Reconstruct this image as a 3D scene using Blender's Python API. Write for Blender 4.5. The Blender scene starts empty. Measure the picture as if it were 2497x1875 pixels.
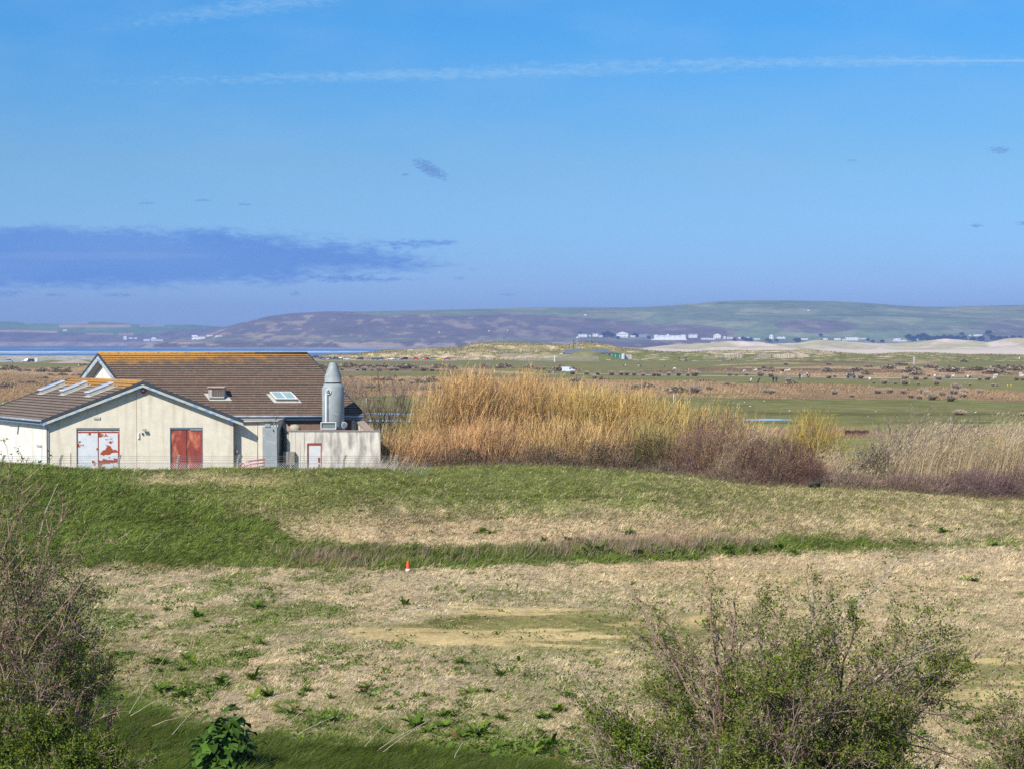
import bpy, bmesh, math, random
import numpy as np
from mathutils import Vector, Matrix
R = math.radians
rng = np.random.default_rng(7)
random.seed(7)
SC = bpy.context.scene
COL = SC.collection

# ------------------------------------------------------------ camera
F = 4150.0
CZ = 12.0
TILT = math.atan(97.5 / F)
cam = bpy.data.cameras.new('camera')
cam.sensor_width = 36.0
cam.lens = 36.0 * F / 2497.0
cam.clip_start = 0.5
cam.clip_end = 40000
cam_o = bpy.data.objects.new('camera', cam)
COL.objects.link(cam_o)
cam_o.location = (0, 0, CZ)
cam_o.rotation_euler = (R(90) - TILT, 0, 0)
SC.camera = cam_o

# ------------------------------------------------------------ sun, sky, exposure
SUN_EL, SUN_AZ = R(41), R(36)          # azimuth measured to the left of straight behind the camera
sun_dir = Vector((-math.sin(SUN_AZ) * math.cos(SUN_EL), -math.cos(SUN_AZ) * math.cos(SUN_EL), math.sin(SUN_EL)))
sl = bpy.data.lights.new('sun', 'SUN')
sl.energy = 4.2
sl.angle = R(0.53)
sl.color = (1.0, 0.95, 0.87)
so = bpy.data.objects.new('sun', sl)
COL.objects.link(so)
so.rotation_euler = sun_dir.to_track_quat('Z', 'Y').to_euler()
SC.view_settings.view_transform = 'Standard'
SC.view_settings.look = 'None'
SC.view_settings.exposure = 0.43
SC.view_settings.gamma = 1.0

W = bpy.data.worlds.new('World')
SC.world = W
W.use_nodes = True
nt = W.node_tree
nt.nodes.clear()
N = nt.nodes.new
Lk = nt.links.new
def wmath(op, a, b=None, c=None, clamp=False):
    n = N('ShaderNodeMath'); n.operation = op; n.use_clamp = clamp
    for i, v in enumerate((a, b, c)):
        if v is None: continue
        if isinstance(v, (int, float)): n.inputs[i].default_value = v
        else: Lk(v, n.inputs[i])
    return n.outputs[0]
out = N('ShaderNodeOutputWorld')
bg = N('ShaderNodeBackground')
bg.inputs['Strength'].default_value = 0.10
sky = N('ShaderNodeTexSky')
sky.sky_type = 'NISHITA'
sky.sun_disc = False
sky.sun_elevation = SUN_EL
sky.sun_rotation = math.atan2(sun_dir.x, sun_dir.y)
sky.air_density = 1.0
sky.dust_density = 0.3
sky.ozone_density = 2.5
tc = N('ShaderNodeTexCoord')
sep = N('ShaderNodeSeparateXYZ')
Lk(tc.outputs['Generated'], sep.inputs[0])
DX, DY, DZ = sep.outputs
# tint of the clear sky with elevation (direction of view only)
ramp = N('ShaderNodeValToRGB')
Lk(DZ, ramp.inputs[0])
SKY_STOPS = [(0.0, (0.30, 0.46, 0.98)), (0.034, (0.36, 0.55, 1.02)), (0.07, (0.37, 0.61, 0.94)),
             (0.105, (0.38, 0.63, 0.85)), (0.184, (0.215, 0.67, 1.02)), (0.6, (0.8, 0.9, 1.0))]
while len(ramp.color_ramp.elements) < len(SKY_STOPS): ramp.color_ramp.elements.new(0.5)
for e, (p, c) in zip(ramp.color_ramp.elements, SKY_STOPS):
    e.position = p; e.color = (*c, 1)
mul = N('ShaderNodeMix'); mul.data_type = 'RGBA'; mul.blend_type = 'MULTIPLY'; mul.inputs[0].default_value = 1
Lk(sky.outputs[0], mul.inputs[6]); Lk(ramp.outputs[0], mul.inputs[7])
skycol = mul.outputs[2]
# cloud coordinates: azimuth and elevation in degrees, forward hemisphere only
ysafe = wmath('MAXIMUM', DY, 0.05)
AZ = wmath('MULTIPLY', wmath('DIVIDE', DX, ysafe), 57.3)
EL = wmath('MULTIPLY', wmath('DIVIDE', DZ, ysafe), 57.3)
comb = N('ShaderNodeCombineXYZ'); Lk(AZ, comb.inputs[0]); Lk(wmath('MULTIPLY', EL, 3.0), comb.inputs[1])
def wnoise(scale, detail, rough=0.6, dist=0.0):
    n = N('ShaderNodeTexNoise'); n.inputs['Scale'].default_value = scale
    n.inputs['Detail'].default_value = detail; n.inputs['Roughness'].default_value = rough
    n.inputs['Distortion'].default_value = dist
    Lk(comb.outputs[0], n.inputs['Vector']); return n.outputs[0]
n1 = wnoise(0.55, 6, 0.6); n2 = wnoise(2.2, 5, 0.65, 0.6); n3 = wnoise(0.18, 3, 0.5)
def A_(px): return (px - 1248.5) / F * 57.3
def E_(py): return (840 - py) / F * 57.3
def smooth(v, lo, hi):
    m = N('ShaderNodeMapRange'); m.interpolation_type = 'SMOOTHSTEP'
    Lk(v, m.inputs[0]); m.inputs[1].default_value = lo; m.inputs[2].default_value = hi
    return m.outputs[0]
def ellipse(px, py, rx, ry, tilt=0.0, namp=0.8, lo=0.0, hi=0.5, nz=None):
    """soft cloud shape round a direction; tilt in px per px"""
    cx, cy, a, b = A_(px), E_(py), rx / F * 57.3, ry / F * 57.3
    dx = wmath('SUBTRACT', AZ, cx)
    dy = wmath('ADD', wmath('SUBTRACT', EL, cy), wmath('MULTIPLY', dx, -tilt))
    q = wmath('ADD', wmath('POWER', wmath('ABSOLUTE', wmath('DIVIDE', dx, a)), 2.0), wmath('POWER', wmath('ABSOLUTE', wmath('DIVIDE', dy, b)), 2.0))
    v = wmath('ADD', wmath('SUBTRACT', 1.0, q), wmath('MULTIPLY', wmath('SUBTRACT', nz or n2, 0.5), namp))
    return smooth(v, lo, hi)
front = smooth(DY, 0.2, 0.4)
def addcloud(base, fac, color, k):
    f = wmath('MULTIPLY', wmath('MULTIPLY', fac, k), front, clamp=True)
    m = N('ShaderNodeMix'); m.data_type = 'RGBA'
    Lk(f, m.inputs[0]); Lk(base, m.inputs[6]); m.inputs[7].default_value = (*[c / 0.10 for c in color], 1)
    return m.outputs[2]
def mx(a, b): return wmath('MAXIMUM', a, b)
# dark blue-violet bank low on the left, grey-violet fragments, pale trails
nb = wmath('ADD', wmath('MULTIPLY', n1, 0.65), wmath('MULTIPLY', n2, 0.35))
bank = mx(mx(ellipse(120, 630, 960, 80, 0.0, 1.9, -.1, .6, nb), ellipse(700, 628, 440, 34, -0.045, 2.6, -.2, .9, nb)), mx(ellipse(1010, 597, 120, 14, 0.05, 4.5, 0, 1.6), ellipse(850, 680, 170, 12, -.02, 4.0, 0, 1.4)))
skycol = addcloud(skycol, bank, (0.085, 0.225, 0.55), 1.0)
skycol = addcloud(skycol, ellipse(200, 625, 420, 12, 0.0, 1.6, 0, .8, n1), (0.16, 0.28, 0.56), 0.45)
n5 = wnoise(6.0, 4, 0.65, 0.4)
frag = ellipse(1050, 415, 44, 18, -0.45, 4.6, -.3, 1.1, n5)
for a in ((988, 428, 14, 5), (362, 497, 28, 4), (495, 490, 25, 4), (597, 500, 20, 4), (720, 717, 16, 8), (2433, 368, 34, 11), (2075, 394, 16, 4),
          (2378, 551, 20, 6), (2490, 546, 16, 8), (290, 720, 50, 6), (130, 720, 40, 5), (20, 716, 50, 12), (1120, 679, 16, 5), (1240, 719, 24, 4)):
    frag = mx(frag, ellipse(*a, 0.0, 4.0, 0, 1.6, n5))
skycol = addcloud(skycol, frag, (0.10, 0.22, 0.48), 0.85)
t1 = ellipse(1150, 183, 950, 19, 0.022, 3.2, 0, 1.9)
t2 = ellipse(1950, 156, 900, 17, 0.010, 3.4, 0, 1.9)
t3 = ellipse(640, 18, 420, 30, 0.13, 2.6, 0, 2.0)
t4 = wmath('MULTIPLY', ellipse(2400, 152, 700, 3.4, 0.0, 0.3, 0, .9), smooth(AZ, 5.0, 15.0))
trails = mx(mx(t1, t2), mx(t3, t4))
skycol = addcloud(skycol, trails, (0.30, 0.49, 0.67), 0.5)
veil = smooth(n3, 0.38, 0.72)
skycol = addcloud(skycol, veil, (0.24, 0.42, 0.64), 0.16)
Lk(skycol, bg.inputs['Color'])
Lk(bg.outputs[0], out.inputs['Surface'])

# ------------------------------------------------------------ projection helpers
CT, ST = math.cos(TILT), math.sin(TILT)
def P(px, py, Y):
    xc, yc = (px - 1248.5) / F, -(py - 937.5) / F
    d = (xc, CT + yc * ST, -ST + yc * CT)
    k = Y / d[1]
    return Vector((d[0] * k, Y, CZ + d[2] * k))
def XP(px, Y): return P(px, 840, Y).x
def ZP(py, Y): return P(1248.5, py, Y).z
def pix(X, Y, Z):
    X, Y, Z = np.asarray(X, float), np.asarray(Y, float), np.asarray(Z, float)
    f = Y * CT - (Z - CZ) * ST
    u = Y * ST + (Z - CZ) * CT
    return 1248.5 + F * X / f, 937.5 - F * u / f

# ------------------------------------------------------------ tagging
def tag(o, label=None, cat=None, group=None, kind=None):
    if label: o['label'] = label
    if cat: o['category'] = cat
    if group: o['group'] = group
    if kind: o['kind'] = kind
    return o
def empty(name, loc, rz=0.0, label=None, cat=None, group=None):
    o = bpy.data.objects.new(name, None)
    o.empty_display_size = 0.3
    COL.objects.link(o)
    o.location = loc; o.rotation_euler = (0, 0, rz)
    return tag(o, label, cat, group)
def link(name, me, parent=None):
    o = bpy.data.objects.new(name, me)
    COL.objects.link(o)
    if parent is not None: o.parent = parent
    return o
def copy_tree(o, parent=None):
    c = o.copy(); COL.objects.link(c)
    c.parent = parent
    for ch in list(o.children): copy_tree(ch, c)
    return c

# ------------------------------------------------------------ materials
MATS = {}
def mat(name, c1, c2=None, scale=3.0, rough=0.85, bump=0.0, bscale=None, metal=0.0, stretch=None, c3=None, c3lo=0.6, c3hi=0.66, c3scale=None, spec=0.3):
    """object-space noise between two colours, with an optional third colour in patches"""
    if name in MATS: return MATS[name]
    m = bpy.data.materials.new(name); m.use_nodes = True
    t = m.node_tree; b = t.nodes['Principled BSDF']
    b.inputs['Roughness'].default_value = rough
    b.inputs['Metallic'].default_value = metal
    b.inputs['Specular IOR Level'].default_value = spec
    tc = t.nodes.new('ShaderNodeTexCoord')
    mp = t.nodes.new('ShaderNodeMapping')
    t.links.new(tc.outputs['Object'], mp.inputs[0])
    if stretch: mp.inputs['Scale'].default_value = stretch
    n = t.nodes.new('ShaderNodeTexNoise'); n.inputs['Scale'].default_value = scale; n.inputs['Detail'].default_value = 6; n.inputs['Roughness'].default_value = .65
    t.links.new(mp.outputs[0], n.inputs['Vector'])
    mr = t.nodes.new('ShaderNodeMapRange'); mr.inputs[1].default_value = .35; mr.inputs[2].default_value = .65
    t.links.new(n.outputs[0], mr.inputs[0])
    mixn = t.nodes.new('ShaderNodeMix'); mixn.data_type = 'RGBA'
    t.links.new(mr.outputs[0], mixn.inputs[0])
    c2 = c2 or tuple(min(1, x * 0.8) for x in c1)
    mixn.inputs[6].default_value = (*c1, 1); mixn.inputs[7].default_value = (*c2, 1)
    col = mixn.outputs[2]
    if c3:
        n3 = t.nodes.new('ShaderNodeTexNoise'); n3.inputs['Scale'].default_value = c3scale or scale; n3.inputs['Detail'].default_value = 5
        mp3 = t.nodes.new('ShaderNodeMapping'); mp3.inputs['Location'].default_value = (7.3, 2.1, 5.5)
        if stretch: mp3.inputs['Scale'].default_value = stretch
        t.links.new(tc.outputs['Object'], mp3.inputs[0]); t.links.new(mp3.outputs[0], n3.inputs['Vector'])
        r3 = t.nodes.new('ShaderNodeMapRange'); r3.inputs[1].default_value = c3lo; r3.inputs[2].default_value = c3hi
        t.links.new(n3.outputs[0], r3.inputs[0])
        m3 = t.nodes.new('ShaderNodeMix'); m3.data_type = 'RGBA'
        t.links.new(r3.outputs[0], m3.inputs[0]); t.links.new(col, m3.inputs[6]); m3.inputs[7].default_value = (*c3, 1)
        col = m3.outputs[2]
    t.links.new(col, b.inputs['Base Color'])
    if bump:
        bn = t.nodes.new('ShaderNodeTexNoise'); bn.inputs['Scale'].default_value = bscale or scale * 4; bn.inputs['Detail'].default_value = 4
        t.links.new(tc.outputs['Object'], bn.inputs['Vector'])
        bp = t.nodes.new('ShaderNodeBump'); bp.inputs['Strength'].default_value = bump; bp.inputs['Distance'].default_value = .03
        t.links.new(bn.outputs[0], bp.inputs['Height']); t.links.new(bp.outputs[0], b.inputs['Normal'])
    MATS[name] = m
    return m
def vmat(name, rough=0.9, nscale=None, namt=0.3, trans=0.0, bump=0.0, bscale=1.0, bdist=.1, spec=0.0, nscale2=None):
    """colour from the mesh's own per-plant colour, broken up by noise"""
    if name in MATS: return MATS[name]
    m = bpy.data.materials.new(name); m.use_nodes = True
    t = m.node_tree; b = t.nodes['Principled BSDF']
    b.inputs['Roughness'].default_value = rough
    b.inputs['Specular IOR Level'].default_value = spec
    at = t.nodes.new('ShaderNodeAttribute'); at.attribute_name = 'Col'
    col = at.outputs['Color']
    if nscale:
        tc = t.nodes.new('ShaderNodeTexCoord')
        for sc_ in ([nscale] + ([nscale2] if nscale2 else [])):
            n = t.nodes.new('ShaderNodeTexNoise'); n.inputs['Scale'].default_value = sc_; n.inputs['Detail'].default_value = 8; n.inputs['Roughness'].default_value = .7
            t.links.new(tc.outputs['Object'], n.inputs['Vector'])
            mr = t.nodes.new('ShaderNodeMapRange'); mr.inputs[1].default_value = .3; mr.inputs[2].default_value = .7
            mr.inputs[3].default_value = 1 - namt; mr.inputs[4].default_value = 1 + namt
            t.links.new(n.outputs[0], mr.inputs[0])
            mm = t.nodes.new('ShaderNodeVectorMath'); mm.operation = 'SCALE'
            t.links.new(col, mm.inputs[0]); t.links.new(mr.outputs[0], mm.inputs['Scale'])
            col = mm.outputs[0]
    t.links.new(col, b.inputs['Base Color'])
    if bump:
        tc = t.nodes.new('ShaderNodeTexCoord')
        bn = t.nodes.new('ShaderNodeTexNoise'); bn.inputs['Scale'].default_value = bscale; bn.inputs['Detail'].default_value = 8
        t.links.new(tc.outputs['Object'], bn.inputs['Vector'])
        bp = t.nodes.new('ShaderNodeBump'); bp.inputs['Strength'].default_value = bump; bp.inputs['Distance'].default_value = bdist
        t.links.new(bn.outputs[0], bp.inputs['Height']); t.links.new(bp.outputs[0], b.inputs['Normal'])
    if trans:
        tr = t.nodes.new('ShaderNodeBsdfTranslucent'); t.links.new(col, tr.inputs['Color'])
        ms = t.nodes.new('ShaderNodeMixShader'); ms.inputs[0].default_value = trans
        t.links.new(b.outputs[0], ms.inputs[1]); t.links.new(tr.outputs[0], ms.inputs[2])
        t.links.new(ms.outputs[0], t.nodes['Material Output'].inputs['Surface'])
    MATS[name] = m
    return m

# ------------------------------------------------------------ numpy mesh helpers
def npmesh(name, V, faces, col=None, material=None, smooth=False, uv=None):
    """faces: list of int arrays (m,3) or (m,4)"""
    me = bpy.data.meshes.new(name)
    V = np.ascontiguousarray(V, np.float32)
    me.vertices.add(len(V)); me.vertices.foreach_set('co', V.ravel())
    idx = np.concatenate([f.ravel() for f in faces]).astype(np.int32)
    tot = np.concatenate([np.full(len(f), f.shape[1], np.int32) for f in faces])
    st = np.concatenate([[0], np.cumsum(tot)[:-1]]).astype(np.int32)
    me.loops.add(len(idx)); me.loops.foreach_set('vertex_index', idx)
    me.polygons.add(len(tot)); me.polygons.foreach_set('loop_start', st)
    me.update(calc_edges=True)
    me.polygons.foreach_set('use_smooth', np.full(len(tot), smooth))
    if col is not None:
        a = me.color_attributes.new('Col', 'FLOAT_COLOR', 'POINT')
        c = np.ones((len(V), 4), np.float32); c[:, :3] = col
        a.data.foreach_set('color', c.ravel())
    if material: me.materials.append(material)
    return me
class Acc:
    """collects pieces (verts, faces, per-vertex colour) into one mesh"""
    def __init__(s): s.V, s.T, s.Q, s.C, s.n = [], [], [], [], 0
    def add(s, V, faces, C):
        V = np.asarray(V, float)
        s.V.append(V); s.C.append(np.broadcast_to(np.asarray(C, float), (len(V), 3)))
        for f in faces: (s.T if f.shape[1] == 3 else s.Q).append(f + s.n)
        s.n += len(V); return s
    def mesh(s, name, material, smooth=False):
        fs = []
        if s.T: fs.append(np.concatenate(s.T))
        if s.Q: fs.append(np.concatenate(s.Q))
        return npmesh(name, np.concatenate(s.V), fs, np.concatenate(s.C), material, smooth)
def unit(v): return v / np.maximum(np.linalg.norm(v, axis=-1, keepdims=True), 1e-9)
def rnd(n, lo=0., hi=1.): return rng.uniform(lo, hi, n)
def ribbons(acc, P0, D, L, Wd, bend, C, segs=1, ctip=None, taper=1.0):
    """n tapering blades or twigs; P0,D,bend (n,3), L,Wd (n,), C (n,3)"""
    n = len(P0); D = unit(D)
    S = unit(np.cross(D, rng.normal(size=(n, 3))))
    vs, cs = [], []
    for k in range(segs):
        t = k / segs
        p = P0 + D * (L * t)[:, None] + bend * (L * t * t)[:, None]
        w = (Wd * .5 * (1 - taper * t))[:, None]
        vs += [p - S * w, p + S * w]
        c = C if ctip is None else C * (1 - t) + ctip * t
        cs += [c, c]
    vs.append(P0 + D * L[:, None] + bend * L[:, None]); cs.append(C if ctip is None else ctip)
    m = len(vs)
    V = np.stack(vs, 1).reshape(-1, 3); CC = np.stack(cs, 1).reshape(-1, 3)
    b = np.arange(n)[:, None] * m
    fs = []
    for k in range(segs - 1):
        fs.append(b + np.array([[2 * k, 2 * k + 1, 2 * k + 3, 2 * k + 2]]))
    fs.append(b + np.array([[m - 3, m - 2, m - 1]]))
    acc.add(V, fs, CC)
def leaves(acc, P0, D, size, C, wr=0.55, fold=0.0):
    """diamond leaves: n quads"""
    n = len(P0); D = unit(D); S = unit(np.cross(D, rng.normal(size=(n, 3)))); U = np.cross(D, S)
    L = size[:, None]
    V = np.stack([P0, P0 + D * L * .45 + S * L * wr * .5 + U * L * fold, P0 + D * L, P0 + D * L * .45 - S * L * wr * .5 + U * L * fold], 1).reshape(-1, 3)
    acc.add(V, [np.arange(n)[:, None] * 4 + np.array([[0, 1, 2, 3]])], np.repeat(C, 4, 0))
def tubes(acc, paths, radii, C, sides=4):
    """paths (n,k,3), radii (n,k), C (n,3)"""
    n, k, _ = paths.shape
    T = unit(np.gradient(paths, axis=1))
    ref = np.array([.31, .17, .93]); S = unit(np.cross(T, ref)); U = np.cross(T, S)
    a = np.arange(sides) / sides * 2 * math.pi
    ring = paths[:, :, None, :] + radii[:, :, None, None] * (S[:, :, None, :] * np.cos(a)[None, None, :, None] + U[:, :, None, :] * np.sin(a)[None, None, :, None])
    V = ring.reshape(-1, 3)
    i = np.arange(n)[:, None, None] * (k * sides) + np.arange(k - 1)[None, :, None] * sides
    j = np.arange(sides)[None, None, :]; j2 = (j + 1) % sides
    q = np.stack([i + j, i + j2, i + j2 + sides, i + j + sides], -1).reshape(-1, 4)
    acc.add(V, [q], np.repeat(C, k * sides, 0))
# value noise
_G = rng.random((256, 256))
def vnoise(x, y):
    xi = np.floor(x).astype(int); yi = np.floor(y).astype(int); fx = x - xi; fy = y - yi
    fx = fx * fx * (3 - 2 * fx); fy = fy * fy * (3 - 2 * fy)
    g = lambda a, b: _G[a & 255, b & 255]
    return (g(xi, yi) * (1 - fx) + g(xi + 1, yi) * fx) * (1 - fy) + (g(xi, yi + 1) * (1 - fx) + g(xi + 1, yi + 1) * fx) * fy
def fbm(x, y, o=4, seed=0.):
    s = np.zeros(np.broadcast(x, y).shape); a = .5; t = 0
    for k in range(o):
        s += a * vnoise(x * 2 ** k + seed + k * 17.3, y * 2 ** k + seed * 1.7 + k * 5.1); t += a; a *= .5
    return s / t
def sst(x, lo, hi):
    t = np.clip((x - lo) / (hi - lo), 0, 1); return t * t * (3 - 2 * t)
# bmesh helpers for built things
def bm_box(bm, c, s, rz=0.0, mi=0, bevel=0.0):
    r = bmesh.ops.create_cube(bm, size=1.0)
    M = Matrix.Translation(c) @ Matrix.Rotation(rz, 4, 'Z') @ Matrix.Diagonal((*s, 1))
    bmesh.ops.transform(bm, matrix=M, verts=r['verts'])
    fs = {f for v in r['verts'] for f in v.link_faces}
    for f in fs: f.material_index = mi
    if bevel:
        es = {e for v in r['verts'] for e in v.link_edges}
        bmesh.ops.bevel(bm, geom=list(es), offset=bevel, segments=1, affect='EDGES')
def bm_prism(bm, pts, ext, mi=0):
    """polygon pts (3D list) swept by vector ext, closed"""
    a = [bm.verts.new(p) for p in pts]; b = [bm.verts.new(Vector(p) + Vector(ext)) for p in pts]
    fs = [bm.faces.new(a), bm.faces.new(b[::-1])]
    n = len(pts)
    for i in range(n): fs.append(bm.faces.new((a[i], b[i], b[(i + 1) % n], a[(i + 1) % n])))
    for f in fs: f.material_index = mi
    return fs
def bm_lathe(bm, prof, n=24, c=(0, 0, 0), mi=0, cap=True):
    rings = [[bm.verts.new((c[0] + r * math.cos(2 * math.pi * k / n), c[1] + r * math.sin(2 * math.pi * k / n), c[2] + z)) for k in range(n)] for r, z in prof]
    for a, b in zip(rings, rings[1:]):
        for k in range(n):
            f = bm.faces.new((a[k], a[(k + 1) % n], b[(k + 1) % n], b[k])); f.material_index = mi; f.smooth = True
    if cap:
        bm.faces.new(rings[0][::-1]).material_index = mi; bm.faces.new(rings[-1]).material_index = mi
def bm_tube(bm, pts, r, n=8, mi=0):
    pts = [Vector(p) for p in pts]; rings = []
    rr = r if isinstance(r, (list, tuple)) else [r] * len(pts)
    for i, p in enumerate(pts):
        t = (pts[min(i + 1, len(pts) - 1)] - pts[max(i - 1, 0)]).normalized()
        s = t.cross(Vector((.21, .13, .97)) if abs(t.z) < .9 else Vector((1, 0, 0))).normalized(); u = t.cross(s)
        rings.append([bm.verts.new(p + rr[i] * (s * math.cos(2 * math.pi * k / n) + u * math.sin(2 * math.pi * k / n))) for k in range(n)])
    for a, b in zip(rings, rings[1:]):
        for k in range(n):
            f = bm.faces.new((a[k], a[(k + 1) % n], b[(k + 1) % n], b[k])); f.material_index = mi; f.smooth = True
    bm.faces.new(rings[0][::-1]).material_index = mi; bm.faces.new(rings[-1]).material_index = mi
def obj(name, bm, mats, parent=None):
    me = bpy.data.meshes.new(name)
    bmesh.ops.recalc_face_normals(bm, faces=bm.faces[:])
    bm.to_mesh(me); bm.free()
    for m in (mats if isinstance(mats, (list, tuple)) else [mats]): me.materials.append(m)
    return link(name, me, parent)
BM = bmesh.new
# ============================================================ TERRAIN
CREST_PX = np.array([-300, 0, 100, 190, 260, 400, 560, 700, 900, 1100, 1250, 1360, 1450, 1600, 1700, 1800, 1860, 2000, 2200, 2350, 2497, 2900])
CREST_PY = np.array([1128, 1131, 1136, 1147, 1152, 1150, 1145, 1146, 1143, 1139, 1136, 1137, 1143, 1152, 1163, 1180, 1190, 1190, 1202, 1216, 1224, 1235])
DUNE_PX = np.array([-200, 600, 700, 770, 850, 950, 1040, 1130, 1150, 1200, 1260, 1300, 1357, 1380, 1413, 1440, 1471, 1492, 1518, 1558, 1616, 1674, 1717, 1790, 1926, 1960, 1990, 2061, 2113, 2205, 2277, 2350, 2497, 2900])
DUNE_PY = np.array([874, 874, 872, 868, 866, 854, 852, 846, 838, 836, 836, 838, 840, 843, 837, 836, 839, 843, 850, 853, 858, 860, 857, 856, 856, 853, 856, 862, 865, 861, 861, 865, 866, 868])
def px_of(X, Y): return 1248.5 + F * X / np.maximum(Y, 12)
def hfun(X, Y):
    X = np.asarray(X, float); Y = np.asarray(Y, float); X, Y = np.broadcast_arrays(X, Y)
    px = np.clip(px_of(X, Y), -600, 3100)
    lw = 1 - sst(px, 800, 1150)                       # left part: the steep bank
    Yc = 100 + 8 * (1 - lw)
    zc = CZ - (np.interp(px, CREST_PX, CREST_PY) - 840) * Yc / F
    bw = 1 - sst(px, 980, 1150)
    zp = 2.6 + 0.9 * bw
    z86 = 0.5; z89 = 0.75 + .25 * lw; z94 = 1.75 + (zc - .3 - 1.75) * lw * .55
    cy = [-60, 0, 10, 20, 30, 38, 42, 46, 55, 84]
    cz = [13, 10.2, 8.2, 5.3, 3.2, 1.75, 1.05, .62, .5, .5]
    z = np.interp(Y, cy, cz)
    def seg(Y0, Y1, a, b, z):
        t = np.clip((Y - Y0) / (Y1 - Y0), 0, 1)
        return np.where(Y >= Y0, a * (1 - t) + b * t, z)
    z = seg(84, 88.5, z86, z89, z); z = seg(88.5, 94, z89, z94, z)
    t = np.clip((Y - 94) / (Yc - 94), 0, 1)
    z = np.where(Y >= 94, z94 + (zc - z94) * (1 - (1 - t) ** 1.7), z)
    t = np.clip((Y - Yc) / 5.0, 0, 1); t = t * t * (3 - 2 * t)
    z = np.where(Y >= Yc, zc + (zp - zc) * t, z)
    t = np.clip((Y - 125) / 30, 0, 1)
    z = np.where(Y >= 125, zp + (2.6 - zp) * t, z)
    near = (1 - sst(Y, 105, 112))
    z = z + near * ((fbm(X * .12, Y * .12, 3, 3.) - .5) * .35 + (fbm(X * .9, Y * .9, 2, 9.) - .5) * .10)
    mid = sst(Y, 150, 220)
    z = z + mid * (fbm(X * .03, Y * .02, 3, 21.) - .5) * .35
    # coast: pebble ridge on the left, dunes further right, sea beyond
    wl = 1 - sst(px, 640, 780)
    ridge = 2.6 + 3.0 * sst(Y, 908, 952) + (fbm(X * .25, Y * .25, 3, 5.) - .5) * .5 * sst(Y, 908, 920)
    ridge = np.where(Y > 955, 5.6 - (Y - 955) * .13, ridge)
    dzc = CZ - (np.interp(px, DUNE_PX, DUNE_PY) - 840) * 1120 / F
    rough = (fbm(X * .035, Y * .05, 5, 40.) - .5)
    dt = sst(Y, 1032, 1120)
    dt = dt + (sst(Y, 900, 1120) - dt) * sst(px, 1480, 1620)
    dune = 2.6 + (dzc - 2.6) * dt + rough * 5.0 * sst(Y, 1030, 1060) * (1 - sst(Y, 1095, 1130)) * (1 - .6 * sst(px, 1500, 1600))
    dune = np.where(Y > 1125, dzc - (Y - 1125) * .10, dune)
    far = ridge * wl + dune * (1 - wl)
    z = np.where(Y > 800, np.maximum(far, -4.0), z)
    for gx, gy, gh, sx, sy in ((125, 868, 1.5, 6, 6), (195, 868, 1.9, 7, 6), (1440, 985, 5.0, 8.5, 10), (1400, 985, 3.0, 8, 10), (1485, 985, 2.0, 6, 10)):
        x0 = XP(gx, gy)
        z = z + gh * np.exp(-((X - x0) / sx) ** 2 - ((Y - gy) / sy) ** 2)
    return z
def ground(px, py, zguess=2.6):
    z = zguess
    for _ in range(12):
        Y = (CZ - z) * F / (py - 840)
        p = P(px, py, Y)
        z2 = float(hfun(p.x, Y)); z = z * .4 + z2 * .6
    Y = (CZ - z) * F / (py - 840)
    return Vector((XP(px, Y), Y, float(hfun(XP(px, Y), Y))))

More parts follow.
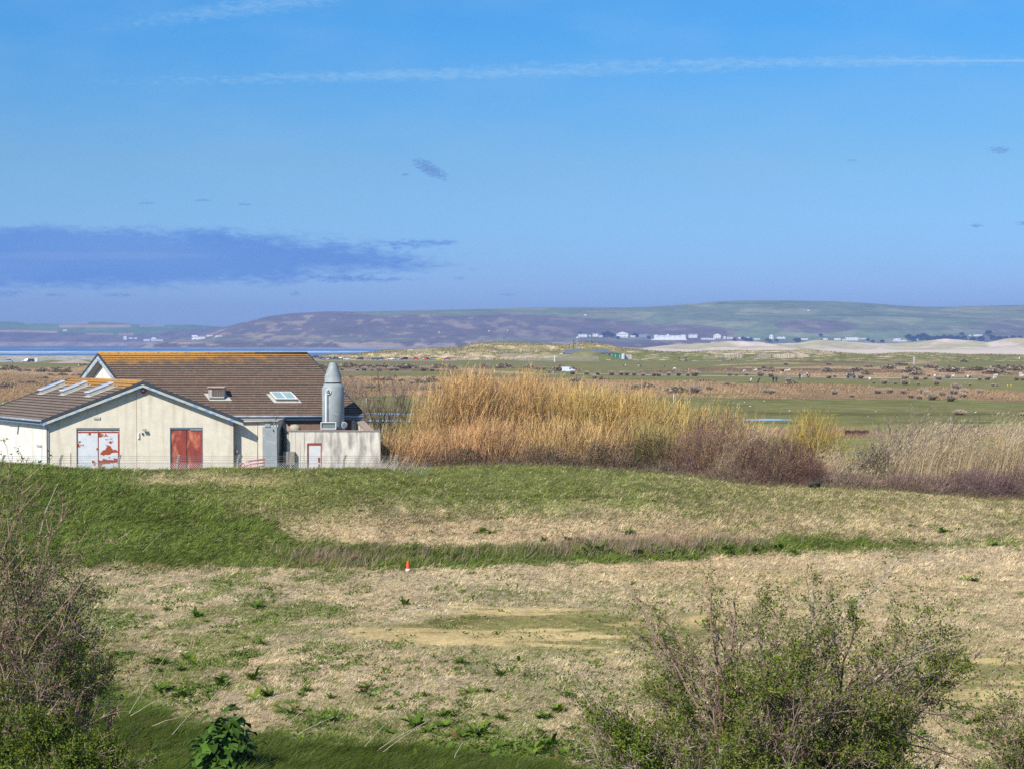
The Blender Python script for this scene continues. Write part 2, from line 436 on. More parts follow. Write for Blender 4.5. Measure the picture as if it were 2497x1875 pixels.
C_DRY = np.array([.53, .41, .245]); C_DRY2 = np.array([.27, .19, .10]); C_GRN = np.array([.122, .176, .034]); C_GRN2 = np.array([.165, .190, .050])
C_DK = np.array([.05, .105, .018]); C_SAND = np.array([.56, .42, .20]); C_OLV = np.array([.22, .20, .07])
def near_weights(px, py, X, Y):
    """green weight, bare sand weight and lushness of the near field at ground points"""
    n = fbm(X * .35, Y * .22, 4, 11.); m = fbm(X * 1.3, Y * .8, 3, 31.); l = fbm(X * .09, Y * .09, 3, 51.)
    wob = (n - .5) * 34 + (m - .5) * 46 * sst(Y, 46, 60) + (m - .5) * 60 * (1 - sst(Y, 46, 60))
    crest = py - np.interp(px, CREST_PX, CREST_PY)
    g = np.zeros_like(px)
    # upper field behind the dip
    up = 1 - sst(py + wob, 1322, 1338)
    gu = (1 - sst(py + wob, 1205 , 1300)) * (1 - .55 * sst(px + wob * 8, 1350, 2150)) * .92
    gu = np.maximum(gu, (.18 + .4 * sst(m, .55, .7)) * sst(px, 1300, 1900))
    g = gu * up
    g = g - .5 * up * np.exp(-((py + wob * .6 - 1168) / 14.) ** 2) * sst(px, 300, 360) * (1 - sst(px, 600, 800))
    # the steep lush bank on the left
    spur = np.interp(px, [-300, 250, 330, 500, 640, 760, 900, 950], [1100, 1120, 1165, 1205, 1245, 1300, 1345, 1400])
    bank = sst(py + wob * .9, spur - 26, spur + 40) * (.72 + .28 * sst(l, .35, .6)) * (1 - sst(py + wob * .6, 1376, 1392)) * (1 - sst(px, 900, 960))
    g = np.maximum(g, bank)
    # green ribbon along the foot of the slope
    cy = np.interp(px, [700, 850, 1500, 2000, 2400, 2900], [1362, 1362, 1348, 1328, 1326, 1330]); hh = np.interp(px, [700, 850, 1300, 1600, 2050, 2400, 2900], [26, 28, 24, 19, 12, 8, 5])
    strip = 1 - sst(np.abs(py + wob * .5 - cy), hh - 12, hh + 14)
    strip = strip * sst(px, 740, 820) * (1 - .55 * sst(px, 2000, 2400))
    g = np.maximum(g, strip)
    low = sst(py + wob * .5, 1378, 1398)
    gl = .07 + .62 * sst(n, .50, .64) * (1 - .55 * sst(px, 700, 1000)) * (.5 + .5 * (1 - sst(px, 1500, 1900)))
    gl = np.maximum(gl, .6 * sst(m, .54, .66) * (1 - .75 * sst(px, 600, 1000)))
    gl = np.maximum(gl, .7 * sst(py, 1690, 1800) * sst(n, .42, .56) * (1 - sst(px, 1350, 1600)))
    gl = np.maximum(gl, (1 - sst(px + wob * 3, 150, 420)) * sst(py, 1400, 1560) * .85)
    g = g * (1 - low) + gl * low
    # worn olive patch with bare sand
    e = ((px - 1340) / 430) ** 2 + ((py - 1545) / 68) ** 2 + (n - .5) * 2.2 + (m - .5) * 1.2
    worn = .95 * (1 - sst(e, .55, 1.2))
    e2 = ((px - 2400) / 190) ** 2 + ((py - 1655) / 62) ** 2 + (n - .5) * 1.4
    worn = np.maximum(worn, .8 * (1 - sst(e2, .7, 1.2)))
    streak = fbm(X * .16, Y * .62, 4, 71.)
    sand = worn * sst(streak, .44, .54)
    # lush foreground
    by = np.interp(px, [-300, 250, 330, 440, 560, 700, 900, 1000, 1150, 1300, 1420, 1600, 2900], [1570, 1670, 1715, 1765, 1790, 1815, 1828, 1835, 1855, 1865, 1890, 1915, 1940])
    lush = sst(py + wob * .8, by - 10, by + 22)
    g = np.maximum(g, lush)
    g = np.clip(g, 0, 1)
    return g, worn, sand, np.maximum(lush, np.maximum(bank * .6, strip * .7)), n, m, l
def near_color(g, worn, sand, lush, n, m, l):
    g = g[:, None]; k = lambda a: np.asarray(a)[:, None]
    dry = C_DRY * (.80 + .36 * k(m)) * (1 - .16 * k(sst(n, .4, .7))) * (1 + k(l - .5) * np.array([.25, .1, -.2]))
    grn = C_GRN * (1 - k(lush)) + C_GRN2 * 0
    grn = (C_GRN2 * (1 - k(lush)) + C_GRN * k(lush)) * (.75 + .5 * k(n)) * (1 - .35 * k(lush) * k(sst(m, .45, .6)))
    c = dry * (1 - g) + grn * g
    wc = C_OLV * (.8 + .4 * k(m))
    c = c * (1 - k(worn)) + wc * k(worn)
    c = c * (1 - k(sand)) + C_SAND * (.9 + .2 * k(n)) * k(sand)
    return c
# plain: rows where one kind of ground gives way to the next, measured along the course
TB_PX = [-300, 100, 800, 1050, 1400, 1700, 2000, 2250, 2497, 2900]
TB = {'b1s': [895, 895, 895, 893, 893, 893, 877, 878, 868, 868], 'b1e': [895, 895, 895, 893, 893, 893, 886, 887, 874, 874],
      'b2s': [895, 895, 893, 893, 915, 898, 893, 896, 896, 896], 'b2e': [895, 895, 905, 905, 915, 906, 919, 921, 918, 918],
      'b3s': [895, 895, 917, 918, 924, 932, 938, 947, 955, 960], 'b3e': [976, 976, 965, 966, 967, 967, 973, 975, 978, 978]}
C_FAIR = np.array([.172, .174, .066]); C_FAIR2 = np.array([.225, .205, .095]); C_ROU = np.array([.42, .30, .18]); C_HEATH = np.array([.17, .12, .075])
def plain_color(px, py, X, Y):
    n = fbm(X * .03, Y * .012, 4, 61.); n2 = fbm(X * .12, Y * .05, 4, 81.); n3 = fbm(X * .02, Y * .05, 3, 91.)
    tb = {k: np.interp(px, TB_PX, v) for k, v in TB.items()}
    w = (n2 - .5) * 7 + (n - .5) * 4
    inb = lambda a, b: sst(py + w, a - .8, a + .8) * (1 - sst(py + w, b - .8, b + .8)) * sst(b - a, .5, 2)
    r1, r2, r3 = inb(tb['b1s'], tb['b1e']), inb(tb['b2s'], tb['b2e']), inb(tb['b3s'], tb['b3e'])
    rough = np.maximum(np.maximum(r1, r2), r3)
    # open green lanes inside the wide rough
    lane = np.exp(-((py - 961) / 3.2) ** 2) * sst(px, 1640, 1720) * (1 - sst(px, 1850, 2000)) + np.exp(-((py - 936) / 4.) ** 2) * 0
    rough = rough * (1 - np.clip(lane, 0, 1))
    fair = C_FAIR * (1 - n3[:, None]) + C_FAIR2 * n3[:, None]
    line = np.exp(-((py - 1008 + (px - 2000) * -.004) / 4) ** 2) * sst(py, 980, 990)
    fair = fair * (1 - .25 * line[:, None]) * (.88 + .24 * n2[:, None])
    # pale reedy ground near the hedge
    pale = sst(py + w, 1030, 1037)[:, None]
    fair = fair * (1 - pale) + (np.array([.27, .25, .10]) * (.85 + .3 * n2[:, None])) * pale
    pinkb = inb(np.full_like(px, 1047.), np.full_like(px, 1064.))[:, None] * .8
    roughc = C_ROU * (.75 + .5 * n2[:, None]) * (1 - .35 * sst(n, .5, .65)[:, None])
    heath = (sst(n, .47, .6) * np.maximum(r2, r1))[:, None]
    roughc = roughc * (1 - heath) + C_HEATH * (.8 + .5 * n2[:, None]) * heath
    c = fair * (1 - rough[:, None]) + roughc * rough[:, None]
    c = c * (1 - pinkb) + C_ROU * (.8 + .4 * n2[:, None]) * pinkb
    wet = np.exp(-((py - 1030) / 1.6) ** 2) * sst(n2, .45, .55) * .6
    c = c * (1 - wet[:, None]) + np.array([.07, .06, .035]) * wet[:, None]
    return c, rough
def far_color(px, py, X, Y, Z):
    n = fbm(X * .05, Y * .05, 5, 101.); n2 = fbm(X * .2, Y * .2, 4, 111.)
    wl = 1 - sst(px, 640, 780)
    peb = np.array([.36, .34, .30]) * (.75 + .5 * n2[:, None])
    marram = np.array([.34, .29, .13]) * (.7 + .6 * n[:, None])
    green = np.array([.17, .18, .055]) * (.85 + .3 * n[:, None])
    sand = np.array([.60, .46, .30]) * (.9 + .2 * n2[:, None])
    gw = np.maximum(sst(px, 1480, 1600), sst(py, 856, 864) * sst(px, 1300, 1420))[:, None]
    d = marram * (1 - gw) + green * gw
    s = sst(n2 + .25 * sst(py, 862, 872) * (1 - sst(py, 878, 882)) * (1 - sst(px, 1250, 1400)) + .3 * np.exp(-((px - 1500) / 28) ** 2) * sst(854 - py, 0, 3) + .26 * np.exp(-((px - 1180) / 50) ** 2) * sst(845 - py, 0, 4)
            + .2 * sst(px, 1680, 1740) * sst(868 - py, 0, 5), .60, .70)[:, None]
    d = d * (1 - s) + sand * s
    c = peb * wl[:, None] + d * (1 - wl[:, None])
    return c
def build_terrain():
    Ys = [-60., -40, -25, -12, -4, 2, 6, 10, 14, 18, 22, 26, 30, 33, 36, 38]
    y = 39.
    while y < 118: Ys.append(y); y += .28 if y < 90 else .24
    while y < 1320:
        Ys.append(y); y += max(.6, y * y / (9.4 * F) * 1.1) if y < 760 else 3.6
    Ys = np.array(Ys + [1400., 1600, 2000])
    U = np.linspace(-.62, .62, 1250)
    YY, UU = np.meshgrid(Ys, U, indexing='ij')
    XX = UU * (YY + np.where(YY < 60, (60 - YY) * .8, 0) + 0)
    X, Y = XX.ravel(), YY.ravel()
    Z = hfun(X, Y)
    px, py = pix(X, np.maximum(Y, 14), Z)
    C = near_color(*near_weights(px, py, X, Y))
    pc, _ = plain_color(px, py, X, Y)
    a = sst(Y, 108, 116)[:, None]
    C = C * (1 - a) + pc * a
    fc = far_color(px, py, X, Y, Z)
    wl = 1 - sst(px, 640, 780)
    fy = sst(Y, 906 * wl + (1 - wl) * (1022 - 100 * sst(px, 1300, 1600)), 912 * wl + (1 - wl) * (1034 - 90 * sst(px, 1300, 1600)))[:, None]
    C = C * (1 - fy) + fc * fy
    # concrete and gravel yard under the works building
    yard = (sst(X, -46, -44) * (1 - sst(X, -9, -7)) * sst(Y, 103, 104) * (1 - sst(Y, 133, 135)))[:, None]
    C = C * (1 - yard) + np.array([.30, .28, .25]) * yard
    nr, nc = XX.shape
    i = np.arange(nr - 1)[:, None] * nc + np.arange(nc - 1)[None, :]
    q = np.stack([i, i + 1, i + nc + 1, i + nc], -1).reshape(-1, 4)
    m = vmat('turf_soil', nscale=3.5, namt=.35, nscale2=.25, bump=.6, bscale=6, bdist=.12)
    return npmesh('ground', np.stack([X, Y, Z], 1), [q], C, m, True)
g_o = tag(link('ground', build_terrain()), kind='structure')

# ------------------------------------------------------------ sea, far beach, hills
def strip_mesh(name, Ys, Us, zf, cf, m, smooth=True):
    YY, UU = np.meshgrid(np.array(Ys, float), np.array(Us, float), indexing='ij'); XX = UU * YY
    X, Y = XX.ravel(), YY.ravel(); Z = zf(X, Y); px, py = pix(X, Y, Z)
    nr, nc = XX.shape; i = np.arange(nr - 1)[:, None] * nc + np.arange(nc - 1)[None, :]
    q = np.stack([i, i + 1, i + nc + 1, i + nc], -1).reshape(-1, 4)
    return link(name, npmesh(name, np.stack([X, Y, Z], 1), [q], cf(px, py, X, Y, Z), m, smooth))
def sea_z(X, Y):
    sw = np.exp(-((Y - 2450 - 60 * (fbm(X * .004, Y * 0, 3, 4.) - .5)) / 40) ** 2) + np.exp(-((Y - 2150 - 80 * (fbm(X * .005, Y * 0, 3, 6.) - .5)) / 30) ** 2)
    return -1.0 + .9 * sw * sst(fbm(X * .01, Y * .002, 3, 8.), .4, .6)
def sea_c(px, py, X, Y, Z):
    n = fbm(X * .012, Y * .010, 5, 14.); n4 = fbm(X * .03, Y * .004, 4, 19.)
    base = np.array([.03, .11, .25]) * np.ones((len(X), 1))
    base = base * (1 - .6 * sst(py, 862.5, 864)[:, None]) + np.array([.10, .13, .20]) * .6 * sst(py, 862.5, 864)[:, None]
    f = np.exp(-((py - 859.2 + (px > 500) * .4) / 1.9) ** 2) * sst(n, .28, .44) + np.exp(-((py - 862.6) / 1.0) ** 2) * sst(n4, .50, .6) * .6 + np.exp(-((py - 850.6) / .8) ** 2) * sst(n4, .55, .62) * .8
    f = np.maximum(f, np.exp(-((py - 857.8) / 1.0) ** 2) * sst(n4, .5, .56))
    f = np.clip(f, 0, 1)[:, None]
    c = base * (1 - f) + np.array([.80, .82, .84]) * f
    bar = (sst(py, 848, 849) * (1 - sst(py, 852.5 - .004 * px * 0, 853.5)) * sst(px, 330, 900) * .8 * sst(px, 300, 620))[:, None]
    return c * (1 - bar) + np.array([.35, .33, .36]) * bar
sea_m = vmat('sea_water', rough=.28, nscale=.02, namt=.12, bump=.5, bscale=.08, bdist=.8, spec=.35)
ys = list(1100 * (9500 / 1100) ** (np.linspace(0, 1, 240)))
o = strip_mesh('sea', ys, np.linspace(-.62, .62, 500), sea_z, sea_c, sea_m); tag(o, kind='structure')
BD_PX = [1300, 1450, 1530, 1587, 1645, 1760, 1860, 1950, 1987, 2040, 2119, 2200, 2249, 2309, 2360, 2416, 2450, 2497, 2700, 2900]
BD_PY = [852, 851, 849, 845, 841, 838, 839, 837, 830, 834, 838, 837, 834, 829, 832, 836, 831, 827, 827, 832]
def fd_z(X, Y):
    px = px_of(X, Y)
    z = np.interp(Y, [1300, 2345, 3250, 3350], [-.4, -.2, 0.6, 1.0])
    hz = CZ - (np.interp(px, BD_PX, BD_PY) - 840) * 3560 / F
    t = sst(Y, 3300, 3560)
    r = (fbm(X * .010, Y * .016, 5, 33.) - .5)
    z = z + (hz - z) * t + r * 22 * sst(Y, 3300, 3400) * (1 - sst(Y, 3500, 3570))
    z = np.where(Y > 3560, hz - (Y - 3560) * .06, z)
    return z - 6 * (1 - sst(px, 1480, 1640))
def fd_c(px, py, X, Y, Z):
    n = fbm(X * .012, Y * .02, 5, 43.); n = n[:, None]
    sand = np.array([.70, .57, .44]); mar = np.array([.44, .39, .22])
    g = sst(Y, 3300, 3400)[:, None] * sst(n, .34, .54)
    return (sand * (1 - g) + mar * g) * (.85 + .3 * n)
o = strip_mesh('far_beach', np.concatenate([np.linspace(1340, 3300, 50), np.linspace(3320, 3900, 60)]), np.linspace(0, .5, 420), fd_z, fd_c, vmat('dune_sand', nscale=.05, namt=.15)); tag(o, kind='structure')

HL_PX = [300, 470, 520, 548, 575, 600, 620, 660, 700, 740, 790, 820, 860, 950, 1030, 1100, 1260, 1350, 1450, 1520, 1600, 1650, 1700, 1740, 1790, 1850, 1900, 1960, 2050, 2100, 2200, 2260, 2300, 2360, 2420, 2497, 2700, 3000]
HL_PY = [850, 822, 806, 798, 791, 785, 780, 771, 766, 763, 760.5, 760, 761, 759, 757, 756, 751.5, 750, 750.5, 751, 748, 744, 741, 736, 734, 733.5, 733.5, 734, 736, 739, 746, 749, 749, 747, 746, 744, 742, 750]
def hills_z(X, Y):
    px = px_of(X, Y)
    hc = CZ + (840 - np.interp(px, HL_PX, HL_PY)) * 7000 / F
    n = fbm(X * .002, Y * .002, 5, 53.) - .5; n2 = fbm(X * .012, Y * .012, 4, 55.) - .5
    shelf = CZ + (840 - 833) * 5800 / F
    left = 1 - sst(px, 430, 620)
    z = np.interp(Y, [5400, 5560, 5640, 5800], [-3, 0, 14, shelf])
    t = np.clip((Y - 5800) / 1200, 0, 1)
    prof = t ** .85
    z = np.where(Y > 5800, shelf + (hc - shelf) * prof, z)
    z = z + n * 26 * sst(Y, 5750, 6100) * (1 - sst(Y, 6700, 6980)) + n2 * 14 * sst(Y, 5560, 5640) * (1 - sst(Y, 5700, 5760))
    z = np.where(Y > 7000, hc - (Y - 7000) * .05, z)
    return z * (1 - left) + (np.minimum(z, hc)) * left
def hills_c(px, py, X, Y, Z):
    n = fbm(X * .0055, Z * .014, 5, 63.); n2 = .6 * fbm(X * .026, Z * .07, 5, 65.) + .4 * fbm(X * .014 + Z * .02, Z * .04, 4, 66.)
    w = (n - .5) * 22
    b = np.interp(px, [850, 900, 1050, 1250, 1400, 1600, 1700, 1770, 1800, 1850, 2000, 2500], [756, 768, 770, 766, 776, 790, 792, 800, 815, 838, 845, 845])
    gr = 1 - sst(py + w * .5, b - 2, b + 3)
    gr = gr * sst(px, 830, 900)
    gr = gr * (1 - .9 * sst(1 - (((px - 1985) / 110) ** 2 + ((py - 796) / 17) ** 2) + w * .03, 0, .25))
    gr = gr * (1 - .7 * np.exp(-((py - 764) / 3.) ** 2 - ((px - 1470) / 60) ** 4))
    gr = gr * (1 - .8 * np.exp(-((py - (802 + (px - 2200) * .005)) / 2.5) ** 2) * sst(px, 2050, 2150))
    gr = gr * (1 - .8 * sst(px + w * 4, 2330, 2430) * sst(py + w, 775, 785))
    gr = np.maximum(gr, .6 * np.exp(-((py - 828) / 4.) ** 2) * sst(n, .42, .55))
    gr = gr[:, None]
    heath = (np.array([.15, .125, .115]) * (.72 + .56 * n2[:, None]))
    tanp = np.array([.36, .27, .17])
    tt = (sst(n2, .54, .62) * (.4 + .6 * (1 - sst(px, 800, 1500))))[:, None] * .75
    heath = heath * (1 - tt) + tanp * tt
    fieldn = np.floor(px / 97. + (py - 740) * .02) * 7.13 + np.floor((py + w * .3 - 735 - (px - 1900) * .02) / 17.) * 3.7
    fv = (np.sin(fieldn) * .5 + .5)[:, None]
    green = np.array([.17, .215, .11]) * (.92 + .16 * fv) + np.array([.06, .03, .02]) * sst(fv, .8, .9)
    green = green * (.9 + .2 * n2[:, None])
    tb_ = np.clip(1 - np.abs(py - (755 + (px - 2150) * .075)) / 5, 0, 1) * sst(px, 2120, 2200)
    green = green * (1 - tb_[:, None] * .8) + np.array([.30, .27, .16]) * tb_[:, None] * .8
    hd = np.exp(-((py - (737 + 3 + (px - 1700) * .0)) / .8) ** 2) * sst(px, 1680, 1720) * (1 - sst(px, 1860, 1920)) + .8 * np.exp(-((py - (762 + (px - 1700) * .020 + 2 * np.sin(px / 60))) / .8) ** 2) * sst(px, 1760, 1800)
    green = green * (1 - .55 * np.clip(hd, 0, 1)[:, None])
    c = heath * (1 - gr) + green * gr
    cl = sst(Y, 5540, 5600) * (1 - sst(Y, 5690, 5760))
    cc = np.array([.38, .29, .22]) * (sst(n2, .44, .6)[:, None] * .8 + .3)
    c = c * (1 - cl[:, None] * .8) + cc * cl[:, None] * .8
    lowb = (1 - sst(Y, 5540, 5580))[:, None]
    return c * (1 - lowb) + np.array([.30, .28, .27]) * lowb
hm = vmat('hill_heath', nscale=.02, namt=.25, nscale2=.006)
o = strip_mesh('hills', np.concatenate([np.linspace(5400, 5800, 40), np.linspace(5810, 7000, 90), np.linspace(7020, 7400, 8)]), np.linspace(-.24, .44, 950), hills_z, hills_c, hm); tag(o, kind='structure')
LL_PX = [-400, 0, 40, 63, 130, 200, 220, 260, 290, 320, 370, 410, 470, 500, 550, 600, 800]
LL_PY = [783, 785, 785, 788, 790, 788, 786, 786, 788, 791, 793.5, 793, 792, 795, 798, 806, 850]
def lh_z(X, Y):
    px = px_of(X, Y)
    hc = CZ + (840 - np.interp(px, LL_PX, LL_PY)) * 9000 / F
    n = fbm(X * .002, Y * .002, 5, 73.) - .5; n2 = fbm(X * .01, Y * .01, 4, 74.) - .5
    z = np.interp(Y, [8000, 8100, 8180, 8300], [-3, 0, 16, 26])
    z = np.where(Y > 8300, 26 + (hc - 26) * np.clip((Y - 8300) / 700, 0, 1) ** .9, z)
    z = z + n * 34 * sst(Y, 8300, 8450) * (1 - sst(Y, 8700, 8980)) + n2 * 14 * sst(Y, 8100, 8150) * (1 - sst(Y, 8250, 8300))
    return np.where(Y > 9000, hc - (Y - 9000) * .05, z)
def lh_c(px, py, X, Y, Z):
    n = fbm(X * .0045, Z * .012, 5, 83.); n2 = fbm(X * .018, Z * .04, 5, 85.)
    w = (n - .5) * 14
    g = (1 - sst(py + w, np.interp(px, [0, 300, 420, 560], [806, 818, 806, 797]) - 2, np.interp(px, [0, 300, 420, 560], [806, 818, 806, 797]) + 3))[:, None]
    heath = np.array([.15, .12, .10]) * (.6 + .8 * n2[:, None])
    green = np.array([.12, .20, .08]) * (.9 + .2 * n[:, None])
    c = heath * (1 - g) + green * g
    def bandf(x0, x1, y0, y1, s): return sst(px, x0 - 2, x0 + 2) * (1 - sst(px, x1 - 2, x1 + 2)) * sst(py, y0 + s * (px - x0) - .7, y0 + s * (px - x0) + .7) * (1 - sst(py, y1 + s * (px - x0) - .7, y1 + s * (px - x0) + .7))
    p = bandf(60, 215, 785, 790, .0) + bandf(145, 318, 793, 800, -.006) + bandf(-200, 140, 801, 806, .02) + bandf(340, 400, 794, 797.5, -.01) + bandf(288, 325, 812, 818, .02) + bandf(210, 275, 812, 817, .01) * .6
    p = np.clip(p, 0, 1)[:, None]
    c = c * (1 - p) + np.array([.42, .27, .21]) * p
    cl = (sst(Y, 8080, 8140) * (1 - sst(Y, 8230, 8290)))[:, None]
    c = c * (1 - cl * .7) + np.array([.36, .28, .24]) * (.5 + n2[:, None]) * cl * .7
    return c
o = strip_mesh('hills', np.concatenate([np.linspace(8000, 8300, 24), np.linspace(8310, 9000, 60), np.linspace(9020, 9400, 6)]), np.linspace(-.45, -.09, 500), lh_z, lh_c, hm); tag(o, kind='structure')
def hill_at(px, py, f=hills_z, Y0=5560, Y1=6990):
    """first point of the hillside seen along a direction"""
    Ys = np.linspace(Y0, Y1, 900); Xs = (px - 1248.5) / F * Ys
    zz = f(Xs, Ys); zr = CZ - (py - 840) / F * Ys
    k = np.argmax(zz >= zr)
    return Vector((Xs[k], Ys[k], zz[k]))
# path of pale grit across the course, and the beach road
def ribbon_path(name, pts, w, m):
    bm = BM(); L_, R_ = [], []
    for px, py in pts:
        g = ground(px, py); a = g + Vector((0, -w / 2, 0)); b = g + Vector((0, w / 2, 0))
        a.z = float(hfun(a.x, a.y)) + .05; b.z = float(hfun(b.x, b.y)) + .05
        L_.append(bm.verts.new(a)); R_.append(bm.verts.new(b))
    for i in range(len(pts) - 1): bm.faces.new((L_[i], L_[i + 1], R_[i + 1], R_[i]))
    return tag(obj(name, bm, m), kind='structure')
grit = mat('pale_grit', (.50, .46, .40), (.36, .33, .28), scale=.4)
ribbon_path('path', [(x, np.interp(x, [1400, 1560, 1700, 1900, 2050, 2250, 2340, 2430], [911.5, 914.5, 916.5, 918.5, 922, 922.5, 924.5, 926])) for x in range(1400, 2431, 10)], 9, grit)
ribbon_path('path', [(x, 905 + (x - 760) * .005) for x in range(760, 1010, 10)], 6, grit)
ribbon_path('road', [(x, np.interp(x, [-100, 90, 240, 600], [884.0, 884.0, 886.5, 889])) for x in range(-100, 600, 12)], 22, mat('sandy_road', (.52, .43, .33), (.42, .35, .27), scale=.3))
ribbon_path('car_park', [(x, 879.5) for x in range(745, 1120, 10)], 26, mat('sandy_lot', (.58, .46, .34), (.45, .36, .25), scale=.15))
# ============================================================ WORKS BUILDING
DV = Vector((-.59, .807, 0))
def tile_mat(name, base, base2, dark, lich_u=0.0, rowh=.27, tilew=.33):
    m = bpy.data.materials.new(name); m.use_nodes = True; t = m.node_tree; b = t.nodes['Principled BSDF']; b.inputs['Roughness'].default_value = .9
    b.inputs['Specular IOR Level'].default_value = .2
    n = t.nodes.new; l = t.links.new
    uv = n('ShaderNodeUVMap'); uv.uv_map = 'UVMap'
    sp = n('ShaderNodeSeparateXYZ'); l(uv.outputs[0], sp.inputs[0])
    def M(op, a, b2=None, c=None, clamp=False):
        q = n('ShaderNodeMath'); q.operation = op; q.use_clamp = clamp
        for i, v in enumerate((a, b2, c)):
            if v is None: continue
            if isinstance(v, (int, float)): q.inputs[i].default_value = v
            else: l(v, q.inputs[i])
        return q.outputs[0]
    def noise(scale, detail, sx=1, sy=1):
        mp = n('ShaderNodeMapping'); mp.inputs['Scale'].default_value = (sx, sy, 1); l(uv.outputs[0], mp.inputs[0])
        q = n('ShaderNodeTexNoise'); q.inputs['Scale'].default_value = scale; q.inputs['Detail'].default_value = detail; q.inputs['Roughness'].default_value = .7; l(mp.outputs[0], q.inputs['Vector']); return q.outputs[0]
    def mr(v, a, c): 
        q = n('ShaderNodeMapRange'); q.interpolation_type = 'SMOOTHSTEP'; l(v, q.inputs[0]); q.inputs[1].default_value = a; q.inputs[2].default_value = c; return q.outputs[0]
    def mix(f, a, c):
        q = n('ShaderNodeMix'); q.data_type = 'RGBA'; l(f, q.inputs[0])
        for i, v in ((6, a), (7, c)):
            if isinstance(v, tuple): q.inputs[i].default_value = (*v, 1)
            else: l(v, q.inputs[i])
        return q.outputs[2]
    u, v = sp.outputs[0], sp.outputs[1]
    row = M('FLOOR', M('DIVIDE', v, rowh))
    uu = M('ADD', M('DIVIDE', u, tilew), M('MULTIPLY', row, 0.5))
    cell = n('ShaderNodeCombineXYZ'); l(M('FLOOR', uu), cell.inputs[0]); l(row, cell.inputs[1])
    wn = n('ShaderNodeTexWhiteNoise'); wn.noise_dimensions = '2D'; l(cell.outputs[0], wn.inputs['Vector'])
    col = mix(noise(7, 8), base, base2)
    col = mix(M('MULTIPLY', wn.outputs['Value'], .45), col, dark)
    # vertical joints between tiles
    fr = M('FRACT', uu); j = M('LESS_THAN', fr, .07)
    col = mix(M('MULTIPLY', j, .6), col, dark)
    fv = M('FRACT', M('DIVIDE', v, rowh)); col = mix(M('MULTIPLY', mr(fv, .70, .92), .75), col, dark)  # shadow gap under each course's lip, painted as a dark band in the tile colour
    # pale and grey lichen flecks
    col = mix(M('MULTIPLY', mr(noise(16, 6), .56, .64), .8), col, (.44, .40, .34))
    # orange lichen thick on the top courses
    hi = M('ADD', M('MULTIPLY', v, -.62), M('MULTIPLY', noise(1.1, 6), 3.2))
    hi = M('ADD', hi, M('MULTIPLY', u, lich_u))
    n5 = noise(9, 5)
    oc = M('MULTIPLY', mr(hi, .35, 1.15), mr(n5, .40, .52))
    oc = M('MAXIMUM', oc, mr(M('ADD', M('MULTIPLY', v, -1.6), M('MULTIPLY', n5, .7)), -.12, .1))
    col = mix(oc, col, mix(noise(5, 3), (.62, .30, .035), (.42, .20, .05)))
    l(col, b.inputs['Base Color'])
    bp = n('ShaderNodeBump'); bp.inputs['Strength'].default_value = .5; bp.inputs['Distance'].default_value = .02; l(noise(30, 4), bp.inputs['Height']); l(bp.outputs[0], b.inputs['Normal'])
    return m
def roof_slope(bm, uvl, r0, r1, e0, e1, rows, lip=.05, thick=.10):
    """courses of tiles from ridge edge r0-r1 down to eave edge e0-e1, each course's foot lifted by lip"""
    r0, r1, e0, e1 = map(Vector, (r0, r1, e0, e1))
    nrm = (r1 - r0).cross(e0 - r0).normalized()
    if nrm.z < 0: nrm = -nrm
    Lu, Lv = (r1 - r0).length, (e0 - r0).dot((e0 - r0).normalized())
    prev = None
    for k in range(rows):
        a, b = k / rows, (k + 1) / rows
        p = [r0.lerp(e0, a), r1.lerp(e1, a), r1.lerp(e1, b) + nrm * lip, r0.lerp(e0, b) + nrm * lip]
        vs = [bm.verts.new(q) for q in p]
        f = bm.faces.new(vs)
        for lp, (uu, vv) in zip(f.loops, ((0, a * Lv + 1e-3), (Lu, a * Lv + 1e-3), (Lu, b * Lv - 1e-3), (0, b * Lv - 1e-3))): lp[uvl].uv = (uu, vv)
        # riser under the foot of the course
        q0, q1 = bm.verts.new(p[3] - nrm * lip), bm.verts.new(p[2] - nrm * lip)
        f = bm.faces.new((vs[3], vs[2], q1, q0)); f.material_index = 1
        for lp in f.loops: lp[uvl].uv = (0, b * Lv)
    d = [q - nrm * thick for q in (r0, r1, e1, e0)]
    vs = [bm.verts.new(q) for q in d]; t = [bm.verts.new(q - nrm * .002) for q in (r0, r1, e1, e0)]
    for f in ((vs[3], vs[2], vs[1], vs[0]), (vs[0], vs[1], t[1], t[0]), (vs[1], vs[2], t[2], t[1]), (vs[2], vs[3], t[3], t[2]), (vs[3], vs[0], t[0], t[3])):
        g = bm.faces.new(f); g.material_index = 1
        for lp in g.loops: lp[uvl].uv = (0, 9)
    return nrm
def stained(name, base, base2, stain, amt=.5, streak=(1.2, 1.2, .12), sc=2.0, hi=(.5, .75), grime=None):
    """painted render with vertical run stains"""
    m = mat(name, base, base2, scale=1.6, rough=.9, bump=.25, bscale=40, c3=stain, c3lo=hi[0], c3hi=hi[1], c3scale=sc)
    t = m.node_tree
    mp3 = [q for q in t.nodes if q.type == 'MAPPING'][1]
    mp3.inputs['Scale'].default_value = streak
    mx_ = [q for q in t.nodes if q.type == 'MIX'][1]
    r3 = mx_.inputs[0].links[0].from_node; r3.inputs[4].default_value = amt
    return m
M_wall = stained('cream_render', (.74, .67, .53), (.64, .575, .45), (.46, .39, .27), .55)
M_wall2 = stained('white_render', (.78, .75, .68), (.68, .64, .56), (.52, .44, .30), .5)
M_yard = stained('grimy_render', (.76, .70, .59), (.60, .54, .45), (.25, .23, .20), .75, streak=(1.5, 1.5, .35), sc=1.7, hi=(.46, .62))
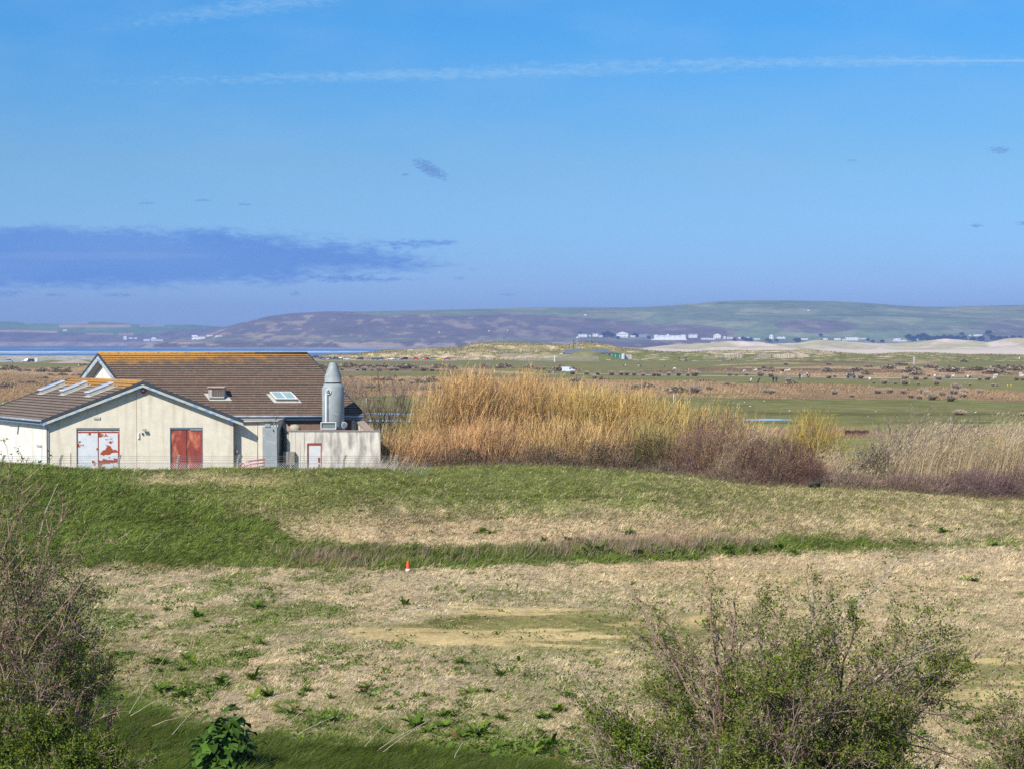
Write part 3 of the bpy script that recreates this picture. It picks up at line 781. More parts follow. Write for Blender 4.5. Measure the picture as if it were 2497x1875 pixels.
M_streaky = stained('streaked_render', (.68, .63, .52), (.60, .55, .45), (.20, .18, .15), .8, streak=(5, 5, .12), sc=1.6, hi=(.52, .62))
M_blue = mat('peeling_blue_paint', (.50, .54, .50), (.38, .42, .40), scale=5, stretch=(1, 1, 3), c3=(.17, .31, .58), c3lo=.56, c3hi=.6, c3scale=2.2)
M_fascia = mat('faded_blue_fascia', (.16, .24, .32), (.22, .28, .33), scale=3)
M_black = mat('black_trim', (.035, .04, .05), (.06, .065, .075), scale=4, rough=.6)
M_gut = mat('grey_gutter', (.36, .40, .46), (.22, .25, .29), scale=2, rough=.5)
M_pipe = mat('grey_blue_pipe', (.16, .20, .23), (.22, .26, .28), scale=3, rough=.5)
M_conc = mat('weathered_concrete', (.42, .38, .33), (.28, .26, .22), scale=5, bump=.4)
M_lead = mat('pale_flashing', (.50, .49, .44), (.38, .37, .33), scale=4)
M_brick = mat('brown_block', (.25, .155, .115), (.18, .115, .09), scale=3)
M_galv = mat('grey_paint', (.34, .37, .37), (.29, .32, .32), scale=2.5, rough=.55, metal=.0, c3=(.42, .44, .42), c3lo=.6, c3hi=.7)
M_white = mat('white_paint', (.74, .74, .72), (.64, .64, .62), scale=4)
M_glass = mat('skylight_glass', (.22, .34, .36), (.30, .42, .42), scale=1.5, rough=.12, spec=.8)
M_rustw = mat('rusted_white_door', (.66, .68, .69), (.56, .58, .60), scale=2, c3=(.30, .065, .03), c3lo=.61, c3hi=.63, c3scale=1.6, stretch=(1, 1, .9))
M_rustw2 = mat('rusted_white_leaf', (.64, .66, .67), (.56, .58, .60), scale=2, c3=(.32, .07, .03), c3lo=.53, c3hi=.55, c3scale=1.7, stretch=(.8, .8, 1.4))
M_rust = mat('rust_edge', (.38, .09, .04), (.26, .06, .035), scale=6)
M_redd = mat('red_oxide_door', (.34, .06, .04), (.20, .045, .035), scale=1.6, rough=.7, c3=(.62, .22, .11), c3lo=.54, c3hi=.7, c3scale=1.3, stretch=(1.6, 1.6, .7))
M_dark = mat('dark_gap', (.02, .02, .02), (.03, .03, .03))
bld = empty('industrial_building', (-23.6, 109, 3.5), 0, 'cream rendered works building with brown tiled roofs, rusty double doors and grey box annex', 'building')
INV = Matrix.Translation(-Vector((-23.6, 109, 3.5)))
def bobj(name, bm, mats, parent=None):
    bm.transform(INV)
    o = obj(name, bm, mats, None); o.parent = parent or bld
    return o
# --- gable wing
YA = 108.6
Az, Rz, HW = 7.15, 9.60, 6.40
RX = -23.56
LW = 12.0
e_off = DV * LW
def wingpt(s, t, dz=0):            # s: -1 left eave .. 0 ridge .. 1 right eave ; t metres along the wing
    return Vector((RX + s * HW, YA, Rz + (Az - Rz) * abs(s) + dz)) + DV * t
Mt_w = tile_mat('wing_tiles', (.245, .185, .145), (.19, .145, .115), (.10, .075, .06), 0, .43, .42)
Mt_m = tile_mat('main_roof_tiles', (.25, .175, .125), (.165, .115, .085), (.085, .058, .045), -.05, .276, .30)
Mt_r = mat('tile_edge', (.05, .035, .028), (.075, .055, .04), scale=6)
bm = BM(); uvl = bm.loops.layers.uv.new('UVMap')
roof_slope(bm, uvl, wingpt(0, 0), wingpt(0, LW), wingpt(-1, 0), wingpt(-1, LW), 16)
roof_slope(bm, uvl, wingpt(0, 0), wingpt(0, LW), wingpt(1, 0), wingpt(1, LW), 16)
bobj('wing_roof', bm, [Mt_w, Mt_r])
def wall_panel(bm, x0, x1, Y, z0, ztop, openings, depth=.18, thick=.3, mi=0, axis=None):
    """front wall in plane Y with reveals round openings (x0,x1,z0,z1); ztop(x) gives the head, listed break points are kept"""
    xs = sorted(set([x0, x1, RX] + [o_[0] for o_ in openings] + [o_[1] for o_ in openings]))
    xs = [x for x in xs if x0 <= x <= x1]
    def q(a, b, c, d):
        f = bm.faces.new([bm.verts.new(p) for p in (a, b, c, d)]); f.material_index = mi
    for a, b in zip(xs, xs[1:]):
        zb = z0
        for o_ in openings:
            if o_[0] <= a and b <= o_[1]: zb = o_[3]
        q((a, Y, zb), (b, Y, zb), (b, Y, ztop(b)), (a, Y, ztop(a)))
        q((a, Y + thick, z0), (a, Y + thick, ztop(a)), (b, Y + thick, ztop(b)), (b, Y + thick, z0))
    for (a, b, c, d) in openings:
        q((a, Y, c), (a, Y, d), (a, Y + depth, d), (a, Y + depth, c)); q((b, Y, d), (b, Y, c), (b, Y + depth, c), (b, Y + depth, d))
        q((a, Y, d), (b, Y, d), (b, Y + depth, d), (a, Y + depth, d))
YG = 109.0
zt = lambda x: Rz + (Az - Rz) * abs(x - RX) / HW - .14
GL, GR = XP(117, YG), XP(568, YG)
doors = []
for px0, px1, pyt in ((185, 291, 1043), (413.5, 494, 1042)):
    doors.append((XP(px0, YG), XP(px1, YG), 3.45, ZP(pyt, YG)))
bm = BM()
wall_panel(bm, GL, GR, YG, 3.3, zt, doors)
# return walls of the wing and its far gable
for x, s in ((GR, 1),):
    a = Vector((x, YG, 3.3)); b = a + DV * 11
    f = bm.faces.new([bm.verts.new(p) for p in (a, b, Vector((b.x, b.y, zt(x))), Vector((x, YG, zt(x))))])
ob = bobj('gable_wall', bm, M_wall)
bm = BM()
a = Vector((GL, YG, 3.3)); b = a + DV * 11.2
n_ = Vector((.807, .59, 0)) * .28
bm_prism(bm, [a + Vector((0, .002, 0)), b, b + n_, a + n_ + Vector((0, .002, 0))], (0, 0, zt(GL) - 3.3))
bobj('side_wall', bm, M_wall2)
bm = BM()
pts = [wingpt(-.93, LW - .5), wingpt(0, LW - .5), wingpt(.93, LW - .5)]
bm_prism(bm, [Vector((pts[0].x, pts[0].y, 3.3)), pts[0] + Vector((0, 0, -.2)), pts[1] + Vector((0, 0, -.2)), pts[2] + Vector((0, 0, -.2)), Vector((pts[2].x, pts[2].y, 3.3))], DV * .25)
bobj('gable_wall', bm, M_wall)
# movement joint and shallow vertical cracks of the render
bm = BM(); xj = XP(332, YG)
bm_box(bm, (xj, YG - .004, (3.4 + zt(xj)) / 2), (.025, .012, zt(xj) - 3.45))
bobj('wall_joint', bm, mat('joint_stain', (.40, .31, .20), (.30, .23, .15)))
# doors: two leaves each
def door_leaves(x0, x1, z0, z1, Y, mats, hand=None):
    d = empty('double_door', (0, 0, 0)); d.parent = bld
    xm = (x0 + x1) / 2
    for k, (a, b) in enumerate(((x0 + .05, xm - .015), (xm + .015, x1 - .05))):
        bm = BM(); bm_box(bm, ((a + b) / 2, Y + .12, (z0 + z1 - .18) / 2), (b - a, .06, z1 - .18 - z0), bevel=.008)
        bm.transform(INV); o_ = obj('door_leaf', bm, mats[k]); o_.parent = d
    bm = BM()
    bm_box(bm, (x0 + .022, Y + .10, (z0 + z1) / 2), (.044, .12, z1 - z0 - .002)); bm_box(bm, (x1 - .022, Y + .10, (z0 + z1) / 2), (.044, .12, z1 - z0 - .002))
    bm_box(bm, (xm, Y + .10, z1 - .05), (x1 - x0 - .09, .12, .09))
    bm.transform(INV); o_ = obj('door_frame', bm, mats[2]); o_.parent = d
    if hand:
        bm = BM(); bm_box(bm, (xm + .12, Y + .07, z0 + hand), (.10, .05, .22)); bm.transform(INV); o_ = obj('handle', bm, M_galv); o_.parent = d
    bm = BM(); bm_box(bm, (xm - .02, Y + .082, (z0 + z1 - .2) / 2), (.05, .02, z1 - .25 - z0)); bm.transform(INV); o_ = obj('cover_strip', bm, mats[3]); o_.parent = d
    return d
d = doors[0]; q_ = door_leaves(d[0], d[1], d[2], d[3], YG, (M_rustw, M_rustw2, M_fascia, M_rust)); q_['label'] = 'white double door flaking to rust'
bm = BM()
w_ = d[1] - d[0]
bm_box(bm, (d[0] + w_ * .5, YG + .086, d[3] - .27), (w_ - .14, .012, .10)); bm_box(bm, (d[1] - .10, YG + .086, (d[2] + d[3]) / 2 - .1), (.10, .012, d[3] - d[2] - .5))
bm.transform(INV); o_ = obj('rust_band', bm, M_rust); o_.parent = q_
d = doors[1]; q_ = door_leaves(d[0], d[1], d[2], d[3], YG, (M_redd, M_redd, M_fascia, mat('dark_rust', (.16, .04, .035), (.1, .03, .03))), hand=.75); q_['label'] = 'red oxide double door'
bm = BM(); bm_box(bm, (d[1] - .45, YG + .06, d[3] - .14), (.75, .04, .05)); bm.transform(INV); o_ = obj('door_track', bm, M_lead); o_.parent = q_
# barge boards of the front gable and of the far verge
def barge(s0, s1, t, w, d, dz, m, name, off=0.0):
    bm = BM()
    for sg in (-1, 1):
        a, b = wingpt(0, t, dz), wingpt(sg * s1, t, dz)
        if sg == 1 and s0: b = wingpt(s0, t, dz)
        bm_prism(bm, [a, b, b + Vector((0, 0, -w)), a + Vector((0, 0, -w))], Vector((0, -d, 0)))
    return bobj(name, bm, m)
barge(0, 1.0, -.002, .17, .045, -.155, M_blue, 'barge_board')
barge(0, 1.008, .05, .19, .12, .07, M_black, 'verge_trim')
barge(0, 1.008, LW + .10, .17, .12, .065, M_black, 'verge_trim')
bm = BM()
for s in (-1, 1):
    a, b = wingpt(0, .03, -.125), wingpt(s * .985, .03, -.125)
    bm_prism(bm, [a, b, b + Vector((0, YG - YA - .04, 0)), a + Vector((0, YG - YA - .04, 0))], (0, 0, -.018))
bobj('soffit', bm, M_lead)
bm = BM(); bm_tube(bm, [wingpt(0, -.02, .03), wingpt(0, LW + .02, .03)], .10, 8)
bobj('ridge_tiles', bm, mat('lichen_ridge', (.50, .27, .05), (.36, .20, .07), scale=5, c3=(.22, .16, .12), c3lo=.55, c3hi=.62))
# eave gutter, fascia and downpipe on the left
bm = BM(); a, b = wingpt(-1, .05, -.03), wingpt(-1, LW - .1, -.03)
bm_tube(bm, [a + Vector((-.04, 0, 0)), b + Vector((-.04, 0, 0))], .075, 8); bobj('gutter', bm, M_gut)
bm = BM(); a, b = wingpt(-.985, .1, -.12), wingpt(-.985, LW - .2, -.12)
bm_prism(bm, [a, b, b + Vector((0, 0, -.20)), a + Vector((0, 0, -.20))], Vector((.03, 0.02, 0))); bobj('fascia_board', bm, M_fascia)
bm = BM(); x_ = XP(113.5, 108.85)
bm_tube(bm, [(XP(99, 108.7), 108.75, ZP(1031, 108.7)), (XP(100, 108.7), 108.75, ZP(1036, 108.7)), (x_, 108.9, ZP(1043, 108.8)), (x_, 108.9, 3.5)], .052, 8); bobj('downpipe', bm, M_pipe)
# three raised rooflights on the left slope
nl = (wingpt(-1, 0) - wingpt(0, 0)).cross(DV).normalized()
if nl.z < 0: nl = -nl
sl_dir = (wingpt(-1, 0) - wingpt(0, 0)).normalized()
def slope_frame(px, py):
    """point of the wing's left slope plane seen at px,py"""
    o_ = Vector((0, 0, CZ)); d_ = P(px, py, 100) - o_
    k = (wingpt(0, 0) - o_).dot(nl) / d_.dot(nl); return o_ + d_ * k
for corners in (((107, 957), (152, 943)), ((160, 959), (206, 945)), ((223, 963), (269, 948))):
    a, b = slope_frame(*corners[0]), slope_frame(*corners[1])
    ln = abs((b - a).dot(sl_dir)) * 1.0
    base = a + (b - a) * .5
    Lr, Wr = 1.65, .68
    r_ = empty('rooflight', (0, 0, 0)); r_.parent = bld
    def frame_box(c, sx, sy, z0, z1, mt, nm, parent):
        bm = BM(); x, y = sl_dir * sx / 2, DV * sy / 2
        bm_prism(bm, [c - x - y + nl * z0, c + x - y + nl * z0, c + x + y + nl * z0, c - x + y + nl * z0], nl * (z1 - z0)); bm.transform(INV)
        o_ = obj(nm, bm, mt); o_.parent = parent; return o_
    frame_box(base, Lr + .35, Wr + .3, .03, .05, M_lead, 'flashing', r_)
    frame_box(base, Lr, Wr, .05, .30, M_lead, 'curb', r_)
    frame_box(base, Lr + .10, Wr + .08, .30, .35, M_white, 'frame', r_)
    for k in (-1, 1): frame_box(base + DV * k * .19, Lr - .06, .22, .35, .362, mat('blue_film_glass', (.22, .33, .55), (.30, .40, .56), scale=1, rough=.15, spec=.8), 'glass_strip', r_)
# alarm box, lamps, small boxes on the gable
def wallbox(name, px, py, w, h, dpt, m, Y=YG, parent=None, bevel=.01):
    bm = BM(); bm_box(bm, (XP(px, Y), Y - dpt / 2 - .002, ZP(py, Y)), (w, dpt, h), bevel=bevel); return bobj(name, bm, m, parent)
bm = BM(); c_ = P(349.5, 953, YG - .12)
hexp = [Vector((c_.x + x, YG - .16, c_.z + z)) for x, z in ((-.13, .14), (.13, .14), (.17, .03), (.06, -.17), (-.06, -.17), (-.17, .03))]
bm_prism(bm, hexp, (0, .155, 0)); ab = bobj('alarm_box', bm, mat('alarm_red', (.55, .02, .03), (.45, .02, .03), rough=.4))
bm = BM(); bm_box(bm, (c_.x, YG - .168, c_.z + .035), (.16, .014, .10), bevel=.004); bm.transform(INV); o_ = obj('alarm_badge', bm, M_white); o_.parent = ab; o_.matrix_parent_inverse = Matrix.Identity(4)
wallbox('air_vent', 236, 1019, .42, .15, .07, M_lead)
wallbox('meter_box', 337, 1062, .12, .38, .09, M_white)
def floodlight(px, py, Y=YG, s=1.0):
    f = empty('floodlight', (0, 0, 0)); f.parent = bld; c = P(px, py, Y)
    bm = BM(); bm_box(bm, (c.x, Y - .22 * s, c.z), (.24 * s, .16 * s, .13 * s), bevel=.01); bm.transform(INV); o_ = obj('lamp_housing', bm, M_galv); o_.parent = f
    bm = BM(); bm_tube(bm, [(c.x, Y - .16 * s, c.z - .02), (c.x, Y - .08 * s, c.z - .14 * s), (c.x, Y - .004, c.z - .14 * s)], .018, 6); bm.transform(INV); o_ = obj('bracket', bm, M_black); o_.parent = f
floodlight(354, 1047)
wallbox('sensor', 347, 1057, .09, .12, .10, M_black)
# lamp and small white door on the side wall
def side_pt(px, z):
    d_ = (px - 1248.5) / F
    t = (d_ * YG - GL) / (DV.x - d_ * DV.y)
    p = Vector((GL, YG, 0)) + DV * t; p.z = z; return p
no = Vector((-.807, -.59, 0))
p = side_pt(46, 5.6); pz = ZP(1040, p.y)
bm = BM(); bm_prism(bm, [Vector((p.x, p.y, pz - .02)) + no * .05, Vector((p.x, p.y, pz + .03)) + no * .6, Vector((p.x, p.y, pz + .09)) + no * .6, Vector((p.x, p.y, pz + .10)) + no * .05], DV * .25)
bobj('wall_lamp', bm, M_galv)
p0, p1 = side_pt(91.5, 0), side_pt(101.5, 0)
bm = BM(); zt_ = ZP(1089, p0.y)
bm_prism(bm, [Vector((p0.x, p0.y, 3.5)) + no * .002, Vector((p1.x, p1.y, 3.5)) + no * .002, Vector((p1.x, p1.y, zt_)) + no * .002, Vector((p0.x, p0.y, zt_)) + no * .002], no * .06)
bobj('side_door', bm, mat('door_white', (.78, .79, .80), (.72, .73, .75)))
bm = BM(); bm_prism(bm, [Vector((p0.x, p0.y, zt_ + .02)) + no * .002, Vector((p1.x, p1.y, zt_ + .02)) + no * .002, Vector((p1.x, p1.y, zt_ + .14)) + no * .002, Vector((p0.x, p0.y, zt_ + .14)) + no * .002], no * .10)
bobj('door_hood', bm, M_lead)

# --- main block
YE, EZ, MZ, TT = 112.6, 7.31, 11.32, 7.75
ER, RR = XP(890, YE), XP(890, YE) - .59 * TT
RL = XP(240, YE + .807 * TT); ELx = RL + .59 * TT
def mainpt(u, t, dz=0):           # u 0 left..1 right ; t metres along DV from the eave
    x0 = ELx + u * (ER - ELx)
    z = EZ + (MZ - EZ) * (t / TT if t <= TT else (2 * TT - t) / TT)
    return Vector((x0 + DV.x * t, YE + DV.y * t, z + dz))
bm = BM(); uvl = bm.loops.layers.uv.new('UVMap')
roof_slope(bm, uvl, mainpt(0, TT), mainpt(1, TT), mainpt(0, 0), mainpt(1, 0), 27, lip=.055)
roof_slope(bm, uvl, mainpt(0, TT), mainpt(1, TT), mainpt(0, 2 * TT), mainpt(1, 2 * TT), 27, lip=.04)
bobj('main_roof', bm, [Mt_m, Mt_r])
bm = BM(); bm_tube(bm, [mainpt(0, TT, .03), mainpt(.75, TT, .03)], .11, 8); bobj('ridge_tiles', bm, MATS['lichen_ridge'])
bm = BM(); bm_tube(bm, [mainpt(.75, TT, .03), mainpt(1, TT, .03)], .11, 8); bobj('ridge_tiles', bm, Mt_r)
# verges
for u, off in ((0, -.06), (1, .06)):
    bm = BM()
    for t0, t1 in ((0, TT), (TT, 2 * TT)):
        a, b = mainpt(u, t0, .07), mainpt(u, t1, .07)
        bm_prism(bm, [a, b, b + Vector((0, 0, -.2)), a + Vector((0, 0, -.2))], Vector((off, 0, 0)))
    bobj('verge_trim', bm, M_black)
bm = BM()
for t0, t1 in ((0, TT), (TT, 2 * TT)):
    a, b = mainpt(0, t0, -.12) + Vector((-.01, 0, 0)), mainpt(0, t1, -.12) + Vector((-.01, 0, 0))
    bm_prism(bm, [a, b, b + Vector((0, 0, -.34)), a + Vector((0, 0, -.34))], Vector((-.04, 0, 0)))
bobj('barge_board', bm, M_blue)
bm = BM()                          # deep soffit returns behind the left barge board
for t0, t1 in ((0.2, TT), (TT, 2 * TT - .2)):
    a, b = mainpt(0, t0, -.42), mainpt(0, t1, -.42)
    bm_prism(bm, [a, b, b + Vector((.55, 0, 0)), a + Vector((.55, 0, 0))], (0, 0, -.02))
bobj('soffit', bm, M_conc)
# gable walls
for u, dx, mt in ((0, .55, M_wall2), (1, -.45, M_wall)):
    bm = BM()
    a, r, b = mainpt(u, .35, -.16), mainpt(u, TT, -.16), mainpt(u, 2 * TT - .35, -.16)
    pts = [Vector((p_.x + dx, p_.y, p_.z)) for p_ in (a, r, b)]
    bm_prism(bm, [Vector((pts[0].x, pts[0].y, 3.3)), *pts, Vector((pts[2].x, pts[2].y, 3.3))], Vector((.25 if u == 0 else -.25, 0, 0)))
    bobj('gable_wall', bm, mt)
# front wall under the eave
YW = YE + .40
bm = BM(); x0, x1 = XP(520, YW), mainpt(1, .35).x - .46
bm_box(bm, ((x0 + x1) / 2, YW + .15, (3.3 + EZ - .1) / 2), (x1 - x0, .3, EZ - .1 - 3.3)); bobj('front_wall', bm, M_wall)
x2 = XP(690, YW)
bm = BM(); bm_box(bm, ((x2 + x1) / 2, YW - .02, (5.0 + EZ - .2) / 2), (x1 - x2, .036, EZ - .2 - 5.0)); 
bk = bobj('block_infill', bm, M_brick)
bm = BM()
for k in range(6):
    z_ = 5.2 + k * .24
    bm_box(bm, ((x2 + x1) / 2, YW - .041, z_), (x1 - x2 - .01, .006, .018))
    xx = x2 + .2 + (.22 if k % 2 else 0)
    while xx < x1 - .1:
        bm_box(bm, (xx, YW - .0412, z_ + .12), (.016, .006, .22)); xx += .45
bm.transform(INV); o_ = obj('mortar', bm, mat('mortar', (.28, .20, .16), (.22, .16, .13))); o_.parent = bk
# main eave gutter and fascia
bm = BM(); bm_tube(bm, [mainpt(.2, -.03, -.04), mainpt(.995, -.03, -.04)], .07, 8); bobj('gutter', bm, M_gut)
bm = BM(); a, b = mainpt(.2, .1, -.10), mainpt(.99, .1, -.10)
bm_prism(bm, [a + Vector((0, 0, 0)), b, b + Vector((0, 0, -.24)), a + Vector((0, 0, -.24))], Vector((0, .03, 0))); bobj('fascia_board', bm, M_fascia)
# rooflight and louvred vent on the main slope
nm = (mainpt(1, 0) - mainpt(0, 0)).cross(mainpt(0, TT) - mainpt(0, 0)).normalized()
if nm.z < 0: nm = -nm
def main_at(px, py):
    o_ = Vector((0, 0, CZ)); d_ = P(px, py, 100) - o_
    return o_ + d_ * ((mainpt(0, 0) - o_).dot(nm) / d_.dot(nm))
upm = (mainpt(0, TT) - mainpt(0, 0)).normalized(); XV = Vector((1, 0, 0))
def mbox(c, sx, sy, z0, z1, mt, nm_, parent):
    bm = BM(); x, y = XV * sx / 2, upm * sy / 2
    bm_prism(bm, [c - x - y + nm * z0, c + x - y + nm * z0, c + x + y + nm * z0, c - x + y + nm * z0], nm * (z1 - z0)); bm.transform(INV)
    o_ = obj(nm_, bm, mt); o_.parent = parent; return o_
r_ = empty('rooflight', (0, 0, 0)); r_.parent = bld; c = main_at(692, 972)
mbox(c - upm * .05, 1.85, 1.25, .045, .06, M_lead, 'flashing', r_); mbox(c, 1.38, .95, .06, .24, M_conc, 'curb', r_); mbox(c, 1.44, 1.0, .24, .29, M_white, 'frame', r_)
for k in (-1, 1): mbox(c + XV * k * .34, .60, .84, .29, .302, M_glass, 'pane', r_)
v_ = empty('roof_vent', (0, 0, 0)); v_.parent = bld; c = main_at(530, 968)
mbox(c + XV * 0 - upm * .1, 1.5, 1.0, .045, .06, M_lead, 'flashing', v_)
bm = BM(); zc_ = c.z
bm_box(bm, (c.x, c.y - .05, c.z + .28), (1.05, .75, .66)); bm.transform(INV); o_ = obj('vent_box', bm, M_lead); o_.parent = v_
bm = BM(); bm_box(bm, (c.x, c.y - .07, c.z + .65), (1.2, .95, .10), bevel=.03); bm.transform(INV); o_ = obj('vent_cap', bm, mat('pink_stained_cap', (.50, .38, .31), (.44, .22, .14), scale=4)); o_.parent = v_
bm = BM(); bm_box(bm, (c.x + .10, c.y - .44, c.z + .30), (.78, .02, .42))
for k in range(7): bm_box(bm, (c.x - .22 + k * .11, c.y - .455, c.z + .30), (.02, .02, .40), mi=1)
bm.transform(INV); o_ = obj('louvre', bm, [mat('louvre_brown', (.09, .06, .055), (.14, .10, .09)), M_conc]); o_.parent = v_

# --- grey equipment box, cables and lamp in the recess
bm = BM(); bx0, bx1 = XP(639, 109.2), XP(675, 109.2)
bm_box(bm, ((bx0 + bx1) / 2, 109.38, (3.4 + ZP(1040, 109.2)) / 2), (bx1 - bx0, .36, ZP(1040, 109.2) - 3.4), bevel=.02); bobj('grey_cabinet', bm, M_galv)
YL = 109.6
bm = BM(); lx0, lx1, lz = XP(566, YL), XP(677, YL), ZP(1027, YL); bm_box(bm, ((lx0 + lx1) / 2, (YL + YW - .03) / 2, (3.3 + lz) / 2), (lx1 - lx0, YW - .03 - YL, lz - 3.3)); bobj('link_wall', bm, M_wall)
bm = BM(); bm_box(bm, ((lx0 + lx1) / 2, (YL + YW) / 2 - .1, lz + .035), (lx1 - lx0 + .1, YW - YL + .2, .06)); bobj('link_roof', bm, M_conc)
bm = BM(); bm_tube(bm, [P(588, 1027.5, 109.4), P(662, 1026.5, 109.4)], .035, 6)
for px in (600, 628, 655): bm_tube(bm, [P(px, 1027, 109.4), P(px, 1027, 109.4) + Vector((0, .25, 0))], .02, 5)
bobj('conduit', bm, M_lead)
floodlight(655, 1036, YL, 1.5); floodlight(576, 1099, YL, 1.2)
bm = BM(); bm_tube(bm, [P(628, 1028, 109.59), P(628, 1143, 109.59)], .02, 5); bobj('cable', bm, mat('joint_stain', (.4, .3, .2)))
bm = BM(); bm_tube(bm, [P(672, 1018, 112.5), P(671, 1026, 109.5), P(667, 1038, 109.4), P(666, 1050, 109.12)], .04, 6); bobj('pipe_elbow', bm, M_pipe)

# --- walled yard round the stack
YF = 110.2
zf_, zb_ = ZP(1048.5, YF), ZP(1023.5, YW)
fx0, fx1 = XP(699, YF), XP(927, YF)
ddx0, ddx1, dz1 = XP(748, YF), XP(784, YF), ZP(1080, YF)
bm = BM()
_RX = RX; RX = -99
wall_panel(bm, fx0 + 1.15, fx1, YF, 3.3, lambda x: zf_ - .08, [(ddx0, ddx1, 3.3, dz1)], depth=.15, thick=.25)
RX = _RX
f = bm.faces.new([bm.verts.new(p) for p in ((fx1, YF, 3.3), (fx1, YF + .25, 3.3), (fx1, YF + .25, zf_ - .08), (fx1, YF, zf_ - .08))])
bobj('yard_wall', bm, M_yard)
bm = BM(); bm_box(bm, (fx0 + .575, YF + .125, (3.3 + zf_ - .08) / 2), (1.148, .25, zf_ - .08 - 3.3)); bobj('yard_wall', bm, M_streaky)
def side_wall(xf, xb, mt, wid=.3):
    bm = BM()
    pts = [Vector((xf, YF + .252, 3.3)), Vector((xb, YW - .05, 3.3)), Vector((xb, YW - .05, zb_ - .08)), Vector((xf, YF + .252, zf_ - .085))]
    bm_prism(bm, pts, Vector((wid, 0, 0))); bobj('yard_wall', bm, mt)
    bm = BM(); pts = [Vector((xf - .06, YF - .04, zf_ - .078)), Vector((xb - .06, YW - .06, zb_ - .078)), Vector((xb - .06, YW - .06, zb_ + .02)), Vector((xf - .06, YF - .04, zf_ + .022))]
    bm_prism(bm, pts, Vector((wid + .12, 0, 0))); bobj('coping', bm, M_cop)
M_cop = mat('brown_coping', (.30, .22, .165), (.38, .30, .24), scale=4, bump=.3)
side_wall(fx0, XP(676, YW), M_streaky); side_wall(XP(893, YF), XP(868, YW), M_yard, .42)
bm = BM(); bm_box(bm, ((fx0 + fx1) / 2 + .15, YF + .12, zf_ - .045), (fx1 - fx0 - .28, .34, .065), bevel=.008); bobj('coping', bm, M_cop)
d_ = empty('yard_door', (0, 0, 0)); d_.parent = bld
bm = BM(); bm_box(bm, ((ddx0 + ddx1) / 2 + .02, YF + .10, (3.3 + dz1 - .1) / 2), (ddx1 - ddx0 - .16, .05, dz1 - .1 - 3.3)); bm.transform(INV)
o_ = obj('door_leaf', bm, mat('white_rusting_leaf', (.66, .67, .66), (.58, .58, .56), scale=2, c3=(.30, .06, .03), c3lo=.62, c3hi=.64, c3scale=2.2)); o_.parent = d_
bm = BM(); bm_box(bm, (ddx0 + .04, YF + .08, (3.3 + dz1) / 2), (.075, .1, dz1 - 3.3)); bm_box(bm, (ddx1 - .04, YF + .08, (3.3 + dz1) / 2), (.075, .1, dz1 - 3.3)); bm_box(bm, ((ddx0 + ddx1) / 2, YF + .08, dz1 - .06), (ddx1 - ddx0 - .16, .1, .12))
bm.transform(INV); o_ = obj('door_frame', bm, M_rust); o_.parent = d_
bm = BM(); bm_box(bm, (ddx1 - .2, YF + .05, 4.55), (.10, .06, .3)); bm_box(bm, (ddx1 - .2, YF + .04, 4.2), (.08, .05, .16)); bm.transform(INV); o_ = obj('handle', bm, M_rust); o_.parent = d_
# utility cabinet hung on the streaked wall
u_ = empty('utility_cabinet', (0, 0, 0)); u_.parent = bld
for px in (698, 712.5):
    bm = BM(); bm_box(bm, (XP(px, YF), YF - .16, ZP(1116, YF)), (.37, .31, .84), bevel=.015); bm.transform(INV); o_ = obj('cabinet_door', bm, mat('taupe_steel', (.24, .21, .17), (.30, .27, .22), scale=3)); o_.parent = u_
bm = BM(); bm_box(bm, (XP(705, YF), YF - .15, ZP(1137, YF)), (.6, .22, .16)); bm.transform(INV); o_ = obj('cabinet_foot', bm, M_black); o_.parent = u_

# ============================================================ VENT STACK in the yard
SX, SY = XP(812, 111.55), 111.55
stk = empty('vent_stack', (SX, SY, 3.5), 0, 'tall grey cylindrical vent stack with tapered cap, standing inside the walled yard', 'vent stack')
zS = lambda py: ZP(py, SY) - 3.5
r1 = 27 / F * SY
bm = BM(); bm_lathe(bm, [(r1, 0), (r1, zS(946)), (r1 * .79, zS(935.5))], 40); obj('stack_body', bm, M_galv, stk)
bm = BM(); bm_lathe(bm, [(r1 * .70, zS(936)), (r1 * .70, zS(932.5))], 32); obj('gap_ring', bm, M_black, stk)
bm = BM(); bm_lathe(bm, [(r1 * .80, zS(932.6)), (r1 * .80, zS(931)), (r1 * .765, zS(930.6)), (r1 * .765, zS(919)), (r1 * .30, zS(884.5))], 40, cap=False); obj('stack_cap', bm, M_galv, stk)
bm = BM(); bm_lathe(bm, [(r1 * .285, zS(890)), (r1 * .285, zS(885))], 24); obj('flue_mouth', bm, M_dark, stk)
pxo = XP(795, SY - r1) - SX
bm = BM(); bm_tube(bm, [(pxo, -r1 - .10, .8), (pxo, -r1 - .10, zS(958))], .045, 8); obj('riser_pipe', bm, M_white, stk)
bm = BM(); cxo = XP(800.5, SY - r1) - SX
def ring(bm, c, R_, r_, axis='Y', n=24, k=6):
    rs = []
    for i in range(n):
        a = 2 * math.pi * i / n; cc = Vector((math.cos(a), 0, math.sin(a))) if axis == 'Y' else Vector((0, math.cos(a), math.sin(a)))
        o2 = Vector((0, 1, 0)) if axis == 'Y' else Vector((1, 0, 0))
        rs.append([bm.verts.new(Vector(c) + cc * (R_ + r_ * math.cos(2 * math.pi * j / k)) + o2 * r_ * math.sin(2 * math.pi * j / k)) for j in range(k)])
    for i in range(n):
        for j in range(k): bm.faces.new((rs[i][j], rs[(i + 1) % n][j], rs[(i + 1) % n][(j + 1) % k], rs[i][(j + 1) % k]))
ring(bm, (cxo, -r1 - .03, zS(954.5)), .155, .035); obj('inspection_ring', bm, M_white, stk)
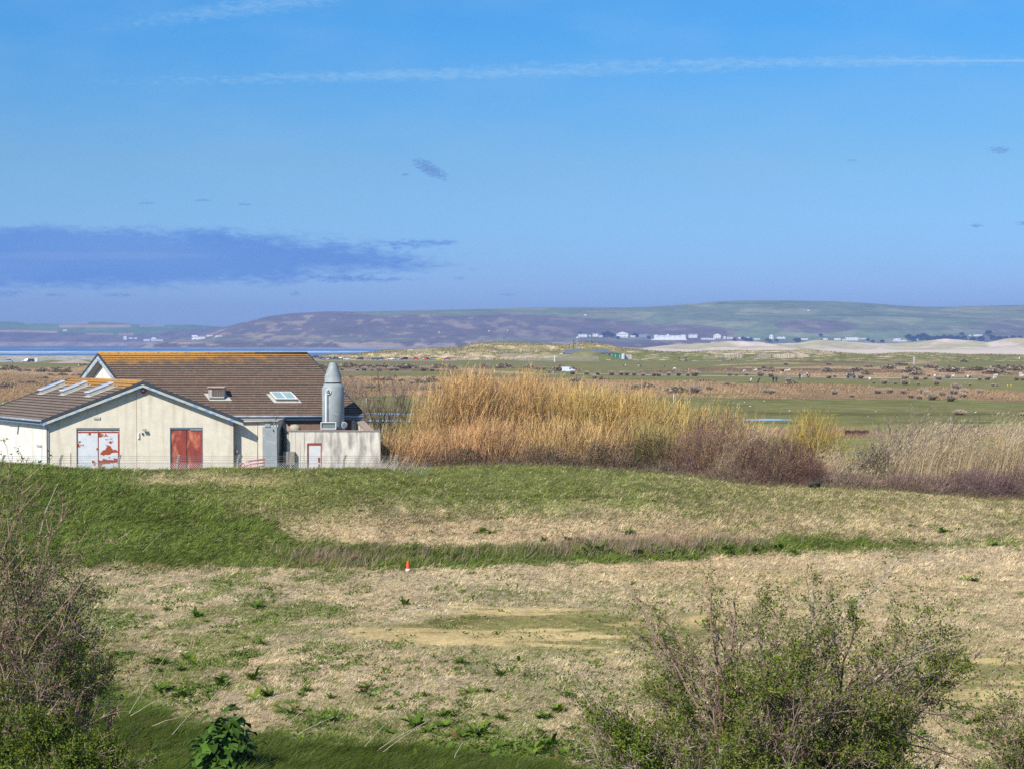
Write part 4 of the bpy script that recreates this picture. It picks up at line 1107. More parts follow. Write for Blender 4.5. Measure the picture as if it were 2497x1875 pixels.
bm = BM(); bm_tube(bm, [(cxo, -r1 + .05, zS(954.5)), (cxo, -r1 - .13, zS(954.5))], .07, 10); obj('inspection_boss', bm, M_pipe, stk)
yg = YF + .34
grl = empty('vent_grille', (XP(800, yg), yg, 3.5), 0, 'white framed louvre grille box in front of the grey vent stack', 'grille box')
w0, w1, z0, z1 = -18.5 / F * yg, 19.5 / F * yg, ZP(1046, yg) - 3.5, ZP(1028.5, yg) - 3.5
bm = BM(); t_ = .05
bm_box(bm, ((w0 + w1) / 2, .06, z0 / 2 - .004), (w1 - w0, .1, z0 - .01))
for s in (((w0 + w1) / 2, 0, z1 - t_ / 2, w1 - w0, t_), ((w0 + w1) / 2, 0, z0 + t_ / 2, w1 - w0, t_), (w0 + t_ / 2, 0, (z0 + z1) / 2, t_, z1 - z0 - 2 * t_), (w1 - t_ / 2, 0, (z0 + z1) / 2, t_, z1 - z0 - 2 * t_)):
    bm_box(bm, s[:3], (s[3], .12, s[4]))
obj('frame', bm, M_white, grl)
bm = BM(); bm_box(bm, ((w0 + w1) / 2, .04, (z0 + z1) / 2), (w1 - w0 - 2 * t_ - .004, .03, z1 - z0 - 2 * t_ - .004)); obj('grille', bm, mat('grille_grey', (.20, .24, .23), (.15, .18, .18), scale=8), grl)
dx_ = XP(837, 111.1)
flg = empty('duct_flange', (dx_, 111.3, 3.5), 0, 'round white duct flange right of the grey vent stack', 'duct')
bm = BM(); n_ax = Vector((.55, -.83, 0)).normalized(); zc = ZP(1036, 111.1) - 3.5
bm_tube(bm, [Vector((0, 0, zc)), Vector((0, 0, zc)) + n_ax * .08], .22, 20); bm_tube(bm, [Vector((0, .15, 0)), Vector((0, .15, zc))], .06, 8); obj('flange_plate', bm, M_white, flg)
bm = BM(); bm_tube(bm, [Vector((0, 0, zc)) + n_ax * .081, Vector((0, 0, zc)) + n_ax * .10], .16, 20); obj('blank_cover', bm, M_galv, flg)
dm = empty('domed_tank', (XP(717.5, 111.2), 111.3, 3.5), 0, 'cream domed tank behind the left end of the yard wall', 'tank')
bm = BM(); rd = 14.5 / F * 111.2; zt2 = ZP(1034, 111.2) - 3.5
bm_lathe(bm, [(rd, 0), (rd, zt2 - rd * .75)] + [(rd * math.cos(a), zt2 - rd * .75 + rd * .75 * math.sin(a)) for a in (.3, .6, .9, 1.2, 1.5)], 24); obj('tank_shell', bm, mat('cream_tank', (.46, .40, .31), (.40, .35, .27)), dm)

# ============================================================ CHAIN-LINK FENCE with cranked concrete posts
YFN = 102.9
fence = empty('chain_link_fence', (XP(430, YFN), YFN, float(hfun(XP(430, YFN), YFN))), 0, 'chain-link fence with cranked concrete posts and strands of wire in front of the works building', 'fence')
fb = fence.location.copy()
for px in (4, 145, 288, 431, 578, 708, 838, 961):
    x = XP(px, YFN); zg = float(hfun(x, YFN)) - .15; zt3 = ZP(1109, YFN)
    bm = BM(); w = .055; zk = zt3 - .33
    prof = [(-w, zg), (w, zg), (w, zk), (w + .13, zt3), (w + .02, zt3 + .03), (-w, zk + .03)]
    bm_prism(bm, [Vector((x + a - fb.x, -.05, z - fb.z)) for a, z in prof], (0, .11, 0)); obj('fence_post', bm, M_conc, fence)
x = XP(171, YFN); bm = BM(); bm_box(bm, (x - fb.x, 0, (3.6 + ZP(1104, YFN)) / 2 - fb.z), (.035, .035, ZP(1104, YFN) - 3.6)); obj('steel_stake', bm, mat('rusty_stake', (.16, .08, .05), (.1, .06, .04)), fence)
acc = Acc(); xs0, xs1 = XP(128, YFN), XP(1010, YFN); zt4 = ZP(1127, YFN); zb4 = 3.35; sp = .135; hgt = zt4 - zb4
n = int((xs1 - xs0) / sp); xx = xs0 + np.arange(n) * sp
for sg in (1, -1):
    pth = np.zeros((n, 2, 3)); pth[:, 0] = np.stack([xx, np.full(n, YFN + .02 * sg), np.full(n, zb4)], 1); pth[:, 1] = np.stack([xx + sg * hgt * .95, np.full(n, YFN + .02 * sg), np.full(n, zt4)], 1)
    tubes(acc, pth - np.array(fb), np.full((n, 2), .010), np.tile([.55, .56, .55], (n, 1)), 3)
link('wire_mesh', acc.mesh('wire_mesh', vmat('galvanised_wire', rough=.5, nscale=3, namt=.2)), fence)
acc = Acc()
for py in (1111, 1115.5, 1121, 1127):
    xs = np.linspace(XP(0, YFN), xs1, 60); z = np.full(60, ZP(py, YFN)) - .012 * np.abs(np.sin(xs * .87))
    tubes(acc, (np.stack([xs, np.full(60, YFN - .07), z], 1) - np.array(fb))[None], np.full((1, 60), .009), np.array([[.30, .30, .30]]), 3)
link('wire_strands', acc.mesh('wire_strands', MATS['galvanised_wire']), fence)
# red plastic barrier lying behind the fence
YB = 105.5
zg = 3.6
bar = empty('plastic_barrier', (XP(612, YB), YB, 3.6), 0, 'red and white plastic works barrier lying tilted against the wall behind the fence', 'barrier')
bm = BM()
a, b = P(578, 1150, YB) - bar.location, P(644, 1135, YB) - bar.location
h_ = Vector((0, .25, .42))
for o_, w in ((Vector((0, 0, 0)), .10), (h_ * .5, .07), (h_, .10)): bm_tube(bm, [a + o_, (a + b) / 2 + o_ + Vector((0, 0, .07)), b + o_ * (.9)], w * .6, 6)
for k in range(5):
    q = a.lerp(b, k / 4); bm_tube(bm, [q, q + h_], .035, 5)
obj('barrier_frame', bm, mat('faded_red_plastic', (.55, .09, .09), (.60, .28, .26), scale=3), bar)
bm = BM(); q = a.lerp(b, .5) + h_ * .75 + Vector((0, -.07, .03)); bm_box(bm, q, (.9, .02, .12)); obj('reflective_strip', bm, M_white, bar)
# traffic cone
cg = ground(994, 1396, .5)
cone = empty('traffic_cone', cg, .3, 'orange traffic cone with white sleeve at the edge of the dry field', 'cone')
bm = BM(); bm_lathe(bm, [(.155, .0), (.125, .03), (.105, .18), (.06, .52), (.045, .57), (.03, .575)], 20); obj('cone_body', bm, mat('cone_orange', (.72, .10, .035), (.66, .085, .03), rough=.5), cone)
bm = BM(); bm_lathe(bm, [(.130, .04), (.112, .185)], 20); obj('white_sleeve', bm, M_white, cone)
bm = BM(); bm_box(bm, (0, 0, .012), (.34, .34, .03), bevel=.01); obj('cone_foot', bm, mat('cone_base', (.08, .08, .08)), cone)
# ============================================================ GRASS OF THE NEAR FIELD
VM_grass = vmat('grass_blades', rough=.85, trans=.35)
WIND = np.array([.75, -.05, 0.])
def field_grass():
    acc = Acc()
    n = 640000
    py = rng.uniform(1125, 1925, n); px = rng.uniform(-260, 2760, n)
    z = np.full(n, 1.0)
    Y = (CZ - z) * F / (py - 840)
    for _ in range(8):
        X = (px - 1248.5) / F * Y; z = z * .5 + hfun(X, Y) * .5; Y = (CZ - z) * F / (py - 840)
    ok = (Y > 38.5) & (Y < 111); px, Y = px[ok], Y[ok]; X = (px - 1248.5) / F * Y
    X = X + rng.normal(0, .06, len(X)); Y = Y + rng.normal(0, .15, len(X))
    Z = hfun(X, Y); px, py = pix(X, Y, Z)
    crest = np.interp(px, CREST_PX, CREST_PY)
    g, worn, sand, lush, n1_, m_, l_ = near_weights(px, py, X, Y)
    keep = rnd(len(X)) > np.maximum(sand * 1.2, worn * .5)
    for a in (X, Y, Z): pass
    sel = keep
    X, Y, Z, g, worn, lush, m_, n1_, px, py = [a[sel] for a in (X, Y, Z, g, worn, lush, m_, n1_, px, py)]
    N_ = len(X)
    fine = sst(fbm(X * 3.1, Y * 1.9, 3, 19.), .30, .70); fine2 = sst(fbm(X * .9, Y * .6, 3, 29.), .3, .7); coarse = sst(fbm(X * .28, Y * .20, 4, 37.), .3, .7)
    isg = rnd(N_) < g * .9 + .05
    lowlush = sst(py, 1700, 1790) * lush
    H = np.where(isg, .09 + .12 * lush, .075) * rng.uniform(.6, 1.5, N_) * (.75 + .5 * m_)
    H = H + lowlush * .16 * rng.uniform(.3, 1.2, N_)
    H = H * 1.25
    H = H * (1 - .6 * worn) * (1 + .5 * sst(Y, 70, 100)) * (.55 + .9 * fine)
    Wd = np.maximum(.015, Y * 3.8e-4) * rng.uniform(.7, 1.5, N_) * (1 + .35 * lush)
    D = np.stack([rng.normal(.25, .45, N_), rng.normal(0, .4, N_), np.ones(N_)], 1)
    dry = C_DRY * 1.3; dry2 = np.array([.76, .63, .43])
    t = rnd(N_)[:, None]
    cd = dry * (1 - t) + dry2 * t
    br = (rnd(N_) < .18)[:, None]
    cd = np.where(br, np.array([.24, .165, .09]), cd)
    cg = (C_GRN2 * (1 - lush[:, None]) + C_GRN * lush[:, None]) * 1.25 * rng.uniform(.7, 1.35, (N_, 1)) + np.array([.05, .03, 0]) * (rnd(N_)[:, None] < .25)
    C = np.where(isg[:, None], cg, cd)
    C = C * (1 - .38 * lowlush[:, None]) * (.62 + .62 * fine[:, None]) * (.80 + .34 * fine2[:, None]) * (1.06 - .16 * coarse[:, None]) * (1 + (coarse[:, None] - .5) * np.array([.0, -.03, -.10]))
    bend = WIND * rng.uniform(.1, .75, (N_, 1)) + np.array([0, 0, -.12])
    ribbons(acc, np.stack([X, Y, Z - .01], 1), D, H, Wd, bend, C, 2)
    # the flat top of the slope, seen at a grazing angle
    n = 150000; Y3 = rng.uniform(92, 110.5, n); px3 = rng.uniform(-200, 2700, n); X3 = (px3 - 1248.5) / F * Y3; Z3 = hfun(X3, Y3); q3x, q3y = pix(X3, Y3, Z3)
    g3, w3, s3, l3, n3, m3, _l = near_weights(q3x, q3y, X3, Y3); f3 = sst(fbm(X3 * 3.1, Y3 * 1.9, 3, 19.), .3, .7)[:, None]
    ig = (rnd(n) < g3 * .9 + .05)[:, None]; C3 = np.where(ig, (C_GRN2 * (1 - l3[:, None]) + C_GRN * l3[:, None]) * 1.3 * rng.uniform(.6, 1.35, (n, 1)), (C_DRY * 1.3) * rng.uniform(.6, 1.3, (n, 1))) * (.62 + .62 * f3)
    ribbons(acc, np.stack([X3, Y3, Z3 - .01], 1), np.stack([rng.normal(.3, .45, n), rng.normal(0, .4, n), np.ones(n)], 1), rng.uniform(.07, .2, n), np.full(n, .035), WIND * rng.uniform(.1, .7, (n, 1)), C3, 2)
    # taller tufts: seeded grasses and lush clumps, in wind-combed patches
    nt_ = 26000
    k = rng.choice(N_, nt_, p=(.05 + lush + .25 * g) / (.05 + lush + .25 * g).sum())
    cl = 10
    X2 = np.repeat(X[k], cl) + rng.normal(0, .05, nt_ * cl); Y2 = np.repeat(Y[k], cl) + rng.normal(0, .05, nt_ * cl)
    Z2 = hfun(X2, Y2)
    lu = np.repeat(lush[k], cl); ll = np.repeat(lowlush[k], cl)
    M_ = len(X2)
    H = (.15 + .15 * lu + .22 * ll) * rng.uniform(.6, 1.4, M_) * np.repeat(rng.uniform(.5, 1.3, nt_), cl)
    D = np.stack([rng.normal(.4, .4, M_), rng.normal(-.1, .4, M_), np.ones(M_)], 1)
    cg = C_GRN * rng.uniform(.8, 1.7, (nt_, 1)) + np.array([.03, .025, 0])
    straw = (rnd(nt_) < .10)[:, None]
    cg = np.where(straw, np.array([.50, .40, .24]), cg)
    C = np.repeat(cg, cl, 0) * rng.uniform(.7, 1.25, (M_, 1)) * (1 - .4 * ll[:, None])
    ribbons(acc, np.stack([X2, Y2, Z2 - .01], 1), D, H, np.maximum(.014, Y2 * 3.2e-4) * rng.uniform(.8, 1.5, M_), WIND * rng.uniform(.4, 1.1, (M_, 1)) + np.array([0, 0, -.35]), C, 3)
    # little straw tufts over the dry ground
    nt_ = 24000; wq = np.clip(1.05 - g - worn, .02, 1); k = rng.choice(N_, nt_, p=wq / wq.sum()); cl = 7
    X2 = np.repeat(X[k], cl) + rng.normal(0, .045, nt_ * cl); Y2 = np.repeat(Y[k], cl) + rng.normal(0, .045, nt_ * cl); M_ = len(X2)
    C = np.repeat(np.array([.66, .52, .33]) * rng.uniform(.55, 1.3, (nt_, 1)), cl, 0) * rng.uniform(.8, 1.2, (M_, 1))
    ribbons(acc, np.stack([X2, Y2, hfun(X2, Y2) - .01], 1), np.stack([rng.normal(.45, .45, M_), rng.normal(0, .45, M_), np.ones(M_)], 1), rng.uniform(.08, .2, M_), np.maximum(.012, Y2 * 2.8e-4), WIND * rng.uniform(.2, 1, (M_, 1)) + np.array([0, 0, -.2]), C, 2)
    return acc.mesh('field_grass', VM_grass)
tag(link('field_grass', field_grass()), 'short wind-blown grass, straw coloured on the flat field and green on the bank', 'grass', kind='stuff')

# dead stalks standing along the foot of the green ribbon
def stalk_stuff():
    acc = Acc(); n = 5200
    px = np.concatenate([rng.normal(1560, 130, 2300), rng.uniform(900, 1900, 1500), rng.normal(820, 60, 900), rng.uniform(700, 2300, 500)])
    py = np.interp(px, [700, 850, 1500, 2000, 2400], [1372, 1376, 1345, 1330, 1328]) + rng.normal(-8, 12, len(px))
    Y = 88 + (1370 - py) * .06; z = np.full(len(px), 1.)
    for _ in range(8): Y = (CZ - z) * F / (py - 840); X = (px - 1248.5) / F * Y; z = z * .5 + hfun(X, Y) * .5
    m = len(px); H = rng.uniform(.25, .75, m); C = np.array([.50, .38, .28]) * rng.uniform(.6, 1.4, (m, 1))
    red = (rnd(m) < .35)[:, None]; C = np.where(red, np.array([.34, .19, .13]) * rng.uniform(.7, 1.3, (m, 1)), C)
    P0 = np.stack([X, Y, z], 1); D = np.stack([rng.normal(.25, .25, m), rng.normal(0, .2, m), np.ones(m)], 1)
    ribbons(acc, P0, D, H, np.full(m, .026), WIND * rng.uniform(.0, .4, (m, 1)), C, 2)
    return acc.mesh('dead_stalks', VM_grass)
tag(link('dead_stalks', stalk_stuff()), 'dry reddish and straw dead stalks rising from the green strip below the slope', 'dead stalks', kind='stuff')

# ============================================================ DOCKS AND OTHER LEAFY PLANTS
VM_leaf = vmat('broad_leaves', rough=.6, trans=.25, nscale=12, namt=.2, spec=.1)
def leaf_strip(acc, base, az, L, Wd, lift, droop, C, segs=5, wave=.03):
    """one long wavy leaf arching out from base"""
    d = np.array([math.cos(az), math.sin(az), 0]); s = np.array([-math.sin(az), math.cos(az), 0]); V = []
    for k in range(segs + 1):
        t = k / segs; w = Wd * (math.sin(math.pi * min(1, t * .93 + .05)) ** .7) * .5
        p = np.array(base) + d * L * t * math.cos(lift * (1 - .3 * t)) + np.array([0, 0, 1]) * (L * math.sin(lift) * t - droop * t * t * L)
        zz = np.array([0, 0, 1]) * w * .35
        V += [p - s * w + zz + np.array([0, 0, wave * L * math.sin(k * 2.1)]), p, p + s * w + zz - np.array([0, 0, wave * L * math.sin(k * 1.7)])]
    q = []
    for k in range(segs):
        a = k * 3; q += [[a, a + 1, a + 4, a + 3], [a + 1, a + 2, a + 5, a + 4]]
    acc.add(np.array(V), [np.array(q)], np.array(C))
def dock_mesh(nl, Lm, col, up=.6, seed=0):
    acc = Acc(); r = random.Random(seed)
    for i in range(nl):
        c = np.array(col) * r.uniform(.7, 1.35)
        if r.random() < .03: c = np.array([.28, .14, .06])
        leaf_strip(acc, (r.gauss(0, .03), r.gauss(0, .03), 0), r.uniform(0, 6.28), Lm * r.uniform(.5, 1.15), Lm * r.uniform(.22, .34), r.uniform(.25, 1.25) * up + .2, r.uniform(.1, .5), c)
    return acc.mesh('dock_plant', VM_leaf, True)
DOCKS = [dock_mesh(12, .27, (.13, .20, .022), .8, 1), dock_mesh(18, .25, (.115, .19, .022), .8, 2), dock_mesh(9, .24, (.15, .21, .028), .6, 3), dock_mesh(26, .28, (.11, .18, .022), .9, 4), dock_mesh(15, .20, (.13, .19, .035), .7, 5), dock_mesh(7, .32, (.16, .22, .03), .45, 6), dock_mesh(32, .22, (.10, .165, .02), .7, 7), dock_mesh(5, .20, (.17, .20, .05), .9, 8), dock_mesh(14, .30, (.09, .15, .02), .5, 9)]
dock_spots = [(883, 1683), (905, 1702), (1045, 1716), (1035, 1700), (1140, 1710), (1150, 1692), (1190, 1690), (1235, 1705), (1290, 1710), (920, 1735), (1085, 1752), (1110, 1765), (1010, 1775), (960, 1760), (940, 1790), (1045, 1790), (1080, 1800), (1100, 1812), (1130, 1805), (1160, 1798), (1200, 1800), (1220, 1760), (1180, 1750), (1255, 1740), (1330, 1755), (1300, 1775), (1340, 1790), (1360, 1740), (1390, 1700), (745, 1665), (730, 1700), (715, 1715), (760, 1750), (790, 1745), (830, 1715), (700, 1745), (705, 1665), (1120, 1620), (1132, 1622), (1220, 1652), (1080, 1618), (1262, 1617), (455, 1612), (440, 1670), (470, 1672), (510, 1710), (535, 1675), (600, 1690), (615, 1660), (640, 1650), (620, 1710), (420, 1700), (400, 1705), (560, 1730), (650, 1700), (385, 1690),
              (880, 1545), (985, 1475), (1150, 1400), (1240, 1430), (1075, 1408), (1260, 1432), (1000, 1265), (955, 1255), (880, 1312), (1020, 1290), (1050, 1300), (1220, 1285), (1200, 1300), (1660, 1350), (1720, 1345), (1560, 1352), (1640, 1352), (1780, 1348), (1850, 1340), (1900, 1338), (1950, 1335), (1480, 1352), (1420, 1356), (1340, 1360), (2160, 1320), (2185, 1320), (2375, 1322), (2390, 1322), (2300, 1298), (2340, 1292), (2360, 1415), (2380, 1418),
              (330, 1640), (290, 1600), (350, 1560), (1420, 1860), (1380, 1850), (1280, 1835), (1240, 1850), (1310, 1860), (2250, 1800), (2400, 1760), (2380, 1765), (1430, 1830), (1470, 1820), (590, 1560), (640, 1575), (520, 1545), (320, 1505)]
dr = random.Random(12)
for a, b, c_, d_, n_ in ((1380, 1950, 1338, 1352, 30), (900, 1380, 1352, 1362, 8), (1100, 2450, 1200, 1330, 16), (1020, 1440, 1770, 1860, 34), (900, 1440, 1830, 1872, 26), (680, 1000, 1660, 1780, 12), (380, 680, 1600, 1720, 14), (1180, 1450, 1835, 1872, 16), (330, 640, 1480, 1600, 9), (2250, 2480, 1690, 1800, 5)):
    dock_spots += [(dr.uniform(a, b), dr.uniform(c_, d_)) for _ in range(n_)]
for i, (px, py) in enumerate(dock_spots):
    o = link('dock_plant', DOCKS[i % 9]); p = ground(px, py, .5); o.location = p; o.rotation_euler = (random.uniform(-.2, .2), random.uniform(-.2, .2), i * 1.7)
    s = random.uniform(.7, 1.9)
    o.scale = (s, s, s * random.uniform(.8, 1.2))
    if py > 1600 or (px < 700 and py > 1460):
        lab_, grp_ = (('at the right edge of the field beyond the hawthorn', 'docks right of the hawthorn') if px > 2200 else ('just left of the lower thorn bush', 'docks by the thorn bush') if px > 1180 else
                      ('at bottom centre, on the lush grass edge', 'docks at bottom centre') if py > 1740 and px > 640 else ('in the front of the dry field, near its middle', 'docks in the front of the field') if px > 700 else ('behind the big broad-leaved plant', 'docks behind the broad-leaved plant') if py > 1600 else ('in the greener patches beside the left thicket', 'docks beside the left thicket'))
        tag(o, 'wavy-leaved green dock plant ' + lab_, 'dock plant', grp_)
    elif py > 1380: tag(o, 'lone green dock plant in the middle of the dry field', 'dock plant', 'scattered docks in the middle of the field')
    else: tag(o, 'dark green dock plant on the slope beyond the dry field', 'dock plant', 'docks on the slope'); o.scale = tuple(q * (1.5 if 1335 < py < 1358 else 1.0) for q in o.scale)
# big broad-leaved plant in the lush foreground
def mallow():
    acc = Acc(); r = random.Random(4)
    for i in range(300):
        th = r.uniform(0, 6.283); ph = r.uniform(0.0, 1.45); R0 = r.uniform(.55, 1.0)
        n = np.array([math.cos(th) * math.sin(ph), math.sin(th) * math.sin(ph), math.cos(ph)])
        base = n * np.array([.95, .9, 1.5]) * R0 * r.uniform(.75, 1.12) + np.array([0, 0, .12]); L = r.uniform(.16, .42); c = np.array([.06, .12, .016]) * r.uniform(.7, 1.5)
        leaf_strip(acc, base, th + r.gauss(0, .8), L, L * r.uniform(.65, .85), r.uniform(-.2, .6), r.uniform(.3, .8), c, 5, .04)
    m = 60; th = rnd(m, 0, 6.28); D = np.stack([np.cos(th) * .6, np.sin(th) * .6, rnd(m, .5, 1.2)], 1)
    ribbons(acc, np.zeros((m, 3)), D, rnd(m, .5, .95), np.full(m, .03), np.zeros((m, 3)), np.tile([.09, .14, .04], (m, 1)), 2)
    return acc.mesh('broad_leaved_plant', vmat('glossy_leaves', rough=.5, nscale=14, namt=.22, spec=.2, trans=.15), True)
p = ground(543, 1880, 1.)
tag(link('broad_leaved_plant', mallow()), 'big dark green broad-leaved plant in the lush grass at the bottom left', 'plant').location = (XP(543, 43.5), 43.5, float(hfun(XP(543, 43.5), 43.5)))
# pale dead stems leaning over the foreground grass, and pale stones
def stem_obj(p0, p1, r_, col, label, g):
    acc = Acc(); k = 6; t = np.linspace(0, 1, k)[:, None]; a, b = np.array(p0), np.array(p1)
    path = a * (1 - t) + b * t + np.array([0, 0, 1]) * (t * (1 - t)) * .12 + rng.normal(0, .006, (k, 3))
    o0 = path[0].copy()
    tubes(acc, (path - o0)[None], np.linspace(r_, r_ * .4, k)[None], np.array([col]), 5)
    o = link('dead_stem', acc.mesh('dead_stem', vmat('dead_wood', rough=.8, nscale=20, namt=.25))); o.location = o0
    tag(o, label, 'dead stem', g)
for a, b, Y in (((315, 1738), (418, 1578), 40.5), ((318, 1745), (418, 1690), 40.5), ((495, 1730), (558, 1660), 41), ((535, 1715), (610, 1660), 41.2), ((605, 1740), (635, 1703), 41), ((370, 1770), (455, 1745), 40), ((890, 1820), (958, 1748), 42), ((925, 1825), (1038, 1760), 42), ((935, 1832), (1042, 1758), 41.8), ((725, 1790), (815, 1748), 42), ((700, 1768), (762, 1710), 42.5), ((1108, 1845), (1128, 1810), 42), ((420, 1790), (478, 1728), 40)):
    stem_obj(P(*a, Y), P(*b, Y + .15), .008, (.50, .43, .33), 'pale dead stem leaning over the foreground grass', 'dead stems in the foreground')
for a, b, Y in (((95, 1300), (143, 1175), 22), ((348, 1345), (402, 1292), 86)):
    stem_obj(P(*a, Y), P(*b, Y), .010 if Y < 40 else .012, (.42, .36, .28), 'pale fallen stem lying on the green bank', 'stems on the bank')
STM = mat('pale_stone', (.58, .54, .46), (.46, .42, .36), scale=9)
for i, (px, py) in enumerate(((1045, 1432), (1015, 1472), (1022, 1478), (704, 1521), (784, 1626), (848, 1424), (2135, 1240), (2310, 1250), (705, 1770), (435, 1590), (452, 1592), (860, 1655), (2110, 1230), (1275, 1452), (893, 1566))):
    bm = BM(); bmesh.ops.create_icosphere(bm, subdivisions=2, radius=.07)
    for v in bm.verts: v.co = Vector((v.co.x * 1.4, v.co.y, v.co.z * .6)) * random.uniform(.8, 1.2)
    o = obj('stone', bm, STM); o.location = ground(px, py, .5); o.rotation_euler = (0, 0, i)
    tag(o, 'small pale stone lying in the grass of the field', 'stone', 'pale stones in the field')

# ============================================================ WOODY PLANTS
VM_twig = vmat('twigs', rough=.85, nscale=6, namt=.25)
VM_sleaf = vmat('small_leaves', rough=.55, trans=.35, nscale=4, namt=.25)
def grow(parents, rad, n_per, t_lo, t_hi, len_f, spread, up, k=6, jit=.06, outward=None, lenmin=.12):
    """side branches from polylines parents (n,k,3); returns (paths, radii)"""
    n, kk, _ = parents.shape; m = n * n_per
    pi = np.repeat(np.arange(n), n_per); t = rng.uniform(t_lo, t_hi, m) * (kk - 1); i = np.minimum(t.astype(int), kk - 2); f = (t - i)[:, None]
    P0 = parents[pi, i] * (1 - f) + parents[pi, i + 1] * f
    T = unit(parents[pi, i + 1] - parents[pi, i])
    pl = np.linalg.norm(parents[pi, -1] - parents[pi, 0], axis=1)
    D = T + rng.normal(0, spread, (m, 3)) + np.array([0, 0, up])
    if outward is not None: D = D + outward * .35 * unit(P0 - P0.mean(0))
    D = unit(D); L = np.maximum(lenmin, pl * len_f * rng.uniform(.5, 1.2, m) * (1.15 - .6 * t / (kk - 1)))
    s = np.linspace(0, 1, k)[None, :, None]
    B = rng.normal(0, .22, (m, 1, 3)) * s ** 2
    paths = P0[:, None, :] + (D[:, None, :] * s + B) * L[:, None, None] + rng.normal(0, jit, (m, k, 3)) * s * L[:, None, None] * .5
    r0 = (rad[pi, i] * .62)
    return paths, r0[:, None] * np.linspace(1, .45, k)[None, :]
def hawthorn(base, tips, stem_r, n1, n2, n3, leafn, leaf_size, leafc, twigc, spray=.5, lw=.6, drop_inner=.3, up=.12, n4=0, twigw=.008, shrink=1.0):
    """base (3), tips (n,3) ends of main limbs -> (twig mesh, leaf mesh)"""
    acc = Acc(); base = np.array(base, float); tips = np.array(tips, float); n = len(tips); k = 9
    s = np.linspace(0, 1, k)[None, :, None]
    b0 = base + rng.normal(0, .22, (n, 3)) * np.array([1, 1, .1])
    V = (tips - b0) * shrink
    mid = np.array([0, 0, 1]) * (np.linalg.norm(V, axis=1) * .14)[:, None]
    paths = b0[:, None] + V[:, None] * s + mid[:, None] * (s * (1 - s) * 2) + rng.normal(0, .05, (n, k, 3)) * s
    rad = np.linspace(1, .22, k)[None] * stem_r * rng.uniform(.6, 1.2, (n, 1))
    twigc = np.array(twigc)
    tubes(acc, paths, rad, twigc * rng.uniform(.8, 1.5, (n, 1)), 5)
    p1, r1_ = grow(paths, rad, n1, .25, 1, .33, spray, up, outward=.5)
    tubes(acc, p1, r1_, twigc * rng.uniform(.7, 1.7, (len(p1), 1)), 4)
    p2, r2_ = grow(p1, r1_, n2, .15, 1, .50, .6, up * .7)
    tubes(acc, p2, np.maximum(r2_, twigw * .4), twigc * rng.uniform(.7, 1.9, (len(p2), 1)), 3)
    p3, r3_ = grow(p2, r2_, n3, .1, 1, .50, .65, .05, k=3)
    m = len(p3); P0 = p3[:, 0]; D = p3[:, -1] - p3[:, 0]; L = np.linalg.norm(D, axis=1)
    ribbons(acc, P0, D, L, np.full(m, twigw), np.zeros((m, 3)), twigc * rng.uniform(.7, 2.2, (m, 1)), 1, taper=.7)
    la = Acc()
    src = np.concatenate([p3[:, 1], p3[:, 2], p2[:, 3], p2[:, 5]])
    w = sst(np.linalg.norm((src - base), axis=1), .5, 1.6)
    w = w * (.25 + sst(fbm(src[:, 0] * 2.2 + 50, src[:, 2] * 2.2 + src[:, 1] * .8, 3, 3.), .38, .62))
    i = rng.choice(len(src), leafn, p=w / w.sum())
    q = src[i] + rng.normal(0, .025, (leafn, 3))
    leafc = np.array(leafc)
    C = leafc * rng.uniform(.6, 1.5, (leafn, 1)) + np.array([.05, .015, .0]) * (rnd(leafn)[:, None] < .18)
    leaves(la, q, rng.normal(0, 1, (leafn, 3)) + np.array([0, 0, .25]), leaf_size * rng.uniform(.6, 1.3, leafn), C, lw, .12)
    return acc.mesh('branches', VM_twig), la.mesh('leaves', VM_sleaf)
def put_tree(name, base, meshes, label, cat, group=None, parts=('branches', 'leaves')):
    e = empty(name, base, 0, label, cat, group)
    for nm, me in zip(parts, meshes):
        if me is None: continue
        o = link(nm, me, e); o.matrix_parent_inverse = Matrix.Translation(-Vector(base))
    return e
# right foreground hawthorn: limb ends given as (px, py, Y)
def PT(lst): return [P(a, b, c) for a, b, c in lst]
YH = 21.0
tips = PT([(1540, 1462, 20.6), (1590, 1500, 21.4), (1745, 1415, 21), (1700, 1455, 20.4), (1800, 1435, 21.6), (1850, 1450, 20.3), (1905, 1412, 21.2), (1950, 1440, 20.6), (2010, 1455, 21.6), (2120, 1432, 20.8), (2060, 1500, 20.5), (2150, 1545, 21.5),
           (2240, 1560, 20.6), (2350, 1552, 21), (2320, 1580, 21.6), (2200, 1610, 20.2), (2280, 1660, 21.4), (2250, 1700, 20.7), (2150, 1680, 21.9), (1600, 1600, 21.5), (1560, 1590, 20.5), (1660, 1530, 20.9), (1640, 1660, 20.2), (1700, 1600, 19.8), (1800, 1560, 19.8), (1900, 1540, 20), (2000, 1560, 19.7), (2080, 1620, 19.8),
           (1950, 1640, 19.3), (1830, 1660, 19.3), (2150, 1760, 20), (2280, 1790, 20.5), (2330, 1830, 21.5), (1760, 1500, 22), (1880, 1490, 22.3), (1980, 1500, 22.4), (2220, 1850, 20), (2260, 1400, 21), (2380, 1530, 21.2), (2400, 1560, 21)])
bs = Vector((XP(1880, 21), 21.0, float(hfun(XP(1880, 21), 21))))
put_tree('hawthorn_bush', bs, hawthorn(bs + Vector((0, 0, -.1)), tips, .038, 12, 6, 5, 50000, .039, (.16, .21, .034), (.21, .15, .118), shrink=.84), 'large twiggy hawthorn bush coming into leaf at the bottom right', 'bush')
